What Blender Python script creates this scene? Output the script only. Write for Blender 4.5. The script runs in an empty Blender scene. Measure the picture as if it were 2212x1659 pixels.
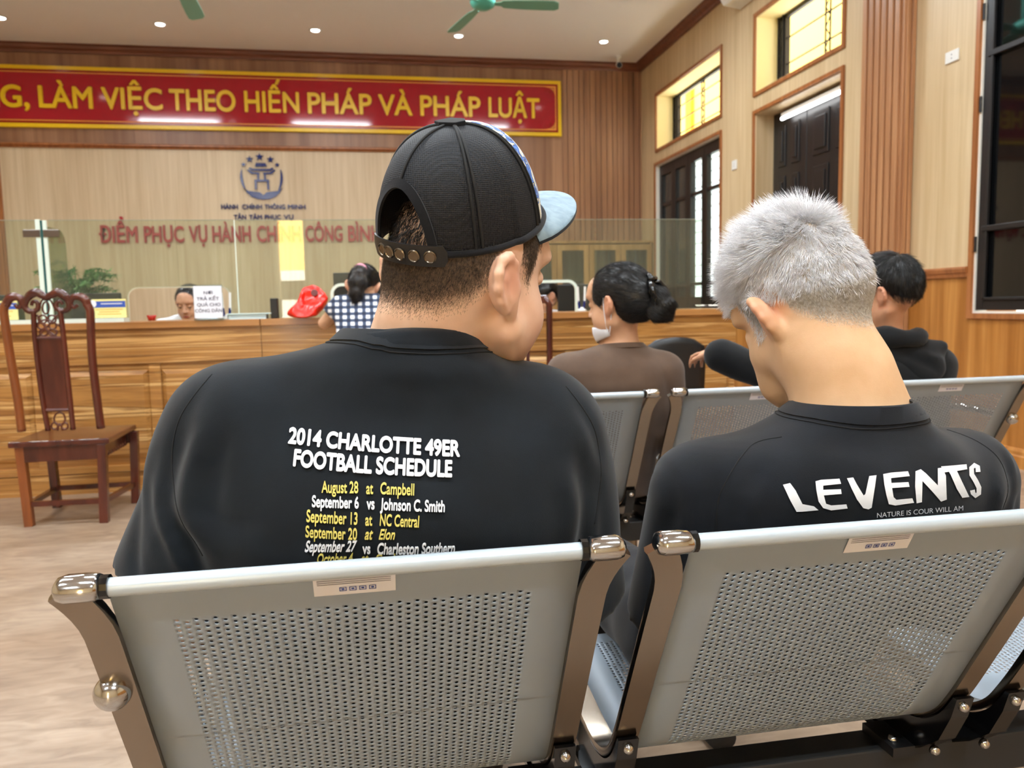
import bpy, bmesh, math, random
import numpy as np
from mathutils import Matrix, Vector, Euler
from mathutils.bvhtree import BVHTree
SC = bpy.context.scene
COL = SC.collection
R = math.radians
random.seed(7)
rng = np.random.default_rng(11)

# ------------------------------------------------------------------ camera
CAM_Z = 1.08
YAW, PITCH, ROLL, FPX = R(10.088), R(5.70), R(1.189), 1700.0
def cam_rows():
    f = Vector((math.sin(YAW)*math.cos(PITCH), math.cos(YAW)*math.cos(PITCH), -math.sin(PITCH)))
    r = Vector((math.cos(YAW), -math.sin(YAW), 0)); d = f.cross(r)
    c, s = math.cos(ROLL), math.sin(ROLL)
    return r*c + d*s, d*c - r*s, f
_r, _d, _f = cam_rows()
def at(px, py, Y):
    """the point of the photograph's pixel at depth Y of the room"""
    d = _r*((px-1106)/FPX) + _d*((py-829.5)/FPX) + _f
    return Vector((0, 0, CAM_Z)) + d*(Y/d.y)
cd = bpy.data.cameras.new('camera')
cd.sensor_fit = 'HORIZONTAL'; cd.sensor_width = 36; cd.lens = FPX/2212*36
cd.clip_start = .02; cd.clip_end = 200
cd.dof.use_dof = True; cd.dof.focus_distance = 1.05; cd.dof.aperture_fstop = 8.0
cam = bpy.data.objects.new('camera', cd)
cam.matrix_world = Matrix(((_r.x, -_d.x, -_f.x, 0), (_r.y, -_d.y, -_f.y, 0), (_r.z, -_d.z, -_f.z, CAM_Z), (0, 0, 0, 1)))
COL.objects.link(cam); SC.camera = cam

# ------------------------------------------------------------------ sky, exposure
SC.view_settings.view_transform = 'Standard'; SC.view_settings.look = 'None'
SC.view_settings.exposure = 0.0; SC.view_settings.gamma = 1.0
SC.view_settings.use_curve_mapping = False
W = bpy.data.worlds.new('sky'); SC.world = W; W.use_nodes = True
bg = W.node_tree.nodes['Background']
bg.inputs[0].default_value = (.86, .93, 1, 1); bg.inputs[1].default_value = 2.6

def lamp(name, kind, loc, energy, color=(1, 1, 1), rot=(0, 0, 0), parent=None, **kw):
    l = bpy.data.lights.new(name, kind); l.energy = energy; l.color = color
    for k, v in kw.items(): setattr(l, k, v)
    o = bpy.data.objects.new(name, l); o.location = loc; o.rotation_euler = rot
    COL.objects.link(o)
    return o

SUN = lamp('sun', 'SUN', (0, 20, 30), 90, (1, .96, .9), (R(-40), 0, 0), angle=R(.6))
# ------------------------------------------------------------------ materials
def lin(c):
    if isinstance(c, str):
        c = [int(c[i:i+2], 16) for i in (0, 2, 4)]
    out = []
    for v in c[:3]:
        v = v/255
        out.append(v/12.92 if v <= .04045 else ((v+.055)/1.055)**2.4)
    return (*out, 1)
def newmat(name):
    m = bpy.data.materials.new(name); m.use_nodes = True
    return m, m.node_tree, m.node_tree.nodes['Principled BSDF']
def mat(name, c, rough=.5, metal=0, spec=.5, **kw):
    m, t, b = newmat(name)
    b.inputs['Base Color'].default_value = lin(c); b.inputs['Roughness'].default_value = rough
    b.inputs['Metallic'].default_value = metal; b.inputs['Specular IOR Level'].default_value = spec
    for k, v in kw.items(): b.inputs[k].default_value = v
    return m
def emit(name, c, s):
    m, t, b = newmat(name)
    b.inputs['Base Color'].default_value = (0, 0, 0, 1)
    b.inputs['Emission Color'].default_value = lin(c); b.inputs['Emission Strength'].default_value = s
    return m
def nd(t, typ, **kw):
    n = t.nodes.new(typ)
    for k, v in kw.items(): setattr(n, k, v)
    return n
def ramp(t, stops, interp='LINEAR'):
    n = t.nodes.new('ShaderNodeValToRGB'); e = n.color_ramp.elements; n.color_ramp.interpolation = interp
    while len(e) < len(stops): e.new(.5)
    for el, (p, c) in zip(e, stops):
        el.position = p; el.color = lin(c)
    return n
def grain(name, stops, scale, rough=.4, detail=6, distort=.4, bump=.0, noise=1.0, spec=.5, coat=0, second=None):
    """wood grain: stretched noise in object space"""
    m, t, b = newmat(name)
    tc = nd(t, 'ShaderNodeTexCoord'); mp = nd(t, 'ShaderNodeMapping'); mp.inputs['Scale'].default_value = scale
    nz = nd(t, 'ShaderNodeTexNoise'); nz.inputs['Scale'].default_value = noise
    nz.inputs['Detail'].default_value = detail; nz.inputs['Distortion'].default_value = distort
    rp = ramp(t, stops)
    t.links.new(tc.outputs['Object'], mp.inputs[0]); t.links.new(mp.outputs[0], nz.inputs['Vector'])
    t.links.new(nz.outputs[0], rp.inputs[0])
    out = rp.outputs[0]
    if second:
        mp2 = nd(t, 'ShaderNodeMapping'); mp2.inputs['Scale'].default_value = second[0]
        n2 = nd(t, 'ShaderNodeTexNoise'); n2.inputs['Scale'].default_value = 1; n2.inputs['Detail'].default_value = 3
        t.links.new(tc.outputs['Object'], mp2.inputs[0]); t.links.new(mp2.outputs[0], n2.inputs['Vector'])
        r2 = ramp(t, second[1])
        t.links.new(n2.outputs[0], r2.inputs[0])
        mx = nd(t, 'ShaderNodeMix', data_type='RGBA', blend_type='MULTIPLY'); mx.inputs[0].default_value = 1
        t.links.new(out, mx.inputs[6]); t.links.new(r2.outputs[0], mx.inputs[7]); out = mx.outputs[2]
    t.links.new(out, b.inputs['Base Color'])
    b.inputs['Roughness'].default_value = rough; b.inputs['Specular IOR Level'].default_value = spec
    b.inputs['Coat Weight'].default_value = coat; b.inputs['Coat Roughness'].default_value = .12
    if bump:
        bp = nd(t, 'ShaderNodeBump'); bp.inputs['Strength'].default_value = bump; bp.inputs['Distance'].default_value = .002
        t.links.new(nz.outputs[0], bp.inputs['Height']); t.links.new(bp.outputs[0], b.inputs['Normal'])
    return m
def cloth(name, c, rough=.9, scale=900, bump=.25, var=.25, c2=None):
    m, t, b = newmat(name)
    tc = nd(t, 'ShaderNodeTexCoord')
    nz = nd(t, 'ShaderNodeTexNoise'); nz.inputs['Scale'].default_value = scale; nz.inputs['Detail'].default_value = 2
    n2 = nd(t, 'ShaderNodeTexNoise'); n2.inputs['Scale'].default_value = 14; n2.inputs['Detail'].default_value = 5
    t.links.new(tc.outputs['Object'], nz.inputs['Vector']); t.links.new(tc.outputs['Object'], n2.inputs['Vector'])
    c2 = c2 or [min(255, v*(1+var)+2) for v in c]
    rp = ramp(t, [(.35, c), (.7, c2)]); t.links.new(n2.outputs[0], rp.inputs[0])
    t.links.new(rp.outputs[0], b.inputs['Base Color'])
    bp = nd(t, 'ShaderNodeBump'); bp.inputs['Strength'].default_value = bump; bp.inputs['Distance'].default_value = .0008
    t.links.new(nz.outputs[0], bp.inputs['Height']); t.links.new(bp.outputs[0], b.inputs['Normal'])
    b.inputs['Roughness'].default_value = rough; b.inputs['Specular IOR Level'].default_value = .25
    b.inputs['Sheen Weight'].default_value = .12; b.inputs['Sheen Roughness'].default_value = .5
    return m

M = {}
M['ceiling'] = mat('ceiling paint', (236, 234, 234), .75)
M['panel_back'] = grain('pale oak panel', [(.3, (204, 182, 148)), (.7, (222, 203, 172))], (26, 26, .9), .38, second=((3, 3, .15), [(.3, (235, 230, 225)), (.7, (255, 255, 255))]))
M['panel_right'] = grain('pale oak panel right', [(.3, (206, 180, 138)), (.7, (224, 202, 164))], (26, 26, .9), .42, second=((3, 3, .15), [(.3, (238, 234, 228)), (.7, (255, 255, 255))]))
M['brown_wall'] = grain('brown plank', [(.25, (142, 104, 78)), (.5, (164, 124, 94)), (.8, (182, 142, 110))], (16, 16, .45), .33, second=((4, 4, .2), [(.3, (205, 190, 180)), (.7, (255, 255, 255))]))
M['slat_wood'] = grain('brown slat', [(.25, (132, 94, 70)), (.5, (160, 118, 88)), (.8, (182, 138, 104))], (14, 14, .4), .36)
M['orange_wood'] = grain('orange wainscot', [(.3, (172, 112, 48)), (.55, (194, 134, 66)), (.75, (208, 150, 80))], (20, 20, .8), .35, second=((7, 7, .5), [(.35, (225, 215, 205)), (.65, (255, 255, 255))]))
M['trim_wood'] = grain('trim wood', [(.3, (140, 84, 46)), (.7, (178, 114, 66))], (20, 20, 1), .3)
M['trim_dark'] = grain('dark crown moulding', [(.3, (100, 56, 40)), (.7, (128, 76, 56))], (2, 20, 20), .3)
M['pilaster'] = grain('pilaster wood', [(.3, (156, 106, 70)), (.7, (190, 140, 98))], (24, 24, .8), .35)
M['counter'] = grain('zebrano counter', [(.28, (96, 58, 24)), (.38, (142, 96, 46)), (.44, (204, 158, 98)), (.475, (150, 102, 52)), (.53, (176, 126, 66)), (.57, (120, 76, 36)), (.60, (216, 174, 112)), (.66, (156, 106, 54)), (.74, (110, 68, 30))], (.42, 3, 15), .3, detail=7, distort=.9, coat=.2)
M['counter_top'] = grain('counter edge', [(.3, (146, 96, 50)), (.7, (184, 130, 74))], (.8, 6, 22), .3, coat=.2)
M['floor'] = grain('vinyl floor', [(.25, (134, 114, 96)), (.5, (158, 138, 118)), (.75, (176, 157, 137))], (7, 22, 1), .36, detail=10, distort=.9, second=((1.3, 2.6, 1), [(.3, (226, 214, 204)), (.7, (255, 255, 255))]))
M['black_paint'] = mat('black painted frame', (26, 24, 25), .38)
M['black_gloss'] = mat('black gloss plastic', (12, 12, 13), .14)
M['black_plastic'] = mat('black plastic', (20, 21, 23), .45)
M['iron'] = mat('wrought iron', (30, 28, 26), .5)
M['white_paint'] = mat('white paint', (236, 232, 222), .6)
M['white_plastic'] = mat('white plastic', (232, 232, 228), .35)
M['cream'] = mat('cream render', (236, 222, 170), .8)
M['chrome'] = mat('chrome', (196, 196, 196), .13, 1)
M['chrome_warm'] = mat('warm chrome strip', (150, 138, 124), .2, 1)  # chrome with a warm, brownish base colour
M['silver_sheet'] = mat('silver powder coat', (148, 159, 169), .4, .2)
M['rail'] = mat('pale rail', (184, 196, 204), .3, .15)
M['gold'] = mat('yellow enamel', (246, 206, 26), .28)
M['orange_line'] = mat('orange line', (242, 162, 66), .28)
M['red'] = mat('red enamel', (178, 28, 44), .09, coat=0) if False else mat('red enamel', (176, 26, 42), .08)
M['dark_red'] = mat('dark red enamel', (150, 24, 16), .2)
M['red_letter'] = mat('red letter', (172, 30, 46), .3)
M['navy'] = mat('navy acrylic', (22, 36, 104), .12)
M['paper'] = mat('white paper', (232, 233, 242), .7)
M['ink'] = mat('grey ink', (96, 98, 112), .8)
M['print_white'] = mat('white print', (232, 234, 238), .75)
M['print_yellow'] = mat('yellow print', (214, 200, 104), .75)
M['blue_ink'] = mat('blue ink', (44, 70, 150), .6)
M['steel'] = mat('steel hinge', (120, 112, 108), .3, 1)
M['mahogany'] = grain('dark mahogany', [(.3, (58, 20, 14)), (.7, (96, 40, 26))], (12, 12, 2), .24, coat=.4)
M['mahogany_light'] = grain('lighter mahogany', [(.3, (104, 52, 22)), (.7, (136, 74, 34))], (14, 14, 2), .3, coat=.3)  # lighter tone for the carved chair's left rear leg and backrest post
def glassmat(name, tint, rough=0.0, trans=.86):
    m, t, b = newmat(name)
    t.nodes.remove(b)
    out = t.nodes['Material Output']
    tr = nd(t, 'ShaderNodeBsdfTransparent'); tr.inputs[0].default_value = lin(tint)
    gl = nd(t, 'ShaderNodeBsdfGlossy'); gl.inputs['Roughness'].default_value = rough
    fr = nd(t, 'ShaderNodeFresnel'); fr.inputs[0].default_value = 1.5
    ge = nd(t, 'ShaderNodeNewGeometry'); mr = nd(t, 'ShaderNodeMapRange')
    mr.inputs['To Min'].default_value = 1.5; mr.inputs['To Max'].default_value = 1/1.5
    t.links.new(ge.outputs['Backfacing'], mr.inputs[0]); t.links.new(mr.outputs[0], fr.inputs[0])
    df = nd(t, 'ShaderNodeBsdfDiffuse'); df.inputs[0].default_value = lin((214, 222, 210))
    m1 = nd(t, 'ShaderNodeMixShader'); m1.inputs[0].default_value = 1-trans
    m2 = nd(t, 'ShaderNodeMixShader')
    t.links.new(tr.outputs[0], m1.inputs[1]); t.links.new(df.outputs[0], m1.inputs[2])
    t.links.new(fr.outputs[0], m2.inputs[0]); t.links.new(m1.outputs[0], m2.inputs[1]); t.links.new(gl.outputs[0], m2.inputs[2])
    t.links.new(m2.outputs[0], out.inputs[0])
    return m
M['glass'] = glassmat('counter glass', (242, 247, 240), 0, .972)
M['window_glass'] = glassmat('window glass', (226, 236, 240), 0, .97)
M['dark_glass'] = mat('dark window glass', (14, 15, 16), .04)
M['glass_edge'] = mat('green glass edge', (40, 86, 84), .12)
M['glass_edge_pale'] = mat('pale polished glass edge', (216, 230, 218), .2)

# ------------------------------------------------------------------ mesh helpers
class MB:
    def __init__(s): s.v = []; s.f = []; s.mi = []; s.cur = 0
    def add(s, vs, fs, m=None):
        n = len(s.v); s.v += [tuple(x) for x in vs]; s.f += [tuple(n+i for i in f) for f in fs]
        s.mi += [s.cur if m is None else m]*len(fs)
    def box(s, a, b, m=None):
        x0, y0, z0 = a; x1, y1, z1 = b
        s.add([(x0,y0,z0),(x1,y0,z0),(x1,y1,z0),(x0,y1,z0),(x0,y0,z1),(x1,y0,z1),(x1,y1,z1),(x0,y1,z1)],
              [(0,3,2,1),(4,5,6,7),(0,1,5,4),(1,2,6,5),(2,3,7,6),(3,0,4,7)], m)
    def bar(s, p, q, w, h=None, up=(0,0,1), m=None):
        """rectangular bar p->q; w across, h along up"""
        h = h or w; p = Vector(p); q = Vector(q); d = (q-p).normalized(); u = Vector(up)
        a = d.cross(u)
        if a.length < 1e-4: a = d.cross(Vector((1,0,0)))
        a.normalize(); u = a.cross(d).normalized(); a *= w/2; u *= h/2
        vs = [p-a-u, p+a-u, p+a+u, p-a+u, q-a-u, q+a-u, q+a+u, q-a+u]
        s.add(vs, [(0,3,2,1),(4,5,6,7),(0,1,5,4),(1,2,6,5),(2,3,7,6),(3,0,4,7)], m)
    def sweep(s, path, section, ups=None, cap=True, m=None, closed=False):
        """section: list of (a,b) offsets (a along side, b along up) or callable(i)"""
        P = [Vector(p) for p in path]; n = len(P); rings = []
        prev = None
        for i in range(n):
            if closed: d = (P[(i+1) % n]-P[i-1]).normalized()
            else: d = (P[min(i+1, n-1)]-P[max(i-1, 0)]).normalized()
            if ups is not None: u = Vector(ups[i] if isinstance(ups, list) else ups)
            else:
                u = prev if prev is not None else (Vector((0,0,1)) if abs(d.z) < .9 else Vector((1,0,0)))
            a = d.cross(u)
            if a.length < 1e-5: a = d.cross(Vector((.3,.5,.8)))
            a.normalize(); u = a.cross(d).normalized(); prev = u
            sec = section(i) if callable(section) else section
            rings.append([P[i]+a*x+u*y for x, y in sec])
        k = len(rings[0]); vs = [v for r in rings for v in r]; fs = []
        for i in range(n if closed else n-1):
            j = (i+1) % n
            for c in range(k):
                e = (c+1) % k
                fs.append((i*k+c, i*k+e, j*k+e, j*k+c))
        if cap and not closed:
            fs.append(tuple(range(k-1, -1, -1))); fs.append(tuple((n-1)*k+c for c in range(k)))
        s.add(vs, fs, m)
    def tube(s, path, r, k=10, cap=True, closed=False, m=None, ups=None):
        rr = r if isinstance(r, (list, tuple)) else None
        cs = [(math.cos(2*math.pi*i/k), math.sin(2*math.pi*i/k)) for i in range(k)]
        s.sweep(path, (lambda i: [(x*rr[i], y*rr[i]) for x, y in cs]) if rr else [(x*r, y*r) for x, y in cs], cap=cap, closed=closed, m=m, ups=ups)
    def lathe(s, prof, c=(0,0,0), k=24, axis='z', m=None):
        vs = []; fs = []; n = len(prof)
        for r, z in prof:
            for i in range(k):
                a = 2*math.pi*i/k; x, y = r*math.cos(a), r*math.sin(a)
                p = (x, y, z) if axis == 'z' else ((x, z, y) if axis == 'y' else (z, x, y))
                vs.append((p[0]+c[0], p[1]+c[1], p[2]+c[2]))
        for i in range(n-1):
            for j in range(k):
                e = (j+1) % k; fs.append((i*k+j, i*k+e, (i+1)*k+e, (i+1)*k+j))
        fs.append(tuple(range(k-1, -1, -1))); fs.append(tuple((n-1)*k+j for j in range(k)))
        s.add(vs, fs, m)
    def ball(s, c, r, ku=16, kv=10, m=None):
        r = (r, r, r) if not isinstance(r, (tuple, list)) else r
        vs = [(c[0], c[1], c[2]-r[2])]; fs = []
        for i in range(1, kv):
            t = -math.pi/2+math.pi*i/kv
            for j in range(ku):
                a = 2*math.pi*j/ku
                vs.append((c[0]+r[0]*math.cos(t)*math.cos(a), c[1]+r[1]*math.cos(t)*math.sin(a), c[2]+r[2]*math.sin(t)))
        vs.append((c[0], c[1], c[2]+r[2])); N = len(vs)-1
        for j in range(ku):
            e = (j+1) % ku
            fs.append((0, 1+e, 1+j)); fs.append((N, N-ku+j, N-ku+e))
            for i in range(kv-2):
                a = 1+i*ku; fs.append((a+j, a+e, a+ku+e, a+ku+j))
        s.add(vs, fs, m)
    def poly(s, pts, d, m=None):
        """extrude a flat polygon by vector d"""
        n = len(pts); d = Vector(d); a = [Vector(p) for p in pts]
        s.add(a+[p+d for p in a], [tuple(range(n-1, -1, -1)), tuple(range(n, 2*n))]+[(i, (i+1) % n, n+(i+1) % n, n+i) for i in range(n)], m)
    def build(s, name, mats, parent=None, smooth=False, world=True, bevel=0, auto=None, fix=True):
        me = bpy.data.meshes.new(name); me.from_pydata([tuple(v) for v in s.v], [], s.f)
        ms = mats if isinstance(mats, (list, tuple)) else [mats]
        for m in ms: me.materials.append(m)
        if len(ms) > 1: me.polygons.foreach_set('material_index', s.mi)
        if fix:
            b = bmesh.new(); b.from_mesh(me); bmesh.ops.recalc_face_normals(b, faces=b.faces); b.to_mesh(me); b.free()
        o = bpy.data.objects.new(name, me); COL.objects.link(o)
        if smooth or auto:
            me.polygons.foreach_set('use_smooth', [True]*len(me.polygons))
            if auto: me.set_sharp_from_angle(angle=R(auto))
        if bevel:
            md = o.modifiers.new('bevel', 'BEVEL'); md.width = bevel; md.segments = 2; md.limit_method = 'ANGLE'; md.angle_limit = R(40)
        if parent: par(o, parent, world)
        return o
ROOTLOC = {}
def par(o, parent, world=True):
    o.parent = parent
    if world and parent.name in ROOTLOC: o.matrix_parent_inverse = ROOTLOC[parent.name].inverted()
def tag(o, label=None, cat=None, group=None, kind=None):
    if label: o['label'] = label
    if cat: o['category'] = cat
    if group: o['group'] = group
    if kind: o['kind'] = kind
    return o
def thing(name, label, cat, loc=(0, 0, 0), rz=0, group=None):
    o = bpy.data.objects.new(name, None); o.empty_display_size = .1; COL.objects.link(o)
    o.location = loc; o.rotation_euler = (0, 0, rz)
    ROOTLOC[o.name] = Matrix.Translation(Vector(loc)) @ Matrix.Rotation(rz, 4, 'Z')
    return tag(o, label, cat, group)
def struct(o): o['kind'] = 'structure'; return o
def dup(root, loc, rz=0, label=None, group=None):
    def cp(o, p):
        c = o.copy(); COL.objects.link(c)
        if p: c.parent = p
        for ch in list(o.children): cp(ch, c)
        return c
    r = cp(root, None); r.location = loc; r.rotation_euler = (0, 0, rz)
    if label: r['label'] = label
    if group: r['group'] = group
    return r
def text_mb(s, size, bold=0.0, sx=1.0, depth=.004, align='LEFT', shear=0, space=1.0, res=6):
    """text outline as verts/faces in the xy plane; bold = stroke growth by stacking shifted copies"""
    c = bpy.data.curves.new('t', 'FONT'); c.body = s; c.size = size; c.extrude = depth; c.align_x = align
    c.shear = shear; c.space_character = space; c.resolution_u = res
    o = bpy.data.objects.new('t', c); COL.objects.link(o)
    dg = bpy.context.evaluated_depsgraph_get(); me = bpy.data.meshes.new_from_object(o.evaluated_get(dg))
    vs = np.array([v.co[:] for v in me.vertices]); fs = [tuple(p.vertices) for p in me.polygons]
    bpy.data.objects.remove(o); bpy.data.curves.remove(c); bpy.data.meshes.remove(me)
    vs[:, 0] *= sx; V = []; F = []
    sh = [(0, 0)] if not bold else [(bold*math.cos(a), bold*math.sin(a)) for a in np.linspace(0, 2*math.pi, 9)[:-1]]
    for k, (dx, dy) in enumerate(sh):
        n = len(V); V += [(x+dx, y+dy, z*(1+.06*k)) for x, y, z in vs]; F += [tuple(n+i for i in f) for f in fs]
    return V, F
def fit_text(s, w, h, **kw):
    """scale text to a width and a cap height measured on its flat letters"""
    V, F = text_mb(s, 1.0, **{k: v for k, v in kw.items() if k != 'mid'})
    a = np.array(V)
    cap = np.array(text_mb('H', 1.0, **{k: v for k, v in kw.items() if k not in ('mid',)})[0])
    y0, y1 = cap[:, 1].min(), cap[:, 1].max()
    x0, x1 = a[:, 0].min(), a[:, 0].max()
    a[:, 0] = (a[:, 0]-x0)/(x1-x0)*w; a[:, 1] = (a[:, 1]-y0)/(y1-y0)*h
    return a, F
# ------------------------------------------------------------------ room shell
XL, XR, YB, YR, ZC = -6.0, 3.97, 11.2, -4.0, 4.48
def bx(name, a, b, m, kind=True, **kw):
    mb = MB(); mb.box(a, b); o = mb.build(name, m, **kw)
    return struct(o) if kind else o
bx('floor', (XL-.3, YR-.3, -.1), (XR+.3, YB+.3, 0), M['floor'])
bx('ceiling', (XL-.3, YR-.3, ZC), (XR+.3, YB+.3, ZC+.1), M['ceiling'])
bx('wall_left', (XL-.3, YR, 0), (XL, YB, ZC), M['panel_right'])
# rear wall with the street door behind the camera
mb = MB(); DX0, DX1, DZ = -1.54, -1.10, 2.66
mb.box((XL-.3, YR-.25, 0), (DX0, YR, ZC)); mb.box((DX1, YR-.25, 0), (XR+.3, YR, ZC)); mb.box((DX0, YR-.25, DZ), (DX1, YR, ZC))
struct(mb.build('wall_rear', M['panel_right']))
# back wall: brown planks, pale panel field, slatted strip
mb = MB(); mb.box((XL-.3, YB, 0), (XR+.3, YB+.3, ZC)); struct(mb.build('wall_back', M['brown_wall']))
PX0, PX1, PZ = -4.545, .98, 3.205
bx('trim_1', (PX0, YB-.012, .1), (PX1, YB, PZ), M['panel_back'])
mb = MB()
mb.sweep([(PX0-.1, YB, PZ+.035), (PX1+.1, YB, PZ+.035)], [(.0,-.035),(.035,-.03),(.02,-.012),(.045,.0),(.045,.018),(.02,.03),(0,.035)], ups=(0,0,1))
mb.box((PX0-.11, YB-.035, .1), (PX0, YB, PZ+.05)); mb.box((PX0-.075, YB-.05, .1), (PX0-.03, YB, PZ+.02))
mb.box((PX1, YB-.035, .1), (PX1+.1, YB, PZ+.05))
struct(mb.build('trim_2', M['trim_wood']))
mb = MB(); x = 2.80; k = 0
while x < XR-.02:
    w = .075 if k % 3 else .06
    mb.box((x, YB-.022-(k % 2)*.006, .1), (min(x+w, XR), YB, ZC-.1)); x += w+.012; k += 1
struct(mb.build('trim_3', M['slat_wood']))
# crown moulding
mb = MB(); sec = [(0,0),(0,-.1),(.03,-.1),(.04,-.07),(.075,-.05),(.085,-.02),(.11,-.01),(.11,0)]
mb.sweep([(XL, YB, ZC), (XR, YB, ZC)], sec, ups=(0,0,1))
mb.sweep([(XR, YB, ZC), (XR, YR, ZC)], sec, ups=(0,0,1))
struct(mb.build('trim_4', M['trim_dark']))

# ---- right wall with openings  (y0,y1,z0,z1)
WT = .34
OP = dict(w1=(8.54, 10.6, .98, 2.96), t1=(8.54, 10.56, 3.17, 3.885), d=(6.21, 7.73, 0, 2.98), t2=(6.21, 7.73, 3.19, 3.94), w3=(2.6, 4.665, .965, 3.45))
ys = sorted({YR, YB} | {v for o in OP.values() for v in o[:2]}); zs = sorted({0, 1.27, ZC} | {v for o in OP.values() for v in o[2:]})
mb = MB()
for y0, y1 in zip(ys, ys[1:]):
    for z0, z1 in zip(zs, zs[1:]):
        cy, cz = (y0+y1)/2, (z0+z1)/2
        if any(o[0] < cy < o[1] and o[2] < cz < o[3] for o in OP.values()): continue
        mb.box((XR, y0, z0), (XR+WT, y1, z1), m=1 if z1 <= 1.2701 else 0)
struct(mb.build('wall_right', [M['panel_right'], M['orange_wood']]))
# chair rail, baseboard and opening casings
mb = MB(); rail = [(0,-.035),(.018,-.035),(.022,-.012),(.03,-.004),(.036,.02),(.03,.034),(0,.036)]
for y0, y1 in ((5.22, 4.70), (2.56, YR), (6.17, 5.9), (8.5, 7.77), (YB, 10.64)):
    mb.sweep([(XR, y0, 1.243), (XR, y1, 1.243)], rail, ups=(0,0,1))
struct(mb.build('trim_5', M['trim_wood']))
mb = MB()
for y0, y1 in ((YB, 7.77), (6.17, YR)):
    mb.sweep([(XR, y0, 0), (XR, y1, 0)], [(0,0),(.025,0),(.025,.075),(.018,.085),(.018,.105),(.01,.12),(0,.125)], ups=(0,0,1))
struct(mb.build('baseboard_right', M['orange_wood']))
def casing(name, y0, y1, z0, z1, w=.035, d=.018, bottom=True):
    mb = MB()
    mb.box((XR-d, y0-w, z1), (XR, y1+w, z1+w)); mb.box((XR-d, y0-w, z0-(w if bottom else 0)), (XR, y0, z1)); mb.box((XR-d, y1, z0-(w if bottom else 0)), (XR, y1+w, z1))
    if bottom: mb.box((XR-d, y0, z0-w), (XR, y1, z0))
    return struct(mb.build(name, M['trim_wood']))
for n, k in zip((6, 7, 8, 9, 10), ('w1', 't1', 'd', 't2', 'w3')): casing('trim_%d' % n, *OP[k], bottom=(k != 'd'))
def reveal(name, y0, y1, z0, z1, m, t=.012, d=WT, bottom=True):
    mb = MB(); x0, x1 = XR+.002, XR+d
    mb.box((x0, y0, z0), (x1, y0+t, z1)); mb.box((x0, y1-t, z0), (x1, y1, z1)); mb.box((x0, y0+t, z1-t), (x1, y1-t, z1))
    if bottom: mb.box((x0, y0+t, z0), (x1, y1-t, z0+t))
    return struct(mb.build(name, m))
reveal('trim_11', *OP['t1'], M['cream']); reveal('trim_12', *OP['t2'], M['cream'])
reveal('trim_13', *OP['d'], M['panel_right'], d=.2, bottom=False)
reveal('trim_14', *OP['w1'], M['white_paint'], d=.1); reveal('trim_15', *OP['w3'], M['white_paint'], d=.1)

# ---- pilaster with flutes
mb = MB(); mb.box((XR-.10, 5.30, 0), (XR, 5.80, ZC-.1))
y = 5.775
for k in range(6):
    mb.box((XR-.118, y-.052, 0), (XR-.10, y, ZC-.1)); y -= .078
for k in range(2): mb.box((XR-.085+k*.045, 5.288, 0), (XR-.055+k*.045, 5.30, ZC-.1))
struct(mb.build('trim_16', M['pilaster'], bevel=.004))

# ---- windows
def ladder(mb, x, y, z0, z1, w=.075, n=None):
    mb.bar((x, y-w/2, z0), (x, y-w/2, z1), .012); mb.bar((x, y+w/2, z0), (x, y+w/2, z1), .012)
    n = n or max(3, int((z1-z0)/.085)); h = (z1-z0)/n
    for i in range(n):
        a, b = (y-w/2, y+w/2) if i % 2 else (y+w/2, y-w/2)
        mb.bar((x, a, z0+i*h), (x, b, z0+(i+1)*h), .008)
def transom(name, y0, y1, z0, z1, cols, rows):
    xg = XR+.26
    mb = MB()
    for y in cols: ladder(mb, xg, y, z0+.012, z1-.012)
    for i in range(1, rows): 
        z = z0+(z1-z0)*i/rows; mb.bar((xg, y0+.012, z), (xg, y1-.012, z), .012)
    mb.box((xg-.02, y1-.15, z0+.012), (xg+.03, y1-.012, z1-.012)); ladder(mb, xg-.03, y1-.07, z0+.012, z1-.012, .09)
    mb.box((xg-.02, y0+.012, z1-.05), (xg+.02, y1-.012, z1-.012))
    return struct(mb.build(name, M['iron']))
transom('window_1', *OP['t1'], (9.02, 9.62), 4)
transom('window_2', *OP['t2'], (6.86,), 3)
# casement window with four leaves, iron grille outside
y0, y1, z0, z1 = OP['w1']; xf = XR+.05
mb = MB(); fr = .055
mb.box((xf, y0+.014, z0+.014), (xf+.06, y0+.05, z1-.014)); mb.box((xf, y1-.05, z0+.014), (xf+.06, y1-.014, z1-.014))
mb.box((xf, y0+.05, z1-.06), (xf+.06, y1-.05, z1-.014)); mb.box((xf, y0+.05, z0+.014), (xf+.06, y1-.05, z0+.05))
LY = np.linspace(y0+.05, y1-.05, 5)
for a, b in zip(LY, LY[1:]):
    mb.box((xf-.01, a+.004, z0+.055), (xf+.05, a+.075, z1-.062)); mb.box((xf-.01, b-.075, z0+.055), (xf+.05, b-.004, z1-.062))
    mb.box((xf-.01, a+.075, z1-.15), (xf+.05, b-.075, z1-.062)); mb.box((xf-.01, a+.075, z0+.055), (xf+.05, b-.075, z0+.16))
    for z in (1.30, 2.41): mb.box((xf, a+.075, z-.022), (xf+.04, b-.075, z+.022))
w1 = struct(mb.build('window_3', M['black_paint']))
mb = MB()
for a, b in zip(LY, LY[1:]): mb.box((xf+.016, a+.07, z0+.15), (xf+.022, b-.07, z1-.14))
o = mb.build('pane', M['window_glass'], w1); 
mb = MB(); xg = XR+.24
for y in (8.86, 9.45, 9.86, 10.3): ladder(mb, xg, y, z0, z1, .085, 22)
for i in range(1, 14):
    z = z0+(z1-z0)*i/14; mb.bar((xg, y0, z), (xg, y1, z), .010)
mb.build('grille', M['iron'], w1)
mb = MB()
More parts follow.
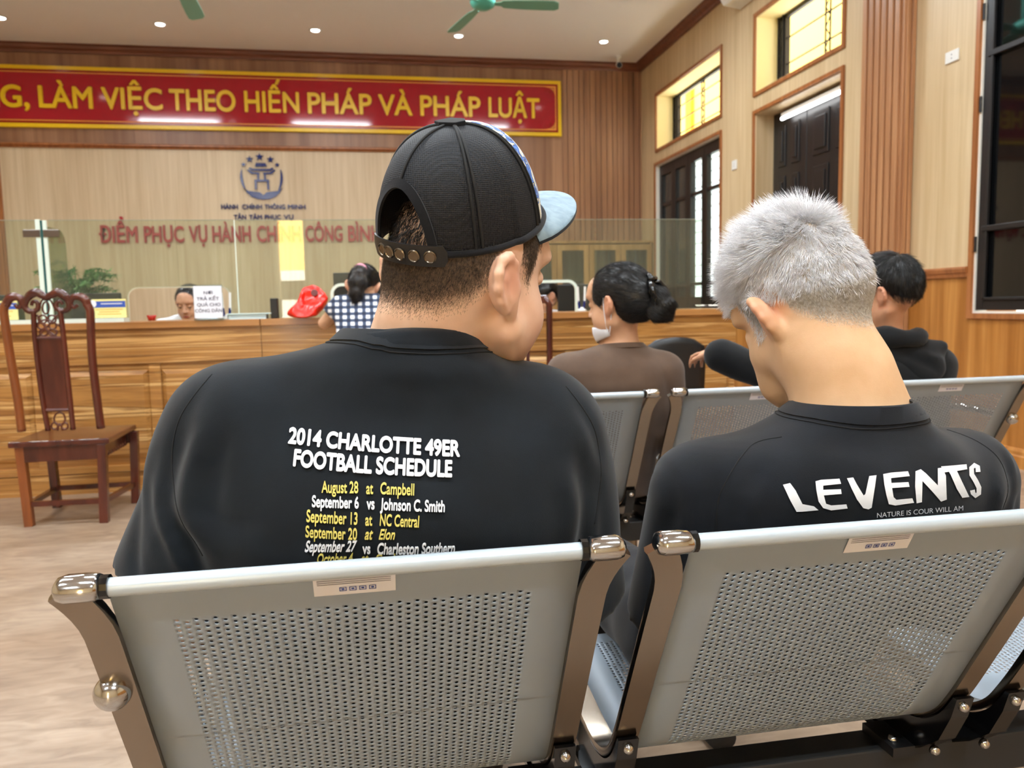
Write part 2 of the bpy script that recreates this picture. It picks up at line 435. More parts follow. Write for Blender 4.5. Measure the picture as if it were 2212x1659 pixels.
for a, b in ((9.62, 10.08), (10.1, 10.58)):
    mb.box((XR+.13, a, z0+.03), (XR+.165, b, z1-.03))
    for z in np.arange(z0+.12, z1-.1, .05): mb.box((XR+.12, a+.06, z), (XR+.13, b-.06, z+.03))
mb.build('shutter', M['black_paint'], w1)
# near dark window
y0, y1, z0, z1 = OP['w3']; xf = XR+.005
mb = MB()
mb.box((xf, y1-.085, z0+.02), (xf+.05, y1-.022, z1-.02)); mb.box((xf, y0+.02, z0+.02), (xf+.05, y0+.08, z1-.02))
mb.box((xf, y0+.08, z0+.02), (xf+.05, y1-.085, z0+.085)); mb.box((xf, y0+.08, z1-.09), (xf+.05, y1-.085, z1-.02))
mb.box((xf, 3.60, z0+.085), (xf+.05, 3.70, z1-.09))
for z in (1.515, 2.62): mb.bar((xf+.01, y0+.05, z), (xf+.01, y1-.06, z), .05, .036)
for y in (y1-.095,): mb.bar((xf-.002, y, z0+.08), (xf-.002, y, z1-.08), .02)
mb.bar((xf-.002, y0+.08, z0+.095), (xf-.002, y1-.085, z0+.095), .02)
w3 = struct(mb.build('window_4', M['black_paint'], bevel=.004))
mb = MB(); mb.box((xf+.022, y0+.07, z0+.07), (xf+.03, y1-.075, z1-.08)); mb.build('pane', M['dark_glass'], w3)
mb = MB()
for z in (1.42, 2.32, 2.9): mb.lathe([(.009, z-.05), (.009, z+.05)], (XR-.004, y1-.012, 0), 10)
mb.build('hinge', M['black_paint'], w3)
# panelled double door, tube lamp across its head
y0, y1, z0, z1 = OP['d']; xd = XR+.2
mb = MB(); ym = (y0+y1)/2+.12
for a, b in ((y0+.0, ym-.004), (ym+.004, y1)):
    mb.box((xd, a, 0), (xd+.05, b, z1))
    w = (b-a-.36)/2
    for i in range(2):
        for zz in ((.2, .95), (1.08, 1.68), (1.80, 2.32), (2.42, 2.82)):
            ya = a+.12+i*(w+.12)
            mb.box((xd-.012, ya, zz[0]), (xd, ya+w, zz[1]))
            mb.box((xd-.024, ya+.04, zz[0]+.05), (xd-.012, ya+w-.04, zz[1]-.05))
dr = struct(mb.build('door_1', M['black_paint'], bevel=.008))
mb = MB(); mb.box((xd-.05, ym-.03, 1.0), (xd-.012, ym+.03, 1.2)); mb.build('handle', M['steel'], dr)
tl = thing('tube_lamp', 'bright white fluorescent tube across the head of the dark panelled door', 'lamp', (XR+.12, 6.95, 2.86))
mb = MB(); mb.box((XR+.13, 6.25, 2.885), (XR+.17, 7.45, 2.925)); mb.build('housing', M['white_plastic'], tl)
mb = MB(); mb.tube([(XR+.13, 6.27, 2.868), (XR+.13, 7.43, 2.868)], .017); mb.build('tube', emit('door tube', (255, 255, 255), 9), tl)
# rear street door leaf
mb = MB(); mb.box((DX1-.0, YR+.0, 0), (DX1+.62, YR+.04, 2.6))
for z in ((.15, 1.1), (1.25, 2.45)): mb.box((DX1+.1, YR+.04, z[0]), (DX1+.52, YR+.055, z[1]))
struct(mb.build('door_2', M['panel_right']))

# ---- outside
OUT_Y = mat('sunlit yellow render', (246, 208, 112), .9); OUT_W = mat('white neighbour wall', (240, 244, 246), .9); OUT_G = mat('paving', (160, 158, 150), .9)
OUT_O = mat('ochre render', (226, 150, 40), .9); OUT_B = mat('blue grey shutter', (120, 150, 176), .8)
struct(bx('ground', (-40, -40, -.4), (40, 40, -.12), OUT_G))
nb = thing('neighbour_house', 'sunlit yellow and white house front seen through the right hand windows', 'building', (7.4, 12, -.12))
mb = MB(); mb.box((7.4, 2, -.12), (7.8, 24, 4.25)); mb.build('lower_wall', OUT_W, nb)
mb = MB(); mb.box((7.35, 2, 4.25), (7.8, 24, 9)); mb.build('upper_wall', OUT_Y, nb)
for y in (10.4, 17.2, 19.2):
    mb = MB(); mb.box((7.27, y, 4.3), (7.35, y+.3, 9)); mb.build('pilaster', OUT_O, nb)
mb = MB(); mb.box((7.36, 17.6, .6), (7.4, 18.6, 2.6)); mb.build('shutter', OUT_B, nb)
yw = thing('garden_wall', 'yellow street wall outside the entrance behind the viewer', 'wall', (-1.5, -12, -.12))
mb = MB(); mb.box((-9, -12.3, -.12), (6, -12, 6)); mb.build('render', OUT_Y, yw)
cr = thing('parked_car', 'white van parked outside the entrance behind the viewer', 'car', (-1.5, -9, -.12))
mb = MB()
P = [(-2.1, .35), (-2.2, 1.0), (-2.0, 1.3), (-1.5, 1.5), (-1.0, 2.08), (2.0, 2.12), (2.2, 1.9), (2.25, .4)]
mb.poly([(-1.5+x, -9.9, z-.12) for x, z in P], (0, 1.7, 0)); mb.build('body', mat('white car paint', (240, 240, 240), .2), cr, bevel=.06)
mb = MB(); mb.poly([(-1.5+x, -8.19, z-.12) for x, z in ((-1.2, 1.45), (-.85, 1.86), (1.9, 1.88), (1.95, 1.45))], (0, .012, 0)); mb.build('side_window', M['dark_glass'], cr)
for x in (-1.35, 1.35):
    mb = MB(); mb.lathe([(.15, -.1), (.3, -.1), (.33, -.06), (.33, .06), (.3, .1), (.15, .1)], (-1.5+x, -8.3, .21), 24, 'y'); mb.build('wheel', M['black_plastic'], cr, smooth=False)

# ---- ceiling lamps
def downlight(x, y, lab, on=True):
    t = thing('downlight', lab, 'ceiling light', (x, y, ZC), group='recessed ceiling spotlights')
    mb = MB(); mb.lathe([(.075, 0), (.078, -.006), (.055, -.012), (.05, -.004)], (x, y, ZC), 24); mb.build('bezel', M['white_plastic'], t, smooth=True)
    mb = MB(); mb.lathe([(.0, -.004), (.05, -.004), (.045, -.014), (0, -.018)], (x, y, ZC), 20); mb.build('diffuser', DL, t)
    lamp('downlight_lamp', 'SPOT', (x, y, ZC-.03), 34, (1, .985, .96), spot_size=R(120), spot_blend=.9, shadow_soft_size=.05)
DL = emit('led diffuser', (255, 252, 246), 18)
names = ['recessed spotlight at the far left edge of the ceiling', 'recessed spotlight second from left, left of the cropped fan blade', 'recessed spotlight right of the cropped fan blade', 'recessed spotlight just below the green fan', 'recessed spotlight at right beside the security camera']
for x, n in zip((-4.03, -2.31, -.526, 1.233, 3.13), names): downlight(x, 10.25, n)
for y in (8.6, 7.1, 3.2):
    for x in (-4.0, -2.3, -.5, 1.25, 3.0): downlight(x, y, 'recessed round spotlight in the ceiling nearer the viewer')
def battens(x, y, L=1.35, rz=0, p=34):
    t = thing('batten_light', 'long white tube light fixed to the ceiling above the waiting rows', 'ceiling light', (x, y, ZC), group='ceiling tube lights')
    dx, dy = (L/2, .0) if not rz else (0, L/2)
    mb = MB(); mb.bar((x-dx, y-dy, ZC-.02), (x+dx, y+dy, ZC-.02), .06, .04); mb.build('housing', M['white_plastic'], t)
    mb = MB(); mb.tube([(x-dx*.98, y-dy*.98, ZC-.055), (x+dx*.98, y+dy*.98, ZC-.055)], .016); mb.build('tube', TB, t)
    lamp('batten_lamp', 'AREA', (x, y, ZC-.08), p, (.84, .93, 1), shape='RECTANGLE', size=(L if not rz else .12), size_y=(.12 if not rz else L), spread=R(175))
TB = emit('led tube', (255, 255, 255), 14)
for x, y in ((-3.15, 7.35), (-.55, 7.35), (2.0, 7.35), (-3.2, 3.4), (-.5, 3.4), (2.2, 3.4), (-3.2, .6), (-.4, .4), (2.3, .6), (-2.5, -2.2), (1.2, -2.2)): battens(x, y, p=76 if y > -1 else 125)
# ------------------------------------------------------------------ things on the back wall
def wtext(mb, s, xa, xb, z0, h, y, bold, depth, m=None):
    V, F = fit_text(s, xb-xa, h, bold=bold, depth=depth)
    mb.add([(xa+x, y-(z-0), z0+yy) for x, yy, z in V], F, m)
def pxw(a, b, py, Y): return at(a, py, Y).x, at(b, py, Y).x
bn = thing('slogan_banner', 'long glossy red banner with yellow frame and yellow slogan letters, high on the back wall', 'banner', (-1.3, YB, 3.83))
BX0, BX1, BZ0, BZ1 = -5.7, 2.777, 3.455, 4.218
yb = YB-.03
mb = MB(); mb.box((BX0, yb-.015, BZ0), (BX1, YB-.001, BZ1)); mb.build('frame', M['gold'], bn, bevel=.006)
mb = MB(); mb.box((BX0+.05, yb-.018, BZ0+.05), (BX1-.05, yb-.012, BZ1-.05)); mb.build('dark_border', M['dark_red'], bn)
mb = MB(); mb.box((BX0+.075, yb-.020, BZ0+.078), (BX1-.078, yb-.014, BZ1-.078)); mb.build('orange_border', M['orange_line'], bn)
# red field with scooped corners
def scoop(x0, x1, z0, z1, r, n=8):
    P = []
    for cx, cz, a0 in ((x1, z1, 180), (x0, z1, 270), (x0, z0, 0), (x1, z0, 90)):
        for i in range(n+1):
            a = R(a0+90*(1-i/n)) if False else R(a0+90*i/n)
            P.append((cx+r*math.cos(a), cz+r*math.sin(a)))
    return P
x0, x1, z0, z1 = BX0+.088, BX1-.092, BZ0+.092, BZ1-.092
# convex rounded ends, corner spandrels stay orange
pts = []
for cx, cz, a0 in ((x1-.17, z1-.12, 0), (x0+.17, z1-.12, 90), (x0+.17, z0+.12, 180), (x1-.17, z0+.12, 270)):
    for i in range(9):
        a = R(a0+90*i/8); pts.append((cx+.17*math.cos(a), cz+.12*math.sin(a)))
mb = MB(); mb.poly([(x, yb-.019, z) for x, z in pts], (0, -.005, 0)); mb.build('red_field', M['red'], bn)
for cz, s in ((z1, -1), (z0, 1)):
    mb = MB()
    for k in range(3):
        o = .012+k*.022; L = .17-k*.035
        mb.box((x1-o-L, yb-.0245, min(cz+s*o, cz+s*(o+.007))), (x1-o, yb-.02, max(cz+s*o, cz+s*(o+.007))))
        mb.box((x1-o-.007, yb-.0245, min(cz+s*o, cz+s*(o+L*.8))), (x1-o, yb-.02, max(cz+s*o, cz+s*(o+L*.8))))
    mb.box((x1-.085, yb-.0245, min(cz+s*.085, cz+s*.055)), (x1-.055, yb-.02, max(cz+s*.085, cz+s*.055)))
    mb.build('corner_fretwork', M['dark_red'], bn)
for w, a, b in (('TRỌNG'[-2:], -47, 1), ('G,', 5, 67), ('LÀM', 87, 203), ('VIỆC', 222, 353), ('THEO', 368, 510), ('HIẾN', 529, 647), ('PHÁP', 665, 803), ('VÀ', 817, 890), ('PHÁP', 907, 1037), ('LUẬT', 1054, 1164)):
    if w == 'NG': w = 'N'; a, b = -36, 1
    mb = MB(); xa, xb = pxw(a, b, 225, yb); wtext(mb, w, xa, xb, 3.69, .272, yb-.034, .022, .011); mb.build('word', M['gold'], bn)
# emblem
em = thing('wall_emblem', 'navy blue emblem of a gate under five stars held by two hands', 'emblem', (-1.357, YB-.012, 2.87))
def ep(x, y): return (-1.357+(x-635)*.00108, YB-.013, 2.868-(y-330)*.00108)
def epoly(mb, P, d=.02): mb.poly([ep(x, y) for x, y in P], (0, -d, 0))
for cx, cy, r in ((622, 95, 52), (503, 125, 45), (750, 125, 45), (428, 190, 32), (828, 190, 32)):
    mb = MB(); epoly(mb, [(cx+(r if i % 2 == 0 else r*.42)*math.sin(math.pi*i/5), cy-(r if i % 2 == 0 else r*.42)*math.cos(math.pi*i/5)) for i in range(10)]); mb.build('star', M['navy'], em)
for s in (1, -1):
    mb = MB(); N = 20
    A = np.linspace(R(157), R(222), N)
    out = [(635+s*254*math.cos(a), 345-254*math.sin(a)) for a in A]
    inn = [(635+s*(254-30*math.sin(math.pi*(i+.6)/N)**.7)*math.cos(a), 345-(254-30*math.sin(math.pi*(i+.6)/N)**.7)*math.sin(a)) for i, a in enumerate(A)]
    epoly(mb, out+inn[::-1]); mb.build('ring_arc', M['navy'], em)
mb = MB(); half = [(412, 468), (470, 508), (545, 516), (605, 524), (646, 560)]
bot = [(646, 614), (575, 606), (505, 580), (450, 530)]
epoly(mb, half+bot); epoly(mb, [(1292-x, y) for x, y in half+bot]); mb.build('hands', M['navy'], em)
mb = MB()
epoly(mb, [(575, 168), (690, 168), (704, 212), (562, 212)])
epoly(mb, [(502, 222), (534, 238), (736, 238), (768, 222), (784, 236), (746, 264), (524, 264), (486, 236)])
for s in (0, 1):
    f = (lambda x: 1270-x) if s else (lambda x: x)
    epoly(mb, [(f(x), y) for x, y in ((462, 254), (486, 250), (530, 280), (612, 284), (612, 304), (516, 304))])
    epoly(mb, [(f(x), y) for x, y in ((584, 304), (606, 304), (606, 372), (584, 372))])
    epoly(mb, [(f(x), y) for x, y in ((550, 396), (574, 396), (574, 492), (550, 492))])
epoly(mb, [(548, 370), (722, 370), (722, 396), (548, 396)])
mb.build('gate', M['navy'], em)
def lettering(name, lab, cat, words, y, h, bold, m, depth, z):
    t = thing(name, lab, cat, (at(words[0][1], 450, YB).x, YB, z))
    for w, a, b in words:
        mb = MB(); xa, xb = pxw(a, b, y, YB-.02); wtext(mb, w, xa, xb, z, h, YB-.013-depth, bold, depth); mb.build('word', m, t)
lettering('wall_lettering', 'navy motto in two rows of small letters under the emblem', 'lettering', [('HÀNH', 478, 514), ('CHÍNH', 523, 566), ('THÔNG', 572, 616), ('MINH', 622, 660)], 446, .062, .02, M['navy'], .008, 2.436)
t = bpy.data.objects['wall_lettering']
for w, a, b in (('TẬN', 505, 532), ('TÂM', 538, 566), ('PHỤC', 572, 607), ('VỤ', 613, 634)):
    mb = MB(); xa, xb = pxw(a, b, 468, YB-.02); wtext(mb, w, xa, xb, 2.30, .062, YB-.021, .02, .008); mb.build('word', M['navy'], t)
lettering('sign_lettering', 'large red letters naming the service point, on the wall behind the glass', 'lettering', [('ĐIỂM', 215, 298), ('PHỤC', 312, 398), ('VỤ', 409, 448), ('HÀNH', 459, 542), ('CHÍNH', 555, 650), ('CÔNG', 660, 740), ('BÌNH', 752, 822)], 506, .215, .022, M['red_letter'], .015, 2.0)

# bookcase by the back wall
bk = thing('bookcase', 'tall oak bookcase with glazed doors against the back wall', 'bookcase', (3.1, 10.95, 0))
BW = grain('bookcase oak', [(.3, (150, 112, 64)), (.7, (190, 150, 98))], (16, 16, 1), .4)
mb = MB(); mb.box((2.1, 10.7, 0), (3.96, 10.72+.02, .06)); mb.box((2.1, 11.12, .06), (3.96, 11.14, 1.92)); mb.box((2.1, 10.74, .06), (2.13, 11.12, 1.92)); mb.box((3.93, 10.74, .06), (3.96, 11.12, 1.92))
mb.box((2.09, 10.7, 1.92), (3.965, 11.14, 1.95))
for z in (.5, .95, 1.4): mb.box((2.13, 10.8, z), (3.93, 11.12, z+.025))
mb.build('carcass', BW, bk)
dx = np.linspace(2.11, 3.95, 5)
for a, b in zip(dx, dx[1:]):
    mb = MB()
    mb.box((a+.004, 10.7, .08), (a+.075, 10.74, 1.9)); mb.box((b-.075, 10.7, .08), (b-.004, 10.74, 1.9))
    mb.box((a+.075, 10.7, 1.82), (b-.075, 10.74, 1.9)); mb.box((a+.075, 10.7, .08), (b-.075, 10.74, .55))
    d = mb.build('door', BW, bk)
    mb = MB(); mb.box((a+.07, 10.715, .54), (b-.07, 10.72, 1.83)); mb.build('pane', M['window_glass'], d)
    mb = MB(); mb.ball((b-.04, 10.69, 1.1), .014); mb.build('knob', M['steel'], d)

# ceiling fans
GREEN = mat('mint enamel', (86, 178, 158), .35); GREEN2 = mat('mint blade', (112, 170, 150), .4)
def fan(x, y, z, a0, lab, n=3):
    t = thing('ceiling_fan', lab, 'ceiling fan', (x, y, ZC), group='mint green ceiling fans')
    mb = MB(); mb.tube([(x, y, ZC), (x, y, z+.08)], .014); mb.lathe([(.0, ZC-.09), (.055, ZC-.075), (.06, ZC), (.0, ZC)], (x, y, 0)); mb.build('rod', GREEN, t, auto=40)
    mb = MB(); mb.lathe([(0, z-.055), (.06, z-.05), (.105, z-.025), (.118, z+.01), (.112, z+.04), (.07, z+.07), (.03, z+.09), (0, z+.09)], (x, y, 0), 32); mb.build('motor', GREEN, t, smooth=True)
    for k in range(n):
        a = a0+2*math.pi*k/n; c, s = math.cos(a), math.sin(a); mb = MB()
        prof = [(.1, .02), (.17, .03), (.19, .055), (.35, .068), (.55, .072), (.66, .07), (.70, .045)]
        top = []
        for r, w in prof:
            for q in (-1, 1): top.append((x+c*r-s*w*q, y+s*r+c*w*q, z-.005-q*w*.22-(r-.1)*.06))
        m = len(prof); vs = top+[(a_, b_, c_-.005) for a_, b_, c_ in top]; fs = []
        for i in range(m-1):
            fs += [(2*i, 2*i+1, 2*i+3, 2*i+2), (2*m+2*i, 2*m+2*i+2, 2*m+2*i+3, 2*m+2*i+1), (2*i, 2*i+2, 2*m+2*i+2, 2*m+2*i), (2*i+1, 2*m+2*i+1, 2*m+2*i+3, 2*i+3)]
        fs += [(0, 2*m, 2*m+1, 1), (2*m-2, 2*m-1, 4*m-1, 4*m-2)]
        mb.add(vs, fs); mb.build('blade', GREEN2, t)
fan(1.134, 7.5, 3.86, R(-12), 'mint green ceiling fan with hub and two blades in view')
fan(-1.47, 7.3, 3.83, R(-30), 'mint green ceiling fan cropped by the top edge, one blade tip in view')

# camera, plates, air conditioner
t = thing('security_camera', 'small white bullet camera on the ceiling near the corner', 'camera', (3.5, 10.8, ZC))
mb = MB(); mb.lathe([(.045, 0), (.045, -.02), (.02, -.03), (.016, -.1), (0, -.1)], (3.52, 10.86, ZC), 18); mb.build('mount', M['white_plastic'], t, auto=40)
mb = MB(); mb.tube([(3.535, 10.87, ZC-.10), (3.50, 10.74, ZC-.145)], .042, 18); mb.build('body', M['white_plastic'], t, auto=40)
mb = MB(); mb.tube([(3.50, 10.742, ZC-.144), (3.492, 10.712, ZC-.154)], .038, 18); mb.build('lens', M['black_gloss'], t, auto=40)
def plate(y0, y1, z0, z1, lab, name='wall_socket'):
    t = thing(name, lab, 'socket', (XR, (y0+y1)/2, (z0+z1)/2))
    mb = MB(); mb.box((XR-.012, y0, z0), (XR-.0005, y1, z1)); mb.build('plate', M['white_plastic'], t, bevel=.003)
    mb = MB(); ym = (y0+y1)/2
    for dz in (-.012, .012): mb.box((XR-.0128, ym-.004, (z0+z1)/2+dz-.004), (XR-.0121, ym+.004, (z0+z1)/2+dz+.004))
    mb.build('slot', M['ink'], t)
plate(4.862, 4.985, 2.665, 2.742, 'white socket plate high on the wall right of the fluted pilaster')
plate(8.13, 8.24, 2.50, 2.60, 'white socket plate between the far window and the panelled door')
ac = thing('air_conditioner', 'white air conditioner under the ceiling, mostly cropped at the top', 'air conditioner', (XR, 7.6, 4.24))
mb = MB(); P = [(0, 0), (-.2, .03), (-.235, .09), (-.235, .22), (-.2, .26), (0, .27)]
mb.poly([(XR+a, 7.08, 4.13+b) for a, b in P], (0, 1.0, 0)); mb.build('casing', M['white_plastic'], ac, bevel=.012)
mb = MB(); mb.box((XR-.19, 7.14, 4.152), (XR-.06, 8.02, 4.168)); mb.build('outlet_flap', M['white_paint'], ac)

# ------------------------------------------------------------------ counter
YC, CX0, CX1, CT = 5.07, -4.6, 2.474, 1.03
ct = thing('service_counter', 'long zebra grained wooden service counter across the hall', 'counter', (-1, YC+.3, 0))
mb = MB(); mb.box((CX0, YC+.02, .0), (CX1, YC+.6, CT-.045)); mb.build('body', M['counter'], ct)
for a, b in ((CX0-.02, -.668), (-.664, CX1+.02)):
    mb = MB(); mb.box((a, YC-.03, CT-.042), (b, YC+.62, CT)); mb.build('counter_top', M['counter_top'], ct, bevel=.003)
    mb = MB(); mb.box((max(a, CX0), YC-.004, .78), (min(b, CX1), YC+.02, CT-.043)); mb.build('frieze', M['counter'], ct)
mb = MB(); mb.box((CX0, YC-.01, 0), (CX1, YC+.02, .12)); mb.box((CX0, YC-.014, .125), (CX1, YC+.02, .16)); mb.build('plinth', M['counter'], ct)
x = -4.55; W_ = .65
while x < CX1-.1:
    a, b = x+.035, min(x+W_-.035, CX1-.04)
    mb = MB(); mb.box((x-.033, YC+.006, .16), (x+.033, YC+.02, .775)); mb.build('stile', M['counter'], ct)
    mb = MB()
    vs = [(a, YC+.02, .2), (b, YC+.02, .2), (b, YC+.02, .74), (a, YC+.02, .74), (a+.03, YC-.006, .23), (b-.03, YC-.006, .23), (b-.03, YC-.006, .71), (a+.03, YC-.006, .71)]
    mb.add(vs, [(4, 5, 6, 7), (0, 1, 5, 4), (1, 2, 6, 5), (2, 3, 7, 6), (3, 0, 4, 7), (0, 3, 2, 1)]); mb.build('panel', M['counter'], ct)
    x += W_
lg = thing('glass_ledge', 'pale stone ledge on the counter top behind the carved chair', 'ledge', (-2.5, 5.2, CT))
mb = MB(); mb.box((-4.6, 5.06, CT), (-1.45, 5.17, CT+.024)); mb.build('slab', mat('pale stone', (214, 224, 214), .2), lg)

# glass partition: panes with service openings
GY, GZ = 5.21, 1.645
def pane(x0, x1, op=None, lab=''):
    """op = (ox0, ox1, oz) notch rising from the counter"""
    t = thing('glass_screen', lab, 'glass screen', ((x0+x1)/2, GY, CT), group='glass screen panes on the counter')
    P = [(x0, CT)]
    edge = []
    if op:
        ox0, ox1, oz = op; r = .06
        edge = [(ox0, CT)]+[(ox0+r-r*math.cos(R(a)), oz-r+r*math.sin(R(a))) for a in range(0, 91, 15)]+[(ox1-r+r*math.sin(R(a)), oz-r+r*math.cos(R(a))) for a in range(0, 91, 15)]+[(ox1, CT)]
        # one polygon on each side of the opening and one above keeps faces convex enough
        mb = MB()
        n = len(edge)//2
        mb.poly([(x, GY, z) for x, z in [(x0, CT)]+edge[:n]+[((ox0+ox1)/2, oz), ((ox0+ox1)/2, GZ), (x0, GZ)]], (0, .01, 0))
        mb.poly([(x, GY, z) for x, z in [((ox0+ox1)/2, GZ), ((ox0+ox1)/2, oz)]+edge[n:]+[(x1, CT), (x1, GZ)]], (0, .01, 0))
    else:
        mb = MB(); mb.box((x0, GY, CT+.0005), (x1, GY+.01, GZ))
    mb.build('pane', M['glass'], t)
    if op:
        e_ = .0095 if ox0 > -1 else .004
        mb = MB(); mb.sweep([(x, GY+.005, z) for x, z in edge], [(-.006, -.010), (.006, -.010), (.006, .0), (-.006, .0)] if False else [(-e_, -e_), (e_, -e_), (e_, e_), (-e_, e_)], ups=(0, 1, 0))
        mb.build('opening_edge', M['glass_edge_pale'] if ox0 > -1 else TOPE2, t)  # edge reflections put into the colour: bright on the wide opening, faint on the other
    mb = MB(); mb.box((x0+.001, GY-.001, GZ), (x1-.001, GY+.011, GZ+.003)); mb.build('top_edge', mat('pale top edge', (150, 158, 140), .3) if False else TOPE, t)
    return t
TOPE2 = mat('faint polished edge', (196, 188, 166), .3); TOPE = mat('dull glass top edge', (150, 154, 136), .35)
pane(-3.6, -1.955, None, 'counter glass pane at far left, beyond the clipped joint')
pane(-1.880, -.815, (-1.46, -.86, 1.236), 'counter glass pane in front of the fern, left of the joint line')
pane(-.808, .34, None, 'counter glass pane over the red plastic bag') if False else pane(-.808, 1.52, (-.235, 1.385, 1.235), 'wide counter glass pane with the long service opening')
pane(1.525, 2.28, None, 'counter glass pane at the right end, before the far window')
t = thing('glass_screen', 'upright glass fin with green edge and metal clip, left on the counter', 'glass screen', (-1.917, GY, CT))
mb = MB(); mb.box((-1.924, GY-.004, CT), (-1.910, GY+.012, GZ)); mb.build('edge', M['glass_edge'], t)
mb = MB(); mb.box((-1.950, GY-.006, CT), (-1.9245, GY+.01, GZ+.006)); mb.box((-1.9095, GY-.006, CT), (-1.890, GY+.01, GZ)); mb.build('side_edge', M['glass_edge_pale'], t)
P = [(GY+.014, CT), (GY+.36, CT)]+[(GY+.36-.1+.1*math.cos(R(a)), GZ-.03-.1+.1*math.sin(R(a))) for a in range(0, 91, 15)]+[(GY+.014, GZ-.03)]
mb = MB(); mb.poly([(-1.921, y, z) for y, z in P], (.008, 0, 0)); mb.build('wing', glassmat('tinted wing glass', (206, 216, 186), 0, .95), t)
mb = MB(); mb.box((-2.02, GY-.012, 1.545), (-1.925, GY-.003, 1.59)); mb.box((-1.908, GY-.012, 1.545), (-1.82, GY-.003, 1.59)); mb.build('clip', M['steel'], t, bevel=.003)
mb = MB(); mb.box((-.8145, GY-.0015, CT+.03), (-.8085, GY+.0005, GZ)); struct(mb.build('trim_17', M['glass_edge_pale']))  # white reflection at the pane joint, drawn as a pale strip

# things on and behind the counter
def inside_desk():
    t = thing('staff_desk', 'low staff desk behind the service counter', 'desk', (-.9, 5.85, 0))
    mb = MB(); mb.box((-4.2, 5.70, .70), (2.3, 6.0, .735)); mb.build('desk_top', M['counter_top'], t)
    for x in (-4.15, -1.5, .5, 2.2):
        mb = MB(); mb.box((x, 5.72, 0), (x+.05, 5.97, .70)); mb.build('leg', M['counter_top'], t)
inside_desk()
def monitor(x, y, w, h, z, lab, rz=0):
    t = thing('monitor', lab, 'monitor', (x, y, .735))
    c = Vector((x, y, 0))
    mb = MB(); mb.box((x-w/2, y-.02, z), (x+w/2, y+.01, z+h)); mb.build('housing', M['black_plastic'], t, bevel=.006)
    mb = MB(); mb.box((x-w/2+.012, y+.0105, z+.02), (x+w/2-.012, y+.0125, z+h-.012)); mb.build('screen', M['dark_glass'], t)
    mb = MB(); mb.box((x-.03, y-.035, .75), (x+.03, y-.021, z+.12)); mb.box((x-.11, y-.035, .735), (x+.11, y+.05, .75)); mb.build('stand', M['black_plastic'], t)
monitor(-1.86, 5.74, .42, .30, .92, 'black monitor behind the yellow and blue desk sign')
monitor(.06, 5.85, .62, .36, .98, 'black monitor behind the woman in checks')
monitor(-2.55, 5.85, .5, .3, .92, 'black monitor at the far left behind the ledge')
monitor(1.62, 5.86, .42, .33, .90, 'black monitor beside the clerk at the right')
def stand_sign(x0, x1, lab, z1=1.168):
    y = 5.12; t = thing('desk_sign', lab, 'sign', ((x0+x1)/2, y, CT))
    z0 = CT+.026
    mb = MB(); mb.box((x0, y, z0), (x1, y+.006, z1)); mb.build('board', mat('cream sign board', (236, 226, 150), .5), t)
    mb = MB(); mb.box((x0+.002, y-.001, z0+.062), (x1-.002, y, z1-.012)); mb.build('blue_band', mat('sign blue', (52, 82, 168), .5), t)
    mb = MB(); mb.lathe([(0, 0), (.022, 0), (.022, -.002), (0, -.002)], (x0+.004, y-.001, z0+.085), 20, 'y'); mb.build('round_badge', M['paper'], t)
    mb = MB()
    for k, (a, b) in enumerate(((.1, .9), (.2, .8), (.15, .85))):
        mb.box((x0+(x1-x0)*a, y-.0012, z0+.048-k*.014), (x0+(x1-x0)*b, y-.0002, z0+.052-k*.014))
    mb.build('text_line', M['orange_line'], t)
    mb = MB(); mb.box((x0+.05, y-.0022, z0+.082), (x1-.02, y-.0012, z0+.087)); mb.build('title_line', M['paper'], t)
stand_sign(-1.64, -1.47+.02, 'blue and yellow desk sign in front of the black monitor')
stand_sign(-2.30, -2.05, 'blue and yellow desk sign at the far left edge')
def tiny(s, mb, xa, xb, z, h, y): 
    V, F = fit_text(s, xb-xa, h, bold=.02, depth=.0003); mb.add([(xa+x, y-zz, z+yy) for x, yy, zz in V], F)
t = thing('paper_sign', 'white paper sign in a clear holder telling citizens where to collect results', 'sign', (-.955, 5.02, CT))
a, b = at(419, 655, 5.03), at(480, 655, 5.03)
mb = MB(); mb.box((a.x, 5.03, CT+.012), (b.x, 5.033, CT+.205)); mb.build('sheet', M['paper'], t)
mb = MB(); mb.box((a.x-.003, 5.034, CT+.001), (b.x+.003, 5.037, CT+.212)); mb.box((a.x-.003, 5.022, CT+.0005), (b.x+.003, 5.09, CT+.006)); mb.build('holder', M['window_glass'], t)
mb = MB(); w = b.x-a.x
for s, i0, i1, k in (('NƠI', .36, .68, 0), ('TRẢ KẾT', .1, .9, 1), ('QUẢ CHO', .1, .94, 2), ('CÔNG DÂN', .02, .98, 3)):
    tiny(s, mb, a.x+w*i0, a.x+w*i1, CT+.155-k*.036, .019, 5.0292)
mb.build('lettering', M['ink'], t)
def penset(px, lab):
    c = at(px, 690, 5.1); t = thing('pen_holder', lab, 'pen holder', (c.x, 5.1, CT))
    mb = MB(); mb.lathe([(0, 0), (.032, 0), (.03, .012), (.014, .022), (.012, .03), (0, .03)], (c.x, 5.1, CT), 18); mb.build('base', M['white_plastic'], t, smooth=True)
    for dx in (-.016, .014):
        mb = MB(); mb.tube([(c.x+dx, 5.1, CT+.02), (c.x+dx*1.4, 5.1, CT+.07)], .008, 10); mb.build('socket', M['navy'], t)
        mb = MB(); mb.tube([(c.x+dx*1.4, 5.1, CT+.06), (c.x+dx*1.7, 5.1, CT+.165)], .0075, 10); mb.build('pen', M['white_plastic'], t)
penset(491, 'white and blue desk pens standing right of the paper sign')
penset(1257, 'white and blue desk pens in front of the masked woman face')
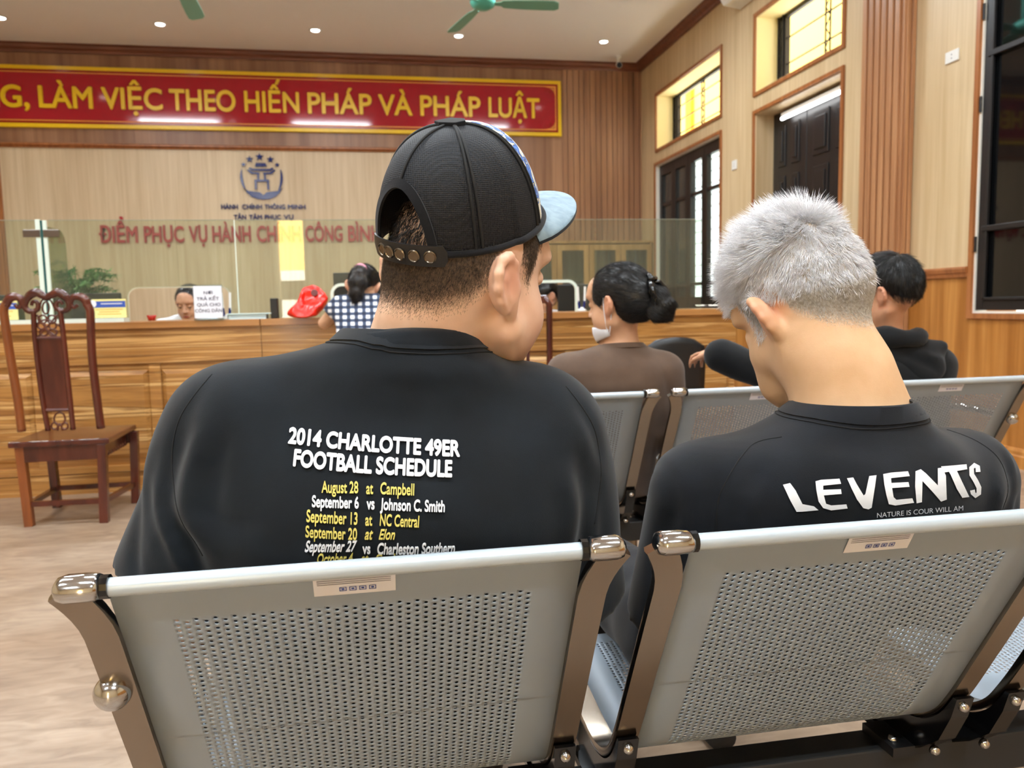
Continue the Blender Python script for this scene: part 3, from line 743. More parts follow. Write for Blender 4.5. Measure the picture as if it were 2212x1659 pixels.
t = thing('paper_tray', 'pale blue stack of papers on the counter right of the pens', 'papers', (-.72, 5.1, CT))
mb = MB(); mb.box((-.85, 5.06, CT), (-.63, 5.19, CT+.03)); mb.build('stack', mat('pale blue paper', (196, 220, 226), .6), t)
mb = MB(); mb.box((-.86, 5.05, CT+.03), (-.6, 5.18, CT+.036)); mb.build('folder', mat('clear folder', (206, 232, 232), .3), t)
t = thing('black_box', 'small black device standing left of the red bag', 'device', (-.57, 5.12, CT))
mb = MB(); mb.box((-.605, 5.08, CT), (-.562, 5.16, CT+.125)); mb.build('body', M['black_plastic'], t, bevel=.004)
t = thing('red_cup', 'little red cup beside the clerk with the white shirt', 'cup', (-1.43, 5.4, CT))
c = at(328, 693, 5.5)
mb = MB(); mb.lathe([(0, 0), (.02, 0), (.03, .035), (.027, .035), (.018, .004), (0, .004)], (c.x, 5.5, CT), 18); mb.build('bowl', mat('red plastic', (190, 40, 30), .4), t, smooth=True)
bpy.data.objects['red_cup'].location = (c.x, 5.5, CT); 
for ch in bpy.data.objects['red_cup'].children: ch.matrix_parent_inverse = Matrix.Translation(Vector((-c.x, -5.5, -CT)))

# red plastic bag: a tied sack with a die-cut handle
t = thing('plastic_bag', 'bright red plastic carrier bag slumped on the counter', 'bag', (-.38, 5.0, CT))
prof = [(613, 690), (625, 668), (643, 650), (650, 640), (651, 620), (678, 611), (700, 628), (713, 641), (704, 660), (690, 675), (684, 690)]
cx_, cz_ = 662, 668
mb = MB(); rings = []
for sgn, sc_ in ((-1, .35), (-1, .75), (-.7, .97), (0, 1.0), (.7, .97), (1, .75), (1, .35)):
    ring = []
    for px, py in prof:
        fx, fy = cx_+(px-cx_)*sc_, min(690, cz_+(py-cz_)*sc_) if py < 689 else 690
        p = at(fx, fy, 4.98); thick = .075*max(.12, min(1, (py-612)/70+.1))
        ring.append(Vector((p.x, 4.98+sgn*thick*(1 if sc_ > .9 else 1.2)+.012*math.sin(px*.4+py*.2), max(p.z, CT+.002))))
    rings.append(ring)
n = len(prof); vs = [v for r in rings for v in r]; fs = []
for i in range(len(rings)-1):
    for j in range(n): fs.append((i*n+j, i*n+(j+1) % n, (i+1)*n+(j+1) % n, (i+1)*n+j))
fs += [tuple(range(n-1, -1, -1)), tuple((len(rings)-1)*n+j for j in range(n))]
mb.add(vs, fs); o = mb.build('sack', mat('red polythene', (226, 36, 18), .25, spec=.6), t, smooth=True)
md = o.modifiers.new('sub', 'SUBSURF'); md.levels = md.render_levels = 2
tx = bpy.data.textures.new('crinkle', 'CLOUDS'); tx.noise_scale = .05
md = o.modifiers.new('crinkle', 'DISPLACE'); md.texture = tx; md.strength = .022; md.mid_level = .5
mb = MB(); c = at(678, 632, 4.9)
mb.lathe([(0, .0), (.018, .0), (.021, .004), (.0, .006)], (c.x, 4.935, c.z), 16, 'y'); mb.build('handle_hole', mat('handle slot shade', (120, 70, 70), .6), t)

# feathery potted fern
t = thing('potted_fern', 'feathery green potted plant behind the glass at the left', 'plant', (-1.97, 5.895, .735))
GR = [mat('fern green', (58, 116, 58), .6), mat('fern light green', (104, 158, 90), .6)]
mb = MB(); mb.lathe([(0, 0), (.07, 0), (.10, .38), (.092, .38), (.088, .36), (0, .36)], (-1.97, 5.895, .735), 24); mb.build('pot', mat('grey ceramic', (150, 156, 148), .3), t, smooth=False)
rs = random.Random(3)
mb = MB(); mf = MB()
c0 = Vector((-1.97, 5.895, 1.09))
for k in range(44):
    az = rs.uniform(0, 2*math.pi); L = rs.uniform(.10, .29); up = rs.uniform(.14, .31)
    if k == 0: az, L, up = math.pi*.95, .17, .36
    pts = []
    for i in range(9):
        u = i/8; r = L*u**1.3; z = up*math.sin(min(1, u*1.12)*math.pi*.62)
        pts.append(c0+Vector((math.cos(az)*r, math.sin(az)*r*.7, z)))
    mb.tube(pts, .0022, 5)
    for i in range(3, 9):
        for q in range(12):
            p = pts[i]+(pts[i-1]-pts[i])*rs.random()
            d = Vector((rs.uniform(-1, 1), rs.uniform(-1, 1), rs.uniform(-.9, .35))).normalized()*rs.uniform(.026, .055)
            s_ = d.cross(Vector((rs.random(), rs.random(), 1))).normalized()*.0048
            mf.add([p-s_, p+s_, p+d+s_*.2, p+d-s_*.2], [(0, 1, 2, 3)], rs.randint(0, 1))
mb.build('stem', GR[0], t); o = mf.build('fronds', GR, t, fix=False)

# ------------------------------------------------------------------ carved wooden chair at the left
def carved_chair():
    t = thing('carved_chair', 'dark carved high back wooden chair standing before the counter', 'chair', (-1.60, 4.5, 0))
    bl, br, fl_, fr_ = Vector((-1.765, 4.345, 0)), Vector((-1.40, 4.325, 0)), Vector((-1.775, 4.74, 0)), Vector((-1.36, 4.74, 0))
    SH = .435
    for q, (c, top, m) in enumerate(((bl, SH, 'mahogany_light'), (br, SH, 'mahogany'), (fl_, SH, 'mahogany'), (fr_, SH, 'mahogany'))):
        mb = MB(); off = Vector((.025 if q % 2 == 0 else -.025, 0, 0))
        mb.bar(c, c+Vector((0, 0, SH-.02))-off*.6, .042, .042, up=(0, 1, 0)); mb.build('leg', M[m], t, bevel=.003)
    mb = MB(); mb.box((-1.82, 4.30, SH-.02), (-1.345, 4.79, SH+.01)); mb.build('seat', M['mahogany'], t, bevel=.006)
    mb = MB()
    mb.box((-1.765, 4.325, SH-.10), (-1.41, 4.345, SH-.02)); mb.box((-1.75, 4.745, SH-.09), (-1.37, 4.765, SH-.02)); mb.box((-1.405, 4.35, SH-.075), (-1.385, 4.75, SH-.02)); mb.box((-1.785, 4.35, SH-.075), (-1.765, 4.75, SH-.02))
    for k in range(9): mb.ball((-1.395, 4.40+k*.042, SH-.085), (.011, .02, .018), 8, 6)
    mb.build('apron', M['mahogany'], t)
    for p, q in ((bl, br), (fl_, fr_), (bl, fl_), (br, fr_)):
        z = .11 if (p, q) != (bl, br) else .115
        mb = MB(); mb.bar(p+Vector((0, 0, z)), q+Vector((0, 0, z)), .022, .026); mb.build('stretcher', M['mahogany'], t)
    Y = lambda z: 4.345-(z-SH)*.06
    P = lambda px, py, dy=0: (lambda z: at(px, py, Y(z)+dy))(1.08+(665-py)*4.34/1700)
    def path(pts, r, k=10, name='backrest_post', m='mahogany', n=6):
        # smooth through the points
        A = [P(*p) for p in pts]; out = []
        for i in range(len(A)-1):
            p0, p1, p2, p3 = A[max(i-1, 0)], A[i], A[i+1], A[min(i+2, len(A)-1)]
            for j in range(n):
                u = j/n
                out.append(.5*((2*p1)+(p2-p0)*u+(2*p0-5*p1+4*p2-p3)*u*u+(3*p1-p0-3*p2+p3)*u**3))
        out.append(A[-1])
        if isinstance(r, list): r = list(np.interp(np.linspace(0, 1, len(out)), np.linspace(0, 1, len(r)), r))
        mb = MB(); mb.tube(out, r, k); return mb
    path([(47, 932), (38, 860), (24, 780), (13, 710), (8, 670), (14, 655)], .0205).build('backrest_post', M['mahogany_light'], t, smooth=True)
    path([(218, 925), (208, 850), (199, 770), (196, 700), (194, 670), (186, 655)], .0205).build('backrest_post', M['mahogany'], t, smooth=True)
    mb = path([(12, 660), (20, 645), (34, 641), (46, 648), (47, 660), (38, 664), (33, 657)], [.02, .022, .02, .016, .012, .010, .008])
    for pts, r in (([(189, 660), (184, 648), (172, 641), (158, 643), (153, 655), (160, 664), (168, 658)], [.02, .022, .02, .016, .012, .010, .008]),
                   ([(48, 655), (56, 648), (66, 637), (80, 632), (95, 640), (102, 641), (112, 637), (126, 632), (140, 640), (148, 650), (153, 656)], [.012, .016, .021, .022, .018, .017, .018, .022, .021, .016, .012]),
                   ([(58, 646), (53, 660), (60, 671), (72, 673), (82, 666), (80, 653), (71, 652), (68, 660)], [.016, .016, .014, .013, .012, .010, .009, .008]),
                   ([(146, 648), (150, 660), (143, 670), (131, 671), (122, 664), (123, 654), (131, 651), (136, 658)], [.016, .016, .014, .013, .012, .010, .009, .008])):
        q = path(pts, r); mb.add(q.v, q.f)
    mb.build('crest_rail', M['mahogany'], t, smooth=True)
    for a in ([(72, 668), (76, 735), (90, 850), (104, 930)], [(130, 668), (138, 735), (150, 850), (158, 928)]):
        path(a, .0135, 8).build('splat_stile', M['mahogany'], t, smooth=True)
    mb = MB(); q = [P(79, 733), P(136, 733), P(152, 884), P(98, 884)]
    mb.poly(q, (0, .014, 0)); mb.build('splat_panel', M['mahogany'], t)
    for l in ([(80, 730), (135, 730)], [(98, 886), (150, 885)]): path(l, .0095, 6, n=2).build('splat_rail', M['mahogany'], t)
    mb = MB()
    def curl(pts, r=.0048):
        q = path(pts, r, 6, n=4); mb.add(q.v, q.f)
    def ringp(cx, cy, rx, ry): curl([(cx+rx*math.cos(a), cy+ry*math.sin(a)) for a in np.linspace(0, 2*math.pi, 9)])
    for cx, cy, rx, ry in ((99, 665, 7, 13), (92, 690, 9, 9), (112, 690, 9, 9), (90, 704, 8, 7), (114, 704, 8, 7), (95, 718, 9, 7), (114, 718, 9, 7)): ringp(cx, cy, rx, ry)
    for l in ([(80, 680), (102, 712), (124, 728)], [(124, 680), (102, 706), (82, 728)], [(84, 672), (90, 650), (99, 648), (110, 650), (120, 672)], [(78, 700), (102, 690), (130, 705)]): curl(l)
    mb.build('openwork', M['mahogany'], t, smooth=True); mb = MB()
    ringp(129, 905, 12, 14); ringp(118, 920, 7, 7); ringp(140, 920, 7, 7); curl([(124, 930), (129, 915), (136, 930)])
    mb.build('openwork', M['mahogany'], t, smooth=True)
carved_chair()
# slat back chair beyond the capped man
t = thing('slat_chair', 'dark slat back wooden chair at the counter beyond the capped man', 'chair', (.85, 4.5, 0))
yb_ = 4.34
for x, m in ((.66, 0), (.985, 1)):
    mb = MB(); mb.tube([(x, yb_, 0), (x, yb_, .44), (x, yb_-.03, .8), (x-.005, yb_-.06, 1.08), (x-.03, yb_-.06, 1.125)], .018, 10); mb.build('rear_leg', M['mahogany'], t, smooth=True)
for x in (.66, .985):
    mb = MB(); mb.bar((x, yb_+.4, 0), (x, yb_+.4, .43), .036); mb.build('front_leg', M['mahogany'], t)
mb = MB(); mb.box((.64, yb_-.02, .43), (1.01, yb_+.43, .455)); mb.build('seat', M['mahogany'], t, bevel=.005)
mb = MB(); mb.bar((.63, yb_-.06, 1.11), (.97, yb_-.06, 1.11), .03, .045); mb.build('top_rail', M['mahogany'], t, bevel=.006)
for x in (.76, .81, .86):
    mb = MB(); mb.bar((x, yb_-.005, .455), (x, yb_-.055, 1.10), .018, .012, up=(0, 1, 0)); mb.build('back_slat', M['mahogany'], t)
# black office chair in front of the counter
t = thing('office_chair', 'black plastic swivel chair by the counter behind the woman in brown', 'chair', (1.70, 4.55, 0))
mb = MB(); N = 9; vs = []; fs = []
for i in range(N):
    for j in range(9):
        u = -1+2*i/(N-1); v = j/8
        w = .19*(1-.10*abs(v-.6)-.03*v)*(1 if v < .85 else 1-.35*((v-.85)/.15)**2)
        vs.append((1.72+u*w, 4.30-.03*(1-u*u)+.05*v*0, .56+.30*v+.02*(1-u*u)*v))
for i in range(N-1):
    for j in range(8): fs.append((i*9+j, (i+1)*9+j, (i+1)*9+j+1, i*9+j+1))
mb.add(vs, fs); o = mb.build('backrest', M['black_plastic'], t, smooth=True)
md = o.modifiers.new('thick', 'SOLIDIFY'); md.thickness = .018; md.offset = 0
mb = MB(); mb.box((1.5, 4.34, .45), (1.94, 4.78, .50)); mb.build('seat', M['black_plastic'], t, bevel=.02)
mb = MB(); mb.bar((1.72, 4.5, .44), (1.72, 4.27, .44), .06, .012); mb.bar((1.72, 4.275, .44), (1.72, 4.275, .66), .06, .012, up=(0, 1, 0)); mb.build('back_bracket', M['black_plastic'], t)
mb = MB(); mb.tube([(1.72, 4.56, .08), (1.72, 4.56, .45)], .025); mb.build('gas_lift', M['chrome'], t, smooth=True)
for k in range(5):
    a = R(72*k+20); c, s = math.cos(a), math.sin(a)
    mb = MB(); mb.bar((1.72+c*.02, 4.56+s*.02, .11), (1.72+c*.27, 4.56+s*.27, .075), .035, .025); lgo = mb.build('base_arm', M['chrome'], t)
    mb = MB(); mb.lathe([(0, -.02), (.028, -.02), (.028, .02), (0, .02)], (1.72+c*.27, 4.56+s*.27, .028), 14, 'y'); mb.build('caster', M['black_plastic'], lgo)
# ------------------------------------------------------------------ steel waiting benches
# side profile (depth behind the top rail, height)
def smooth_path(pts, n=6):
    A = [Vector(p) for p in pts]; out = []
    for i in range(len(A)-1):
        p0, p1, p2, p3 = A[max(i-1, 0)], A[i], A[i+1], A[min(i+2, len(A)-1)]
        for j in range(n):
            u = j/n
            out.append(.5*((2*p1)+(p2-p0)*u+(2*p0-5*p1+4*p2-p3)*u*u+(3*p1-p0-3*p2+p3)*u**3))
    out.append(A[-1]); return out
PROF = smooth_path([(0, .806, 0), (.010, .786, 0), (.065, .69, 0), (.130, .575, 0), (.137, .563, 0), (.186, .478, 0), (.222, .430, 0), (.272, .402, 0), (.35, .397, 0), (.60, .422, 0), (.638, .416, 0), (.655, .392, 0)])
PD = [0]
for a, b in zip(PROF, PROF[1:]): PD.append(PD[-1]+(b-a).length)
_py = [p.x for p in PROF]; _pz = [p.y for p in PROF]
def prof(s): return float(np.interp(s, PD, _py)), float(np.interp(s, PD, _pz))
def s_at(y): return float(np.interp(y, _py, PD))
def perforated(w, cp=.0098, rp=.0087, r=.0024):
    V = []; F = []; idx = {}
    def vid(x, s):
        k = (round(x, 5), round(s, 5))
        if k not in idx:
            y, z = prof(s); idx[k] = len(V); V.append((x, y, z))
        return idx[k]
    nc = int((w-.10)/cp); x0 = -nc*cp/2
    zones = [(s_at(.0265), s_at(.262)), (s_at(.36), s_at(.60))]
    S = [0.0]; SE = PD[-1]
    zz = []
    for a, b in zones:
        n = int((b-a)/rp); zz.append((a, n))
    for c in range(nc):
        xa, xb = x0+c*cp, x0+(c+1)*cp; xm = (xa+xb)/2
        for a, n in zz:
            off = rp/2 if c % 2 else 0
            for k in range(n):
                s0 = a+k*rp+off; s1 = s0+rp; sm = (s0+s1)/2
                o = [vid(xa, s0), vid(xm, s0), vid(xb, s0), vid(xb, sm), vid(xb, s1), vid(xm, s1), vid(xa, s1), vid(xa, sm)]
                h = [vid(xm+r*math.cos(t), sm+r*math.sin(t)) for t in [R(-135+45*i) for i in range(8)]]
                for i in range(8): F.append((o[i], o[(i+1) % 8], h[(i+1) % 8], h[i]))
        # plain runs between zones in this column, sharing the neighbours' vertices
        o_ = rp/2 if c % 2 else 0
        runs = []; prev = list(np.linspace(0, zz[0][0], 5))
        for q, (a, n) in enumerate(zz):
            runs.append(prev+([a+o_] if o_ else []))
            e0, e1 = a+n*rp, a+(n+.5)*rp; nxt = zz[q+1][0] if q+1 < len(zz) else SE
            prev = ([e0, e1] if not o_ else [e1])+list(np.linspace(e1, nxt, max(3, int((nxt-e1)/.006))))[1:]
        runs.append(prev)
        for L in runs:
            for p, q in zip(L, L[1:]): F.append((vid(xa, p), vid(xb, p), vid(xb, q), vid(xa, q)))
    for xa, xb, key in ((-w/2, x0, x0), (x0+nc*cp, w/2, x0+nc*cp)):
        L = sorted({k[1] for k in idx if abs(k[0]-round(key, 5)) < 2e-6})
        for p, q in zip(L, L[1:]): F.append((vid(xa, p), vid(xb, p), vid(xb, q), vid(xa, q)))
    me = bpy.data.meshes.new('seat_shell'); me.from_pydata(V, [], F)
    me.polygons.foreach_set('use_smooth', [True]*len(F)); me.materials.append(M['silver_sheet'])
    return me
def child(name, mesh, parent, loc=(0, 0, 0), scale=None):
    o = bpy.data.objects.new(name, mesh); COL.objects.link(o); o.parent = parent; o.location = loc
    if scale: o.scale = scale
    return o
def loc_mesh(mb, name, m, **kw):
    o = mb.build(name, m, None, **kw); me = o.data; bpy.data.objects.remove(o); return me
def bench(name, label, x_first, Y0, w, gap, n, left_arm=True, right_arm=True):
    t = thing(name, label, 'bench', (0, Y0, 0), group='perforated steel waiting benches')
    sheet = perforated(w)
    m = MB(); m.tube([(-w/2-.004, -.003, .806), (w/2+.004, -.003, .806)], .0098, 14); rail = loc_mesh(m, 'top_rail', M['rail'], auto=40)
    # label under the rail
    def onback(x, s, d=.002):
        y, z = prof(s); y2, z2 = prof(s+.002); nx, nz = -(z-z2), -(y2-y); L = math.hypot(nx, nz)
        return (x, y-abs(nx)/L*d, z-abs(nz)/L*d)
    m = MB(); xs_, ss_ = np.linspace(-.047, .04, 7), np.linspace(.0115, .0375, 5)
    m.add([onback(x, s, .0022) for s in ss_ for x in xs_], [(i*7+j, i*7+j+1, (i+1)*7+j+1, (i+1)*7+j) for i in range(4) for j in range(6)])
    stick = loc_mesh(m, 'maker_label', M['paper'])
    m = MB()
    for k in range(4):
        x = -.020+k*.0105
        for a, b, c, d in ((0, .0075, 0, .0009), (0, .0075, .0056, .0065), (0, .0009, 0, .0065), (.0066, .0075, 0, .0065), (.0022, .0052, .002, .0045)):
            m.add([onback(x+a, .025+c, .0028), onback(x+b, .025+c, .0028), onback(x+b, .025+d, .0028), onback(x+a, .025+d, .0028)], [(0, 1, 2, 3)])
    icons = loc_mesh(m, 'handling_icons', M['blue_ink'])
    m = MB()
    for s in (.0135, .0165, .0195): m.add([onback(-.043, s, .0028), onback(.035, s, .0028), onback(.035, s+.0008, .0028), onback(-.043, s+.0008, .0028)], [(0, 1, 2, 3)])
    lines = loc_mesh(m, 'fine_print', M['ink'])
    # chrome side strip, following the profile just outside the sheet
    def strip(sg):
        m = MB(); path = []; ups = []
        for i in range(0, len(PROF)):
            p = PROF[i]; a = PROF[max(i-1, 0)]; b = PROF[min(i+1, len(PROF)-1)]
            d = (b-a).normalized(); nrm = Vector((-d.y, d.x, 0))  # (y,z) plane; points up/back
            if nrm.x > 0 and i < 20: nrm = -nrm
            fl = max(0, 1-PD[i]/.075)**2*.022
            path.append((sg*(.018+fl), p.x, p.y)); ups.append((0, -d.y, d.x))
        sec = [(-.017, -.006), (.017, -.006), (.0185, 0), (.017, .006), (-.017, .006), (-.0185, 0)]
        m.sweep(path, sec, ups=ups); return loc_mesh(m, 'side_frame', M['chrome_warm'], auto=35)
    strips = {1: strip(1), -1: strip(-1)}
    def cap(sg):
        m = MB()
        N = 8
        m.sweep([(sg*u, -.004, .808) for u in (.004, .008, .02, .036, .043, .047)], lambda i: [((.017, .0185, .019, .019, .016, .008)[i]*math.cos(a), (.0115, .0135, .014, .014, .012, .006)[i]*math.sin(a)) for a in np.linspace(0, 2*math.pi, 17)[:-1]], ups=(0, 0, 1))
        return loc_mesh(m, 'end_cap', M['chrome'], smooth=True)
    caps = {1: cap(1), -1: cap(-1)}
    def capcollar(sg):
        m = MB(); m.tube([(sg*-.004, -.003, .807), (sg*.006, -.003, .807)], .0125, 12); return loc_mesh(m, 'cap_collar', M['black_gloss'])
    cols = {1: capcollar(1), -1: capcollar(-1)}
    # bracket under the bend
    def bracket(sg):
        m = MB(); outer = []; i0 = [i for i, p in enumerate(PROF) if p.x > .185][0]; i1 = [i for i, p in enumerate(PROF) if p.x > .40][0]
        inner = [(PROF[i].x-.004, PROF[i].y-.008) for i in range(i0, i1)]
        out = [(.40, .345), (.37, .325), (.33, .318), (.29, .325), (.25, .35), (.21, .385), (.185, .435), (.174, .47)]
        m.poly([(sg*.004, y, z) for y, z in inner+out], (sg*.03, 0, 0))
        m.box((min(sg*.0, sg*.045), .30, .322), (max(sg*.0, sg*.045), .40, .335))
        return loc_mesh(m, 'bracket', M['black_gloss'], bevel=0)
    brs = {1: bracket(1), -1: bracket(-1)}
    m = MB(); m.lathe([(0, -.007), (.006, -.006), (.008, -.001), (.008, .003), (0, .003)], (0, 0, 0), 14, 'y'); bolt = loc_mesh(m, 'bolt', M['chrome'], smooth=True)
    m = MB(); m.box((-.045, .262, .330), (.03, .345, .346)); plate_ = loc_mesh(m, 'mount_plate', M['black_plastic'], bevel=0)
    for k in range(n):
        xc = x_first+w/2+k*(w+gap)
        sh = child('seat_shell', sheet, t, (xc, 0, 0))
        md = sh.modifiers.new('thick', 'SOLIDIFY'); md.thickness = .0011; md.offset = 0
        child('top_rail', rail, sh)
        st = child('maker_label', stick, sh)
        stt = child('handling_icons', icons, sh); child('fine_print', lines, sh)
        for sg in (-1, 1):
            fr_ = child('side_frame', strips[sg], t, (xc+sg*w/2, 0, 0))
            child('end_cap', caps[sg], fr_); child('cap_collar', cols[sg], fr_)
            br = child('bracket', brs[sg], t, (xc+sg*w/2, 0, 0))
            child('bolt', bolt, br, (sg*.019, .178, .455)); child('bolt', bolt, br, (sg*.019, .236, .352))
    x0, x1 = x_first+.03, x_first+n*w+(n-1)*gap-.03
    mb = MB(); mb.box((x0, .288, .262), (x1, .352, .330)); o = mb.build('beam', M['beam'], t, world=False, bevel=.004)
    for k in range(n-1):
        xm = x_first+(k+1)*w+k*gap+gap/2
        mp = child('mount_plate', plate_, t, (xm-.055, 0, 0)); child('bolt', bolt, mp, (-.03, .285, .348)).rotation_euler = (R(-90), 0, 0); child('bolt', bolt, mp, (.01, .285, .348)).rotation_euler = (R(-90), 0, 0)
    for xm in (x_first+w+gap/2, x_first+(n-1)*w+(n-2)*gap+gap/2):
        mb = MB(); mb.tube([(xm, .32, .262), (xm, .32, .03)], .021, 20); lg_ = mb.build('leg', M['chrome_warm'], t, world=False, auto=40)
        mb = MB(); mb.sweep([(xm, .06, .018), (xm, .2, .034), (xm, .44, .034), (xm, .58, .018)], [(-.028, -.012), (.028, -.012), (.028, .012), (-.028, .012)], ups=(0, 0, 1)); mb.build('foot_bar', M['chrome_warm'], lg_, world=False)
        for y in (.075, .565):
            mb = MB(); mb.lathe([(0, 0), (.024, 0), (.024, .01), (0, .012)], (xm, y, 0), 16); mb.build('foot_pad', M['black_plastic'], lg_, world=False)
    for on, x, sg in ((left_arm, x_first-.026, -1), (right_arm, x_first+n*w+(n-1)*gap+.026, 1)):
        if not on: continue
        xx = x+sg*.0
        pts = smooth_path([(xx, .082, .662), (xx, .14, .668), (xx, .30, .672), (xx, .40, .655), (xx, .45, .60), (xx, .46, .50), (xx, .455, .40)], 5)
        mb = MB(); mb.tube(pts, .0135, 14); a_ = mb.build('armrest', M['chrome'], t, world=False, auto=50)
        mb = MB(); mb.ball((xx, .075, .66), .0205, 24, 16); mb.build('ball_end', M['chrome'], a_, world=False, smooth=True)
    return t
M['beam'] = mat('black beam', (34, 35, 36), .5)
near_bench = bench('waiting_bench', 'nearest perforated steel waiting bench, behind the two men in black shirts', -.272, .832, .497, .129, 3)
far_bench = bench('waiting_bench', 'farther perforated steel waiting bench, with the woman in brown and the man in a hoodie', .275, 2.25, .528, .132, 3)
# ------------------------------------------------------------------ organic surfaces: implicit fields meshed with surface nets
def axis(lo, hi, h, fine=()):
    """grid coordinates with step h, and a finer step inside (a, b, hf) ranges"""
    out = [lo]
    while out[-1] < hi:
        x = out[-1]; st = h
        for a, b, hf in fine:
            if a-2*h <= x < b: st = hf if x >= a-1e-6 else min(st, max(hf, a-x))
        out.append(x+st)
    return np.array(out, dtype=np.float32)
class Field:
    def __init__(s, xs, ys, zs):
        s.a = [xs, ys, zs]; s.D = np.full((len(xs), len(ys), len(zs)), 9.0, np.float32)
    def region(s, lo, hi):
        sl = [slice(max(0, np.searchsorted(a, l)-1), min(len(a), np.searchsorted(a, h)+2)) for a, l, h in zip(s.a, lo, hi)]
        X = s.a[0][sl[0]][:, None, None]; Y = s.a[1][sl[1]][None, :, None]; Z = s.a[2][sl[2]][None, None, :]
        return tuple(sl), X, Y, Z
    def op(s, prim, k=.01, mode='add'):
        fn, lo, hi = prim; pad = k*1.2+.02
        sl, X, Y, Z = s.region([l-pad for l in lo], [h+pad for h in hi])
        if any(q.stop <= q.start for q in sl): return
        b = fn(X, Y, Z).astype(np.float32); a = s.D[sl]
        if mode == 'add': s.D[sl] = smin(a, b, k)
        elif mode == 'cut': s.D[sl] = -smin(-a, b, k)
        elif mode == 'push': s.D[sl] = a+b
    def add(s, *p, k=.01):
        for q in p: s.op(q, k)
    def cut(s, *p, k=.006):
        for q in p: s.op(q, k, 'cut')
    def mesh(s):
        D = s.D; nx, ny, nz = D.shape; ins = D < 0
        c = np.zeros((nx-1, ny-1, nz-1), np.uint8)
        for i in (0, 1):
            for j in (0, 1):
                for k in (0, 1): c += ins[i:nx-1+i, j:ny-1+j, k:nz-1+k]
        act = (c > 0) & (c < 8); I = np.argwhere(act)
        vid = np.full(act.shape, -1, np.int32); vid[act] = np.arange(len(I))
        cor = np.array([(i, j, k) for i in (0, 1) for j in (0, 1) for k in (0, 1)])
        d = np.stack([D[I[:, 0]+q[0], I[:, 1]+q[1], I[:, 2]+q[2]] for q in cor], 1)
        pos = np.zeros((len(I), 3)); cnt = np.zeros(len(I))
        for p in range(8):
            for q in range(p+1, 8):
                if np.abs(cor[p]-cor[q]).sum() != 1: continue
                m = (d[:, p] < 0) != (d[:, q] < 0)
                t = np.where(m, d[:, p]/np.where(m, d[:, p]-d[:, q], 1), 0)
                pos += m[:, None]*(cor[p]+(cor[q]-cor[p])*t[:, None]); cnt += m
        pos /= cnt[:, None]
        V = np.empty((len(I), 3))
        for x in range(3):
            a = s.a[x]; i = I[:, x]; V[:, x] = a[i]+(a[i+1]-a[i])*pos[:, x]
        F = []
        for ax in range(3):
            u, v = (ax+1) % 3, (ax+2) % 3
            s0 = [slice(None)]*3; s1 = [slice(None)]*3; s0[ax] = slice(0, -1); s1[ax] = slice(1, None)
            A, B = ins[tuple(s0)], ins[tuple(s1)]; ch = np.argwhere(A != B)
            ok = (ch[:, u] > 0) & (ch[:, v] > 0) & (ch[:, u] < D.shape[u]-1) & (ch[:, v] < D.shape[v]-1); ch = ch[ok]
            sg = A[tuple(ch.T)]
            def cell(du, dv):
                q = ch.copy(); q[:, u] += du; q[:, v] += dv; return vid[tuple(q.T)]
            quad = np.stack([cell(-1, -1), cell(0, -1), cell(0, 0), cell(-1, 0)], 1)
            quad[~sg] = quad[~sg][:, ::-1]; F.append(quad)
        return V, np.concatenate(F)
def smin(a, b, k):
    if k <= 0: return np.minimum(a, b)
    h = np.maximum(k-np.abs(a-b), 0)/k
    return np.minimum(a, b)-h*h*k*.25
class Frame:
    """placement of a local frame; primitives are given in local metres"""
    def __init__(s, loc=(0, 0, 0), rot=None, sc=1.0):
        s.t = np.array(loc, float); s.R = np.array(rot or Matrix.Identity(3), float) if not isinstance(rot, np.ndarray) else rot; s.s = sc
    def loc(s, X, Y, Z):
        x, y, z = X-s.t[0], Y-s.t[1], Z-s.t[2]; r = s.R/s.s
        return x*r[0, 0]+y*r[1, 0]+z*r[2, 0], x*r[0, 1]+y*r[1, 1]+z*r[2, 1], x*r[0, 2]+y*r[1, 2]+z*r[2, 2]
    def pt(s, p): return s.R @ (np.array(p, float)*s.s)+s.t
    def inv(s, P): return ((np.asarray(P)-s.t) @ s.R)/s.s
    def mat4(s): 
        m = Matrix([list(r) for r in s.R]).to_4x4() @ Matrix.Diagonal((s.s, s.s, s.s, 1)); m.translation = Vector(s.t); return m
W0 = Frame()
def ell(c, r, fr=W0, rot=None):
    f2 = Frame(fr.pt(c), fr.R @ (np.array(rot.to_matrix()) if rot else np.eye(3)), fr.s)
    r = (r, r, r) if not isinstance(r, (tuple, list)) else r
    def fn(X, Y, Z):
        x, y, z = f2.loc(X, Y, Z)
        k0 = np.sqrt((x/r[0])**2+(y/r[1])**2+(z/r[2])**2); k1 = np.sqrt((x/r[0]**2)**2+(y/r[1]**2)**2+(z/r[2]**2)**2)
        return k0*(k0-1)/np.maximum(k1, 1e-6)*f2.s
    m = max(r)*fr.s; return fn, f2.t-m, f2.t+m
def cone(a, b, ra, rb=None, fr=W0, clip=None):
    rb = ra if rb is None else rb
    A, B = fr.pt(a), fr.pt(b); ra, rb = ra*fr.s, rb*fr.s; v = B-A; L2 = max(v @ v, 1e-12)
    def fn(X, Y, Z):
        x, y, z = X-A[0], Y-A[1], Z-A[2]
        h = np.clip((x*v[0]+y*v[1]+z*v[2])/L2, 0, 1)
        d = np.sqrt((x-h*v[0])**2+(y-h*v[1])**2+(z-h*v[2])**2)-(ra+(rb-ra)*h)
        if clip is not None:
            c, n = clip; d = np.maximum(d, (X-c[0])*n[0]+(Y-c[1])*n[1]+(Z-c[2])*n[2])
        return d
    m = max(ra, rb); return fn, np.minimum(A, B)-m, np.maximum(A, B)+m
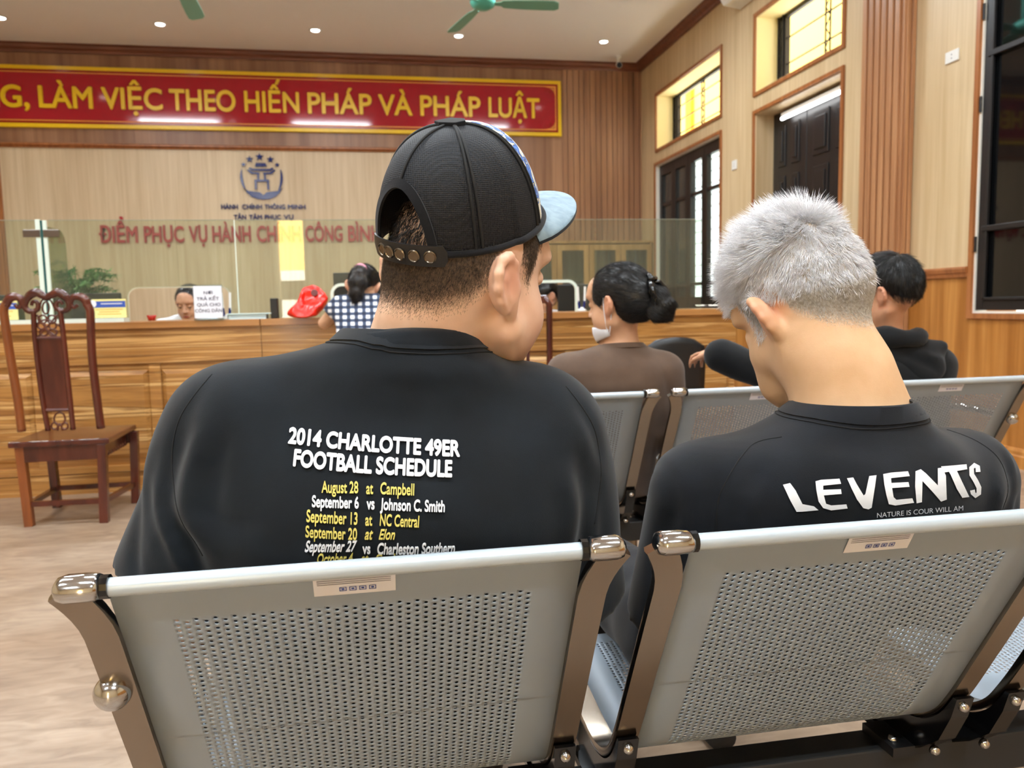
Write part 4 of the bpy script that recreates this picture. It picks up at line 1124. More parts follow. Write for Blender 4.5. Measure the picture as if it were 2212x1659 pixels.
def chain(pts, fr=W0):
    return [cone(p[:3], q[:3], p[3], q[3], fr) for p, q in zip(pts, pts[1:])]
def loft(tab, n=2.3):
    """stack of superellipses: rows (z, cx, cy, a, b)"""
    T = np.array(sorted(tab), float); zz = T[:, 0]
    def cub(z, c):
        # smooth interpolation through the table (monotone-ish cubic)
        m = np.gradient(T[:, c], zz); i = np.clip(np.searchsorted(zz, z)-1, 0, len(zz)-2)
        h = zz[i+1]-zz[i]; t = np.clip((z-zz[i])/h, 0, 1)
        return (2*t**3-3*t**2+1)*T[i, c]+(t**3-2*t**2+t)*h*m[i]+(-2*t**3+3*t**2)*T[i+1, c]+(t**3-t**2)*h*m[i+1]
    def fn(X, Y, Z):
        z = Z.ravel(); cx, cy, a, b = [cub(z, c)[None, None, :] for c in (1, 2, 3, 4)]
        d = ((np.abs((X-cx)/a)**n+np.abs((Y-cy)/b)**n)**(1/n)-1)*np.minimum(a, b)
        return np.maximum(d, np.maximum(Z-zz[-1], zz[0]-Z))
    return fn, np.array([(T[:, 1]-T[:, 3]).min(), (T[:, 2]-T[:, 4]).min(), zz[0]]), np.array([(T[:, 1]+T[:, 3]).max(), (T[:, 2]+T[:, 4]).max(), zz[-1]])
def crease(pts, depth, width, ymax=None):
    """valley (+) or ridge (-) along a polyline, fading at its ends"""
    P = [np.array(p, float) for p in pts]; L = sum(np.linalg.norm(b-a) for a, b in zip(P, P[1:]))
    def fn(X, Y, Z):
        best = None; acc = 0
        for a, b in zip(P, P[1:]):
            v = b-a; l = np.linalg.norm(v); x, y, z = X-a[0], Y-a[1], Z-a[2]
            h = np.clip((x*v[0]+y*v[1]+z*v[2])/l**2, 0, 1)
            d = (x-h*v[0])**2+.35*(y-h*v[1])**2+(z-h*v[2])**2; u = (acc+h*l)/L; acc += l
            w = np.exp(-d/width**2)*np.minimum(1, 4*np.minimum(u, 1-u)+.08)
            best = w if best is None else np.maximum(best, w)
        return depth*best
    lo = np.min(P, 0)-width*2.5; hi = np.max(P, 0)+width*2.5; lo[1] -= .06; hi[1] += .06
    return fn, lo, hi
def fold(S, creases, f=1.0):
    """press folds into a garment field: the polylines are first dropped onto its surface from behind"""
    V, Q = S.mesh(); bv = BVHTree.FromPolygons([tuple(v) for v in V], [tuple(q) for q in Q])
    for pts, d, w in creases:
        P = []
        for p in smooth_path(pts, 4):
            h = bv.ray_cast(Vector((p.x, p.y-.5, p.z)), Vector((0, 1, 0))); P.append(tuple(h[0]) if h[0] is not None and h[0].y < p.y+.2 else tuple(p))
        S.op(crease(P, d*f, w), 0, 'push')
def ripple(lo, hi, amp, freq, seed=0):
    r = np.random.default_rng(seed); K = r.normal(size=(7, 3)); K /= np.linalg.norm(K, axis=1)[:, None]; ph = r.uniform(0, 6.3, 7); f = freq*r.uniform(.5, 1.6, 7)
    def fn(X, Y, Z):
        out = 0
        for k, p, q in zip(K, ph, f): out = out+np.sin((k[0]*X+k[1]*Y+k[2]*Z)*q+p)
        return amp*out/3.0
    return fn, np.array(lo), np.array(hi)
def skinobj(name, V, F, m, parent, attrs=None):
    me = bpy.data.meshes.new(name); me.vertices.add(len(V)); me.vertices.foreach_set('co', np.asarray(V, np.float32).ravel())
    F = np.asarray(F, np.int32); n = len(F); w = F.shape[1]
    me.loops.add(n*w); me.loops.foreach_set('vertex_index', F.ravel()); me.polygons.add(n)
    me.polygons.foreach_set('loop_start', np.arange(0, n*w, w, dtype=np.int32))
    me.update(); me.validate()
    me.polygons.foreach_set('use_smooth', np.ones(len(me.polygons), bool))
    me.materials.append(m)
    for k, v in (attrs or {}).items():
        a = me.attributes.new(k, 'FLOAT', 'POINT'); a.data.foreach_set('value', np.asarray(v, np.float32))
    o = bpy.data.objects.new(name, me); COL.objects.link(o); par(o, parent); return o
def relax(V, F, it=2, lam=.5):
    n = len(V); E = np.concatenate([F[:, [0, 1]], F[:, [1, 2]], F[:, [2, 3]], F[:, [3, 0]]])
    for _ in range(it):
        S = np.zeros_like(V); c = np.zeros(n)
        for a, b in ((0, 1), (1, 0)):
            for x in range(3): S[:, x] += np.bincount(E[:, a], V[E[:, b], x], n)
            c += np.bincount(E[:, a], minlength=n)
        V = V+lam*(S/np.maximum(c, 1)[:, None]-V)
    return V
def tri_normals(V, F):
    T = np.concatenate([F[:, [0, 1, 2]], F[:, [0, 2, 3]]]) if F.shape[1] == 4 else F
    a, b, c = V[T[:, 0]], V[T[:, 1]], V[T[:, 2]]; N = np.cross(b-a, c-a); A = np.linalg.norm(N, axis=1)
    return T, N/np.maximum(A, 1e-12)[:, None], A/2
def sample_surface(V, F, n, weight, seed=0):
    r = np.random.default_rng(seed); T, N, A = tri_normals(V, F)
    c = (V[T[:, 0]]+V[T[:, 1]]+V[T[:, 2]])/3; w = A*np.maximum(0, weight(c, N)); w /= w.sum()
    i = r.choice(len(T), n, p=w); u = r.random((n, 2)); fl = u.sum(1) > 1; u[fl] = 1-u[fl]
    P = V[T[i, 0]]+(V[T[i, 1]]-V[T[i, 0]])*u[:, :1]+(V[T[i, 2]]-V[T[i, 0]])*u[:, 1:]
    return P, N[i]
def strands(name, P, D0, D1, L, rad, m, parent, levels=3, seed=0, jit=.25, root=.001, attr=None):
    """tapered three-sided hairs: start direction D0 bending to D1 over length L"""
    r = np.random.default_rng(seed); n = len(P)
    nz = lambda A: A/np.maximum(np.linalg.norm(A, axis=1), 1e-9)[:, None]
    D0 = nz(D0+r.normal(size=(n, 3))*jit); D1 = nz(D1+r.normal(size=(n, 3))*jit)
    L = np.broadcast_to(L, n)*r.uniform(.75, 1.2, n); rad = np.broadcast_to(rad, n)
    side = nz(np.cross(D0, r.normal(size=(n, 3)))); up = nz(np.cross(D0, side))
    p = P-D0*root; V = np.empty((n, 3*levels+1, 3), np.float32)
    for l in range(levels):
        u = l/levels; w = rad*(1-u*.75)
        for k in range(3):
            a = 2*math.pi*k/3; V[:, 3*l+k] = p+side*(w*math.cos(a))[:, None]+up*(w*math.sin(a))[:, None]
        d = nz(D0*(1-(l+.5)/levels)+D1*((l+.5)/levels)); p = p+d*(L/levels)[:, None]
    V[:, -1] = p
    f = []
    for l in range(levels-1):
        for k in range(3):
            a, b = 3*l+k, 3*l+(k+1) % 3; f += [(a, b, b+3), (a, b+3, a+3)]
    for k in range(3): f.append((3*(levels-1)+k, 3*(levels-1)+(k+1) % 3, 3*levels))
    f = np.array(f); F = (f[None]+(np.arange(n)*(3*levels+1))[:, None, None]).reshape(-1, 3)
    return skinobj(name, V.reshape(-1, 3), F, m, parent)

def skinmat(name, base, dark, hair=(70, 58, 48), red=(200, 110, 90)):
    m, t, b = newmat(name)
    tc = nd(t, 'ShaderNodeTexCoord'); nz = nd(t, 'ShaderNodeTexNoise'); nz.inputs['Scale'].default_value = 22; nz.inputs['Detail'].default_value = 5
    t.links.new(tc.outputs['Object'], nz.inputs['Vector']); rp = ramp(t, [(.35, dark), (.68, base)]); t.links.new(nz.outputs[0], rp.inputs[0])
    out = rp.outputs[0]
    for at_, col, f in (('flush', red, .75), ('stubble', hair, 1.0)):
        a = nd(t, 'ShaderNodeAttribute', attribute_name=at_); mx = nd(t, 'ShaderNodeMix', data_type='RGBA')
        mu = nd(t, 'ShaderNodeMath', operation='MULTIPLY'); mu.inputs[1].default_value = f
        t.links.new(a.outputs['Fac'], mu.inputs[0]); t.links.new(mu.outputs[0], mx.inputs[0])
        t.links.new(out, mx.inputs[6]); mx.inputs[7].default_value = lin(col); out = mx.outputs[2]
    t.links.new(out, b.inputs['Base Color'])
    b.inputs['Roughness'].default_value = .5; b.inputs['Specular IOR Level'].default_value = .35
    b.inputs['Subsurface Weight'].default_value = .12; b.inputs['Subsurface Radius'].default_value = (.012, .005, .003)
    n2 = nd(t, 'ShaderNodeTexNoise'); n2.inputs['Scale'].default_value = 420; t.links.new(tc.outputs['Object'], n2.inputs['Vector'])
    bp = nd(t, 'ShaderNodeBump'); bp.inputs['Strength'].default_value = .12; bp.inputs['Distance'].default_value = .001
    t.links.new(n2.outputs[0], bp.inputs['Height']); t.links.new(bp.outputs[0], b.inputs['Normal'])
    return m
def hairmat(name, c, c2, rough=.45, spec=.5, trans=0):
    m, t, b = newmat(name)
    g = nd(t, 'ShaderNodeTexCoord'); nz = nd(t, 'ShaderNodeTexNoise'); nz.inputs['Scale'].default_value = 260; t.links.new(g.outputs['Object'], nz.inputs['Vector'])
    rp = ramp(t, [(.35, c), (.65, c2)]); t.links.new(nz.outputs[0], rp.inputs[0]); t.links.new(rp.outputs[0], b.inputs['Base Color'])
    b.inputs['Roughness'].default_value = rough; b.inputs['Specular IOR Level'].default_value = spec
    if trans:
        tl = nd(t, 'ShaderNodeBsdfTranslucent'); mx = nd(t, 'ShaderNodeMixShader'); mx.inputs[0].default_value = trans
        t.links.new(rp.outputs[0], tl.inputs[0]); t.links.new(b.outputs[0], mx.inputs[1]); t.links.new(tl.outputs[0], mx.inputs[2]); t.links.new(mx.outputs[0], t.nodes['Material Output'].inputs[0])
    return m

def ear(F, fr, sg, sc=1.0, flare=28, lean=12, back=-.006):
    """ear with helix rim, concha, antihelix and lobe; sg = +1 right side"""
    rot = np.array((Matrix.Rotation(R(flare*sg), 3, 'Z') @ Matrix.Rotation(R(lean), 3, 'X')))
    f = Frame(fr.pt((sg*.0735, back, -.008)), fr.R @ rot @ np.diag([sg, 1, 1.0]), fr.s*sc)
    # local: x outward, y forward, z up; ear plate trails backward (-y)
    F.add(ell((.0065, -.012, .004), (.0085, .0200, .030), f), k=.006)
    F.add(ell((.0055, -.002, -.024), (.0055, .009, .012), f), k=.008)
    rim = [(.004, .004, .010, .0032), (.009, .002, .023, .0040), (.012, -.008, .0325, .0044), (.015, -.020, .031, .0044), (.017, -.0285, .019, .0042), (.0165, -.030, .004, .0040), (.0145, -.025, -.010, .0036), (.011, -.016, -.022, .0036)]
    for p in chain(rim, f): F.add(p, k=.008)
    F.cut(ell((.018, -.0065, .001), (.0085, .0085, .013), f), k=.005)
    F.cut(ell((.0165, -.0165, .018), (.0045, .0065, .0085), f), k=.004)
    for p in chain([(.0105, -.010, .026, .0025), (.0125, -.017, .012, .0032), (.012, -.0175, -.004, .003), (.011, -.010, -.015, .003)], f): F.add(p, k=.005)
    F.add(ell((.0085, .004, -.003), (.0045, .0045, .007), f), k=.004)   # tragus
    F.add(ell((.004, -.004, -.002), (.010, .012, .022), f), k=.010)     # root
def head(F, fr, female=False, fat=0.0, ears=True, flare=28, lean=12, esc=1.0, eback=-.006):
    g = 1+fat
    F.add(ell((0, -.014, .030), (.0765, .098, .086), fr), k=.02)
    F.add(ell((0, -.045, -.008), (.066, .055, .060), fr), k=.03)
    F.add(ell((0, .028, -.040), (.060*g, .066, .072), fr), k=.03)
    for sx in (-1, 1):
        F.add(ell((sx*.040*g, .030, -.048), (.028*g, .040, .034), fr), k=.03)     # cheek
        F.add(cone((sx*.060*g, -.006, -.058), (sx*.022*g, .066, -.100), .018, .014, fr), k=.025)   # jaw line
        F.add(ell((sx*.028, .074, .030), (.026, .018, .010), fr), k=.014)         # brow
    F.add(ell((0, .072, -.102), (.020, .018, .017), fr), k=.02)
    F.add(ell((0, .060, .050), (.052, .034, .040), fr), k=.03)
    for sx in (-1, 1): F.cut(ell((sx*.032, .096, .006), (.019, .018, .012), fr), k=.012)
    for sx in (-1, 1): F.add(ell((sx*.032, .079, .004), (.0135, .0115, .0115), fr), k=.003)
    F.add(cone((0, .086, .010), (0, .106, -.028), .0085, .0105, fr), k=.012)
    F.add(ell((0, .108, -.031), (.0105, .0095, .009), fr), k=.006)
    for sx in (-1, 1): F.add(ell((sx*.0125, .098, -.034), (.008, .010, .007), fr), k=.006)
    F.add(cone((-.018, .088, -.062), (.018, .088, -.062), .0065, .0065, fr), k=.006); F.add(cone((-.016, .087, -.073), (.016, .087, -.073), .0072, .0072, fr), k=.006)
    F.cut(cone((-.021, .0975, -.0672), (.021, .0975, -.0672), .0018, .0018, fr), k=.003)
    if ears:
        for sg in (-1, 1): ear(F, fr, sg, esc, flare, lean, eback)
def hand(F, fr, curl=.5, sg=1, spread=1.0):
    """hand in local metres: wrist at origin, fingers along +y, palm facing -z, thumb on sg*x side"""
    F.add(ell((0, .045, 0), (.040, .050, .014), fr), k=.012); F.add(cone((0, -.02, 0), (0, .02, 0), .026, .024, fr), k=.015)
    for i, (x, l) in enumerate(((.030, .070), (.010, .080), (-.010, .075), (-.029, .058))):
        x *= sg; b = (x, .086-.004*abs(i-1), 0); r = .0088-.0006*i; a = 0; p = np.array(b); dx = x*.25*spread
        for seg, c in ((.45, .5), (.32, 1.0), (.23, .9)):
            a += curl*c; q = p+np.array([dx*seg, math.cos(a)*l*seg, -math.sin(a)*l*seg]); F.add(cone(p, q, r, r*.93, fr), k=.004); p = q; r *= .92
    p0, p1, p2, p3 = (sg*.022, .012, -.004), (sg*.046, .036, -.012), (sg*.056, .062, -.02), (sg*.052, .084, -.028)
    F.add(cone(p0, p1, .016, .0115, fr), k=.012); F.add(cone(p1, p2, .0108, .0095, fr), k=.004); F.add(cone(p2, p3, .0095, .008, fr), k=.004)
def head_frame(c, yaw, pitch, roll=0, sc=1.0):
    m = Matrix.Rotation(R(-yaw), 3, 'Z') @ Matrix.Rotation(R(-pitch), 3, 'X') @ Matrix.Rotation(R(roll), 3, 'Y')
    return Frame(c, np.array(m), sc)
def aim(a, b, up=(0, 0, 1)):
    """rotation whose y axis points a->b, z near up"""
    y = np.array(b, float)-np.array(a, float); y /= np.linalg.norm(y); x = np.cross(y, up); x /= np.linalg.norm(x); z = np.cross(x, y)
    return np.stack([x, y, z], 1)
def decal(mb_list, target_V, target_F, toworld, off=.0016, direction=(0, 1, 0), start=-.5):
    """drape flat lettering onto a surface: each vertex is cast along direction"""
    bv = BVHTree.FromPolygons([tuple(v) for v in target_V], [tuple(f) for f in target_F])
    out = []
    d = Vector(direction).normalized()
    for mb in mb_list:
        b = bmesh.new()
        vs = [b.verts.new(v) for v in mb.v]
        for f in mb.f:
            try: b.faces.new([vs[i] for i in f])
            except ValueError: pass
        bmesh.ops.triangulate(b, faces=b.faces)
        for _ in range(3):
            e = [e for e in b.edges if e.calc_length() > .009]
            if not e: break
            bmesh.ops.subdivide_edges(b, edges=e, cuts=1); bmesh.ops.triangulate(b, faces=[f for f in b.faces if len(f.verts) > 3])
        for v in b.verts:
            p = Vector(toworld(v.co.x, v.co.y)); hit = bv.ray_cast(p+d*start, d)
            if hit[0] is not None: v.co = hit[0]-d*(off+v.co.z)
            else: v.co = p
        me = bpy.data.meshes.new('print'); b.to_mesh(me); b.free(); out.append(me)
    return out
# ------------------------------------------------------------------ the big man in the cap
SKIN1 = skinmat('tan skin', (236, 200, 172), (226, 184, 154), hair=(84, 68, 54))
SKIN2 = skinmat('fair skin', (224, 186, 148), (214, 174, 134), hair=(218, 210, 198), red=(222, 140, 118))
TEE1 = cloth('washed black cotton', (9, 15, 21), c2=(16, 23, 30)); TEE2 = cloth('black cotton', (11, 15, 21), c2=(18, 22, 29))
DENIM = cloth('black denim', (18, 19, 23), scale=600)
SEAM = mat('stitch thread', (12, 13, 15), .9)
def polar(lx, ly): return np.degrees(np.arctan2(lx, ly))     # 0 = face, 180 = back of the head
def nozone(p): return 1.0

def legs(F, hips, knees, feet, rt=.085, rk=.06, ra=.045):
    for h, k, f in zip(hips, knees, feet):
        F.add(cone(h, k, rt, rk), k=.05); F.add(cone(k, f, rk, ra), k=.03)
def trousers(name, lo, hi, hips, knees, feet, m, parent, waist, rt=.095, rk=.075, ra=.065, h=.012):
    F = Field(axis(lo[0], hi[0], h), axis(lo[1], hi[1], h), axis(lo[2], hi[2], h))
    legs(F, hips, knees, feet, rt, rk, ra); F.add(ell(waist[0], waist[1]), k=.06)
    F.op(ripple(lo, hi, .004, 45, 5), 0, 'push')
    V, Q = F.mesh(); V[:, 2] = np.maximum(V[:, 2], .05); return skinobj(name, relax(V, Q, 2), Q, m, parent)
def shoes(feet, parent, m, rot=0):
    for f in feet:
        mb = MB(); prof = [(-.07, .034, .05), (-.05, .042, .07), (0, .044, .075), (.06, .046, .06), (.12, .048, .045), (.17, .04, .035), (.19, .022, .026)]
        n = 14; vs = []
        for y, w, hgt in prof:
            for i in range(n):
                a = 2*math.pi*i/n; vs.append((f[0]+w*math.cos(a), f[1]+y, max(0.0, hgt*.5+hgt*.55*math.sin(a))))
        fs = [(i*n+j, i*n+(j+1) % n, (i+1)*n+(j+1) % n, (i+1)*n+j) for i in range(len(prof)-1) for j in range(n)]+[tuple(range(n-1, -1, -1)), tuple((len(prof)-1)*n+j for j in range(n))]
        mb.add(vs, fs); mb.build('shoe', m, parent, smooth=True)
SHOE = mat('black canvas shoe', (24, 24, 26), .7)

def collar(name, c, rx, ry, tilt, hgt, thick, m, parent, roll=0.0, flare=.012, n=64, bv=None):
    """ribbed neckband: tilt lowers the front, roll lowers the right"""
    mb = MB(); vs = []
    for i in range(n):
        a = 2*math.pi*i/n; x, y = math.cos(a), math.sin(a)
        z = c[2]-tilt*y*ry-roll*x*rx
        for r, dz in ((flare, -hgt), (0, 0), (-thick*.5, .0015), (-thick, 0), (flare-thick*1.2, -hgt)):
            vs.append((c[0]+x*(rx+r), c[1]+y*(ry+r), z+dz))
    k = 5; fs = [(i*k+j, ((i+1) % n)*k+j, ((i+1) % n)*k+(j+1) % k, i*k+(j+1) % k) for i in range(n) for j in range(k)]
    if bv:
        edge = []
        for i in range(n):
            p, nn, _, d = bv.find_nearest(Vector(vs[i*k]))
            if p is not None and d < .035:
                vs[i*k] = tuple(p+nn*.0022); edge.append(p+nn*.0015+Vector((vs[i*k][0]-c[0], vs[i*k][1]-c[1], 0)).normalized()*.004-Vector((0, 0, .004)))
        if len(edge) > n*.8:
            q = MB(); e2 = []
            for p in edge:
                w, nn, _, d = bv.find_nearest(p); e2.append(w+nn*.0006)
            q.tube(e2, .0009, 5, closed=True); q.build('stitching', SEAM, parent, smooth=True)
    mb.add(vs, fs); return mb.build(name, m, parent, auto=50)

def big_man():
    t = thing('person', 'large man in a black cap and black schedule t-shirt, seated with his back to us', 'person', (.03, 1.2, 0))
    hf = head_frame((.134, 1.03, 1.122), 48, 3, 8, 1.09)
    cf = Frame(hf.pt((-.006, -.022, .052)), hf.R @ np.array(Matrix.Rotation(R(23), 3, 'X') @ Matrix.Rotation(R(5), 3, 'Y')), hf.s)
    # body
    F = Field(axis(-.40, .46, .011, [(.015, .30, .0034)]), axis(.80, 1.98, .013, [(.90, 1.19, .0036)]), axis(.04, 1.30, .012, [(.985, 1.24, .0036)]))
    head(F, hf, fat=.10, flare=-4, lean=14, esc=1.08, eback=-.024)
    F.add(cone((.055, 1.035, .98), (.095, 1.03, 1.10), .077, .074), k=.03)
    F.add(ell((.078, .992, 1.070), (.058, .030, .026)), k=.03)                       # roll at the nape
    F.add(ell((.16, 1.10, 1.035), (.05, .045, .035)), k=.03)                       # under the jaw
    F.add(loft([(.42, .03, 1.24, .20, .15), (.60, .03, 1.16, .20, .16), (.80, .03, 1.03, .19, .13), (.92, .03, 1.04, .17, .10), (.99, .04, 1.05, .12, .07)]), k=.03)
    for sg, s_, e_, w_ in ((-1, (-.175, 1.03, .93), (-.265, 1.09, .66), (-.14, 1.34, .60)), (1, (.225, 1.03, .905), (.275, 1.10, .65), (.18, 1.34, .60))):
        F.add(cone(s_, e_, .058, .047), k=.03); F.add(cone(e_, w_, .047, .032), k=.015)
        hand(F, Frame(w_, aim((0, 0, 0), (-sg*.35, .9, .05)) @ np.array(Matrix.Rotation(R(180 if False else -sg*70), 3, 'Y'))), .55, -sg)
    hips = [(-.08, 1.24, .515), (.14, 1.24, .515)]; knees = [(-.15, 1.66, .51), (.20, 1.66, .51)]; feet = [(-.16, 1.74, .09), (.22, 1.74, .09)]
    legs(F, hips, knees, feet)
    V, Q = F.mesh(); L = hf.inv(V); az = np.abs(polar(L[:, 0], L[:, 1])); z = L[:, 2]
    hairline = np.interp(az, [0, 60, 76, 88, 112, 126, 140, 160, 180], [.055, .04, -.012, .010, .030, -.010, -.034, -.048, -.052])
    inskull = (np.abs(L[:, 0]) < .088) & (z > -.10) & (z < .14)
    earz = (np.abs(L[:, 0]) > .0755) & (np.abs(z) < .05) & (L[:, 1] < -.006) & (L[:, 1] > -.075)
    stub = np.clip((z-hairline)/.030, 0, 1)*inskull*(~earz)*.55*(az > 50)
    flush = (np.abs(L[:, 0]) > .072)*np.exp(-((L[:, 1]+.036)**2+(z-.002)**2)/.03**2)*.6+np.exp(-((L[:, 1]-.05)**2+(z+.045)**2)/.0015)*.25*(np.abs(L[:, 0]) > .03)
    body = skinobj('body', V, Q, SKIN1, t, dict(stubble=stub, flush=flush))
    # short clipped hair below the cap
    def wt(c, n):
        l = hf.inv(c); a = np.abs(polar(l[:, 0], l[:, 1])); hl = np.interp(a, [0, 60, 76, 88, 112, 126, 140, 160, 180], [.055, .04, -.012, .010, .030, -.010, -.034, -.048, -.052])
        ok = (l[:, 2] > hl-.006) & (cf.inv(c)[:, 2] < .004) & (a > 52) & (np.abs(l[:, 0]) < .09)
        e = (np.abs(l[:, 0]) > .0745) & (np.abs(l[:, 2]) < .045) & (l[:, 1] < -.006) & (l[:, 1] > -.075)
        return ok*(~e)*np.clip((l[:, 2]-hl+.004)/.03, .06, 1)
    P, N = sample_surface(V, Q, 38000, wt, 1); l = hf.inv(P); dn = hf.R @ np.array([0, -.25, -1.0])
    a = np.abs(polar(l[:, 0], l[:, 1])); hl = np.interp(a, [0, 76, 88, 112, 126, 140, 180], [.05, -.012, .01, .030, -.010, -.034, -.052])
    Ln = .0038+.0055*np.clip((l[:, 2]-hl)/.06, 0, 1)
    strands('hair', P, N*.5+dn*.8, N*.1+dn, Ln, .00017, hairmat('cropped brown black hair', (62, 50, 40), (120, 100, 80), .5), t, 2, 2, .22)
    # longer hair seen through the cap opening and at the temples
    P, N = sample_surface(V, Q, 2600, lambda c, n: (lambda l: (l[:, 1] < -.03)*(l[:, 2] > .005)*(l[:, 2] < .075)*1.0)(cf.inv(c)), 3)
    strands('hair', P, N*.4+dn*.9, N*.0+dn, .012, .0005, hairmat('black top hair', (10, 9, 9), (24, 20, 18), .4), t, 3, 4, .35)
    # shirt
    S = Field(axis(-.42, .44, .0062), axis(.78, 1.42, .0075), axis(.40, 1.07, .0062))
    S.add(loft([(.41, .03, 1.25, .255, .175), (.50, .03, 1.225, .265, .185), (.60, .03, 1.165, .272, .195), (.70, .03, 1.11, .268, .192), (.81, .03, 1.035, .255, .18), (.88, .028, 1.03, .245, .160), (.93, .022, 1.035, .225, .135), (.97, .012, 1.045, .190, .112), (1.0, .014, 1.05, .158, .096), (1.026, .022, 1.05, .118, .090), (1.039, .045, 1.040, .098, .092), (1.045, .050, 1.038, .088, .088)], 2.25), k=.01)
    hemL = (np.array((-.262, 1.06, .748)), np.array((-.30, .12, -1.0))); hemR = (np.array((.29, 1.07, .672)), np.array((.22, .15, -1.0)))
    hemL = (hemL[0], hemL[1]/np.linalg.norm(hemL[1])); hemR = (hemR[0], hemR[1]/np.linalg.norm(hemR[1]))
    S.add(cone((-.172, 1.035, .932), (-.266, 1.06, .70), .083, .088, clip=hemL), k=.075)
    S.add(cone((.222, 1.035, .908), (.268, 1.075, .62), .083, .083, clip=hemR), k=.075)
    S.add(ell((.05, .965, .995), (.10, .05, .04)), k=.06)      # fat pad under the collar
    fold(S, (([(-.205, .90, .955), (-.232, .88, .90), (-.238, .88, .845), (-.20, .86, .80)], .010, .012),
                    ([(-.185, .90, .965), (-.208, .88, .905), (-.212, .87, .85), (-.185, .86, .80)], -.008, .013),
                    ([(-.165, .90, .95), (-.178, .88, .895), (-.182, .87, .85)], .006, .011),
                    ([(-.245, .93, .93), (-.272, .94, .86), (-.276, .95, .79)], .005, .012),
                    ([(-.225, .90, .83), (-.21, .88, .785), (-.205, .88, .745)], .010, .012),
                    ([(-.20, .88, .86), (-.16, .86, .84), (-.13, .86, .845)], .004, .012),
                    ([(.245, .90, .90), (.262, .89, .84), (.255, .88, .78), (.258, .89, .72)], .012, .013),
                    ([(.27, .91, .88), (.285, .91, .82), (.285, .92, .74)], .005, .012),
                    ([(.225, .88, .88), (.235, .87, .82), (.225, .87, .77)], -.006, .014),
                    ([(-.02, .90, 1.0), (.05, .89, .985), (.14, .90, .992)], .003, .012),
                    ([(-.14, .87, .83), (.0, .85, .805), (.16, .86, .80)], .003, .016),
            ([(-.19, .9, 1.0), (-.222, .9, .95), (-.24, .9, .90), (-.25, .9, .85)], .004, .010), ([(-.27, .9, .88), (-.262, .9, .83), (-.235, .9, .79)], .006, .009), ([(-.285, .9, .86), (-.29, .9, .80), (-.285, .9, .76)], .005, .010), ([(-.21, .9, .77), (-.235, .9, .80), (-.25, .9, .85)], -.005, .009),
            ([(.03, .9, .90), (.09, .9, .885), (.16, .9, .90)], .0015, .015), ([(-.12, .9, .95), (-.08, .9, .90), (-.06, .9, .85)], .002, .02), ([(.18, .9, .95), (.16, .9, .88), (.17, .9, .82)], .002, .02), ([(.25, .9, .96), (.275, .9, .92), (.29, .9, .87)], .005, .010)), .95)
    S.op(ripple((-.4, .8, .42), (.44, 1.4, 1.06), .0016, 38, 2), 0, 'push')
    SV, SQ = S.mesh(); SV = relax(SV, SQ, 2)
    tee = skinobj('t_shirt', SV, SQ, TEE1, t)
    collar('collar', (.052, 1.035, 1.0475), .0905, .0935, .04, .021, .006, TEE1, tee, roll=.07, flare=.011, bv=BVHTree.FromPolygons([tuple(v) for v in SV], [tuple(f) for f in SQ]))
    # raised seams
    bv = BVHTree.FromPolygons([tuple(v) for v in SV], [tuple(f) for f in SQ])
    def seam(pts, r=.0010, d=(0, 1, 0)):
        out = []
        for p in smooth_path([(x, .5, z) for x, z in pts], 10):
            h = bv.ray_cast(p, Vector((0, 1, 0)))
            if h[0] is not None: out.append(h[0])
        mb = MB()
        if len(out) > 2: mb.tube(out, r, 6); mb.build('seam', SEAM, tee, smooth=True)
    seam([(-.19, 1.005), (-.225, .955), (-.235, .90), (-.222, .845), (-.20, .80)]); seam([(.245, .975), (.278, .92), (.285, .86), (.272, .80)])
    # schedule print: rows of (text, left px, right px, baseline px left, baseline px right, cap height px, colour, slant)
    rows = [('2014 CHARLOTTE 49ER', 622, 993, 957, 986, 36, 0, 0, .022), ('FOOTBALL SCHEDULE', 633, 976, 1006, 1030, 38, 0, 0, .022),
            ('August 28', 695, 774, 1063, 1064, 25, 1, 0, .008), ('at', 791, 806, 1066, 1066, 25, 1, 0, .008), ('Campbell', 821, 894, 1066, 1069, 25, 1, 0, .008),
            ('September 6', 674, 775, 1094, 1097, 25, 0, 0, .012), ('vs', 792, 809, 1099, 1099, 25, 0, 0, .012), ('Johnson C. Smith', 821, 960, 1100, 1105, 25, 0, 0, .012),
            ('September 13', 662, 772, 1126, 1132, 26, 1, 0, .008), ('at', 789, 804, 1134, 1134, 25, 1, 0, .008), ('NC Central', 820, 904, 1134, 1138, 25, 1, 0, .008),
            ('September 20', 660, 771, 1159, 1165, 25, 1, 0, .008), ('at', 787, 803, 1164, 1164, 24, 1, .2, .008), ('Elon', 818, 851, 1164, 1164, 22, 1, .2, .008),
            ('September 27', 658, 766, 1191, 1190, 24, 0, .25, .012), ('vs', 783, 800, 1195, 1195, 23, 0, 0, .012), ('Charleston Southern', 814, 981, 1196, 1194, 24, 0, .05, .012),
            ('October 4', 684, 760, 1217, 1215, 22, 1, .2, .008), ('at', 779, 793, 1216, 1216, 22, 1, .2, .008), ('Gardner', 810, 880, 1218, 1216, 22, 1, .1, .008)]
    groups = {0: [], 1: []}
    def onshirt(px, py):
        d = (at(px, py, 1.0)-cam.location).normalized(); h = bv.ray_cast(cam.location, d); return h[0] if h[0] else at(px, py, .87)
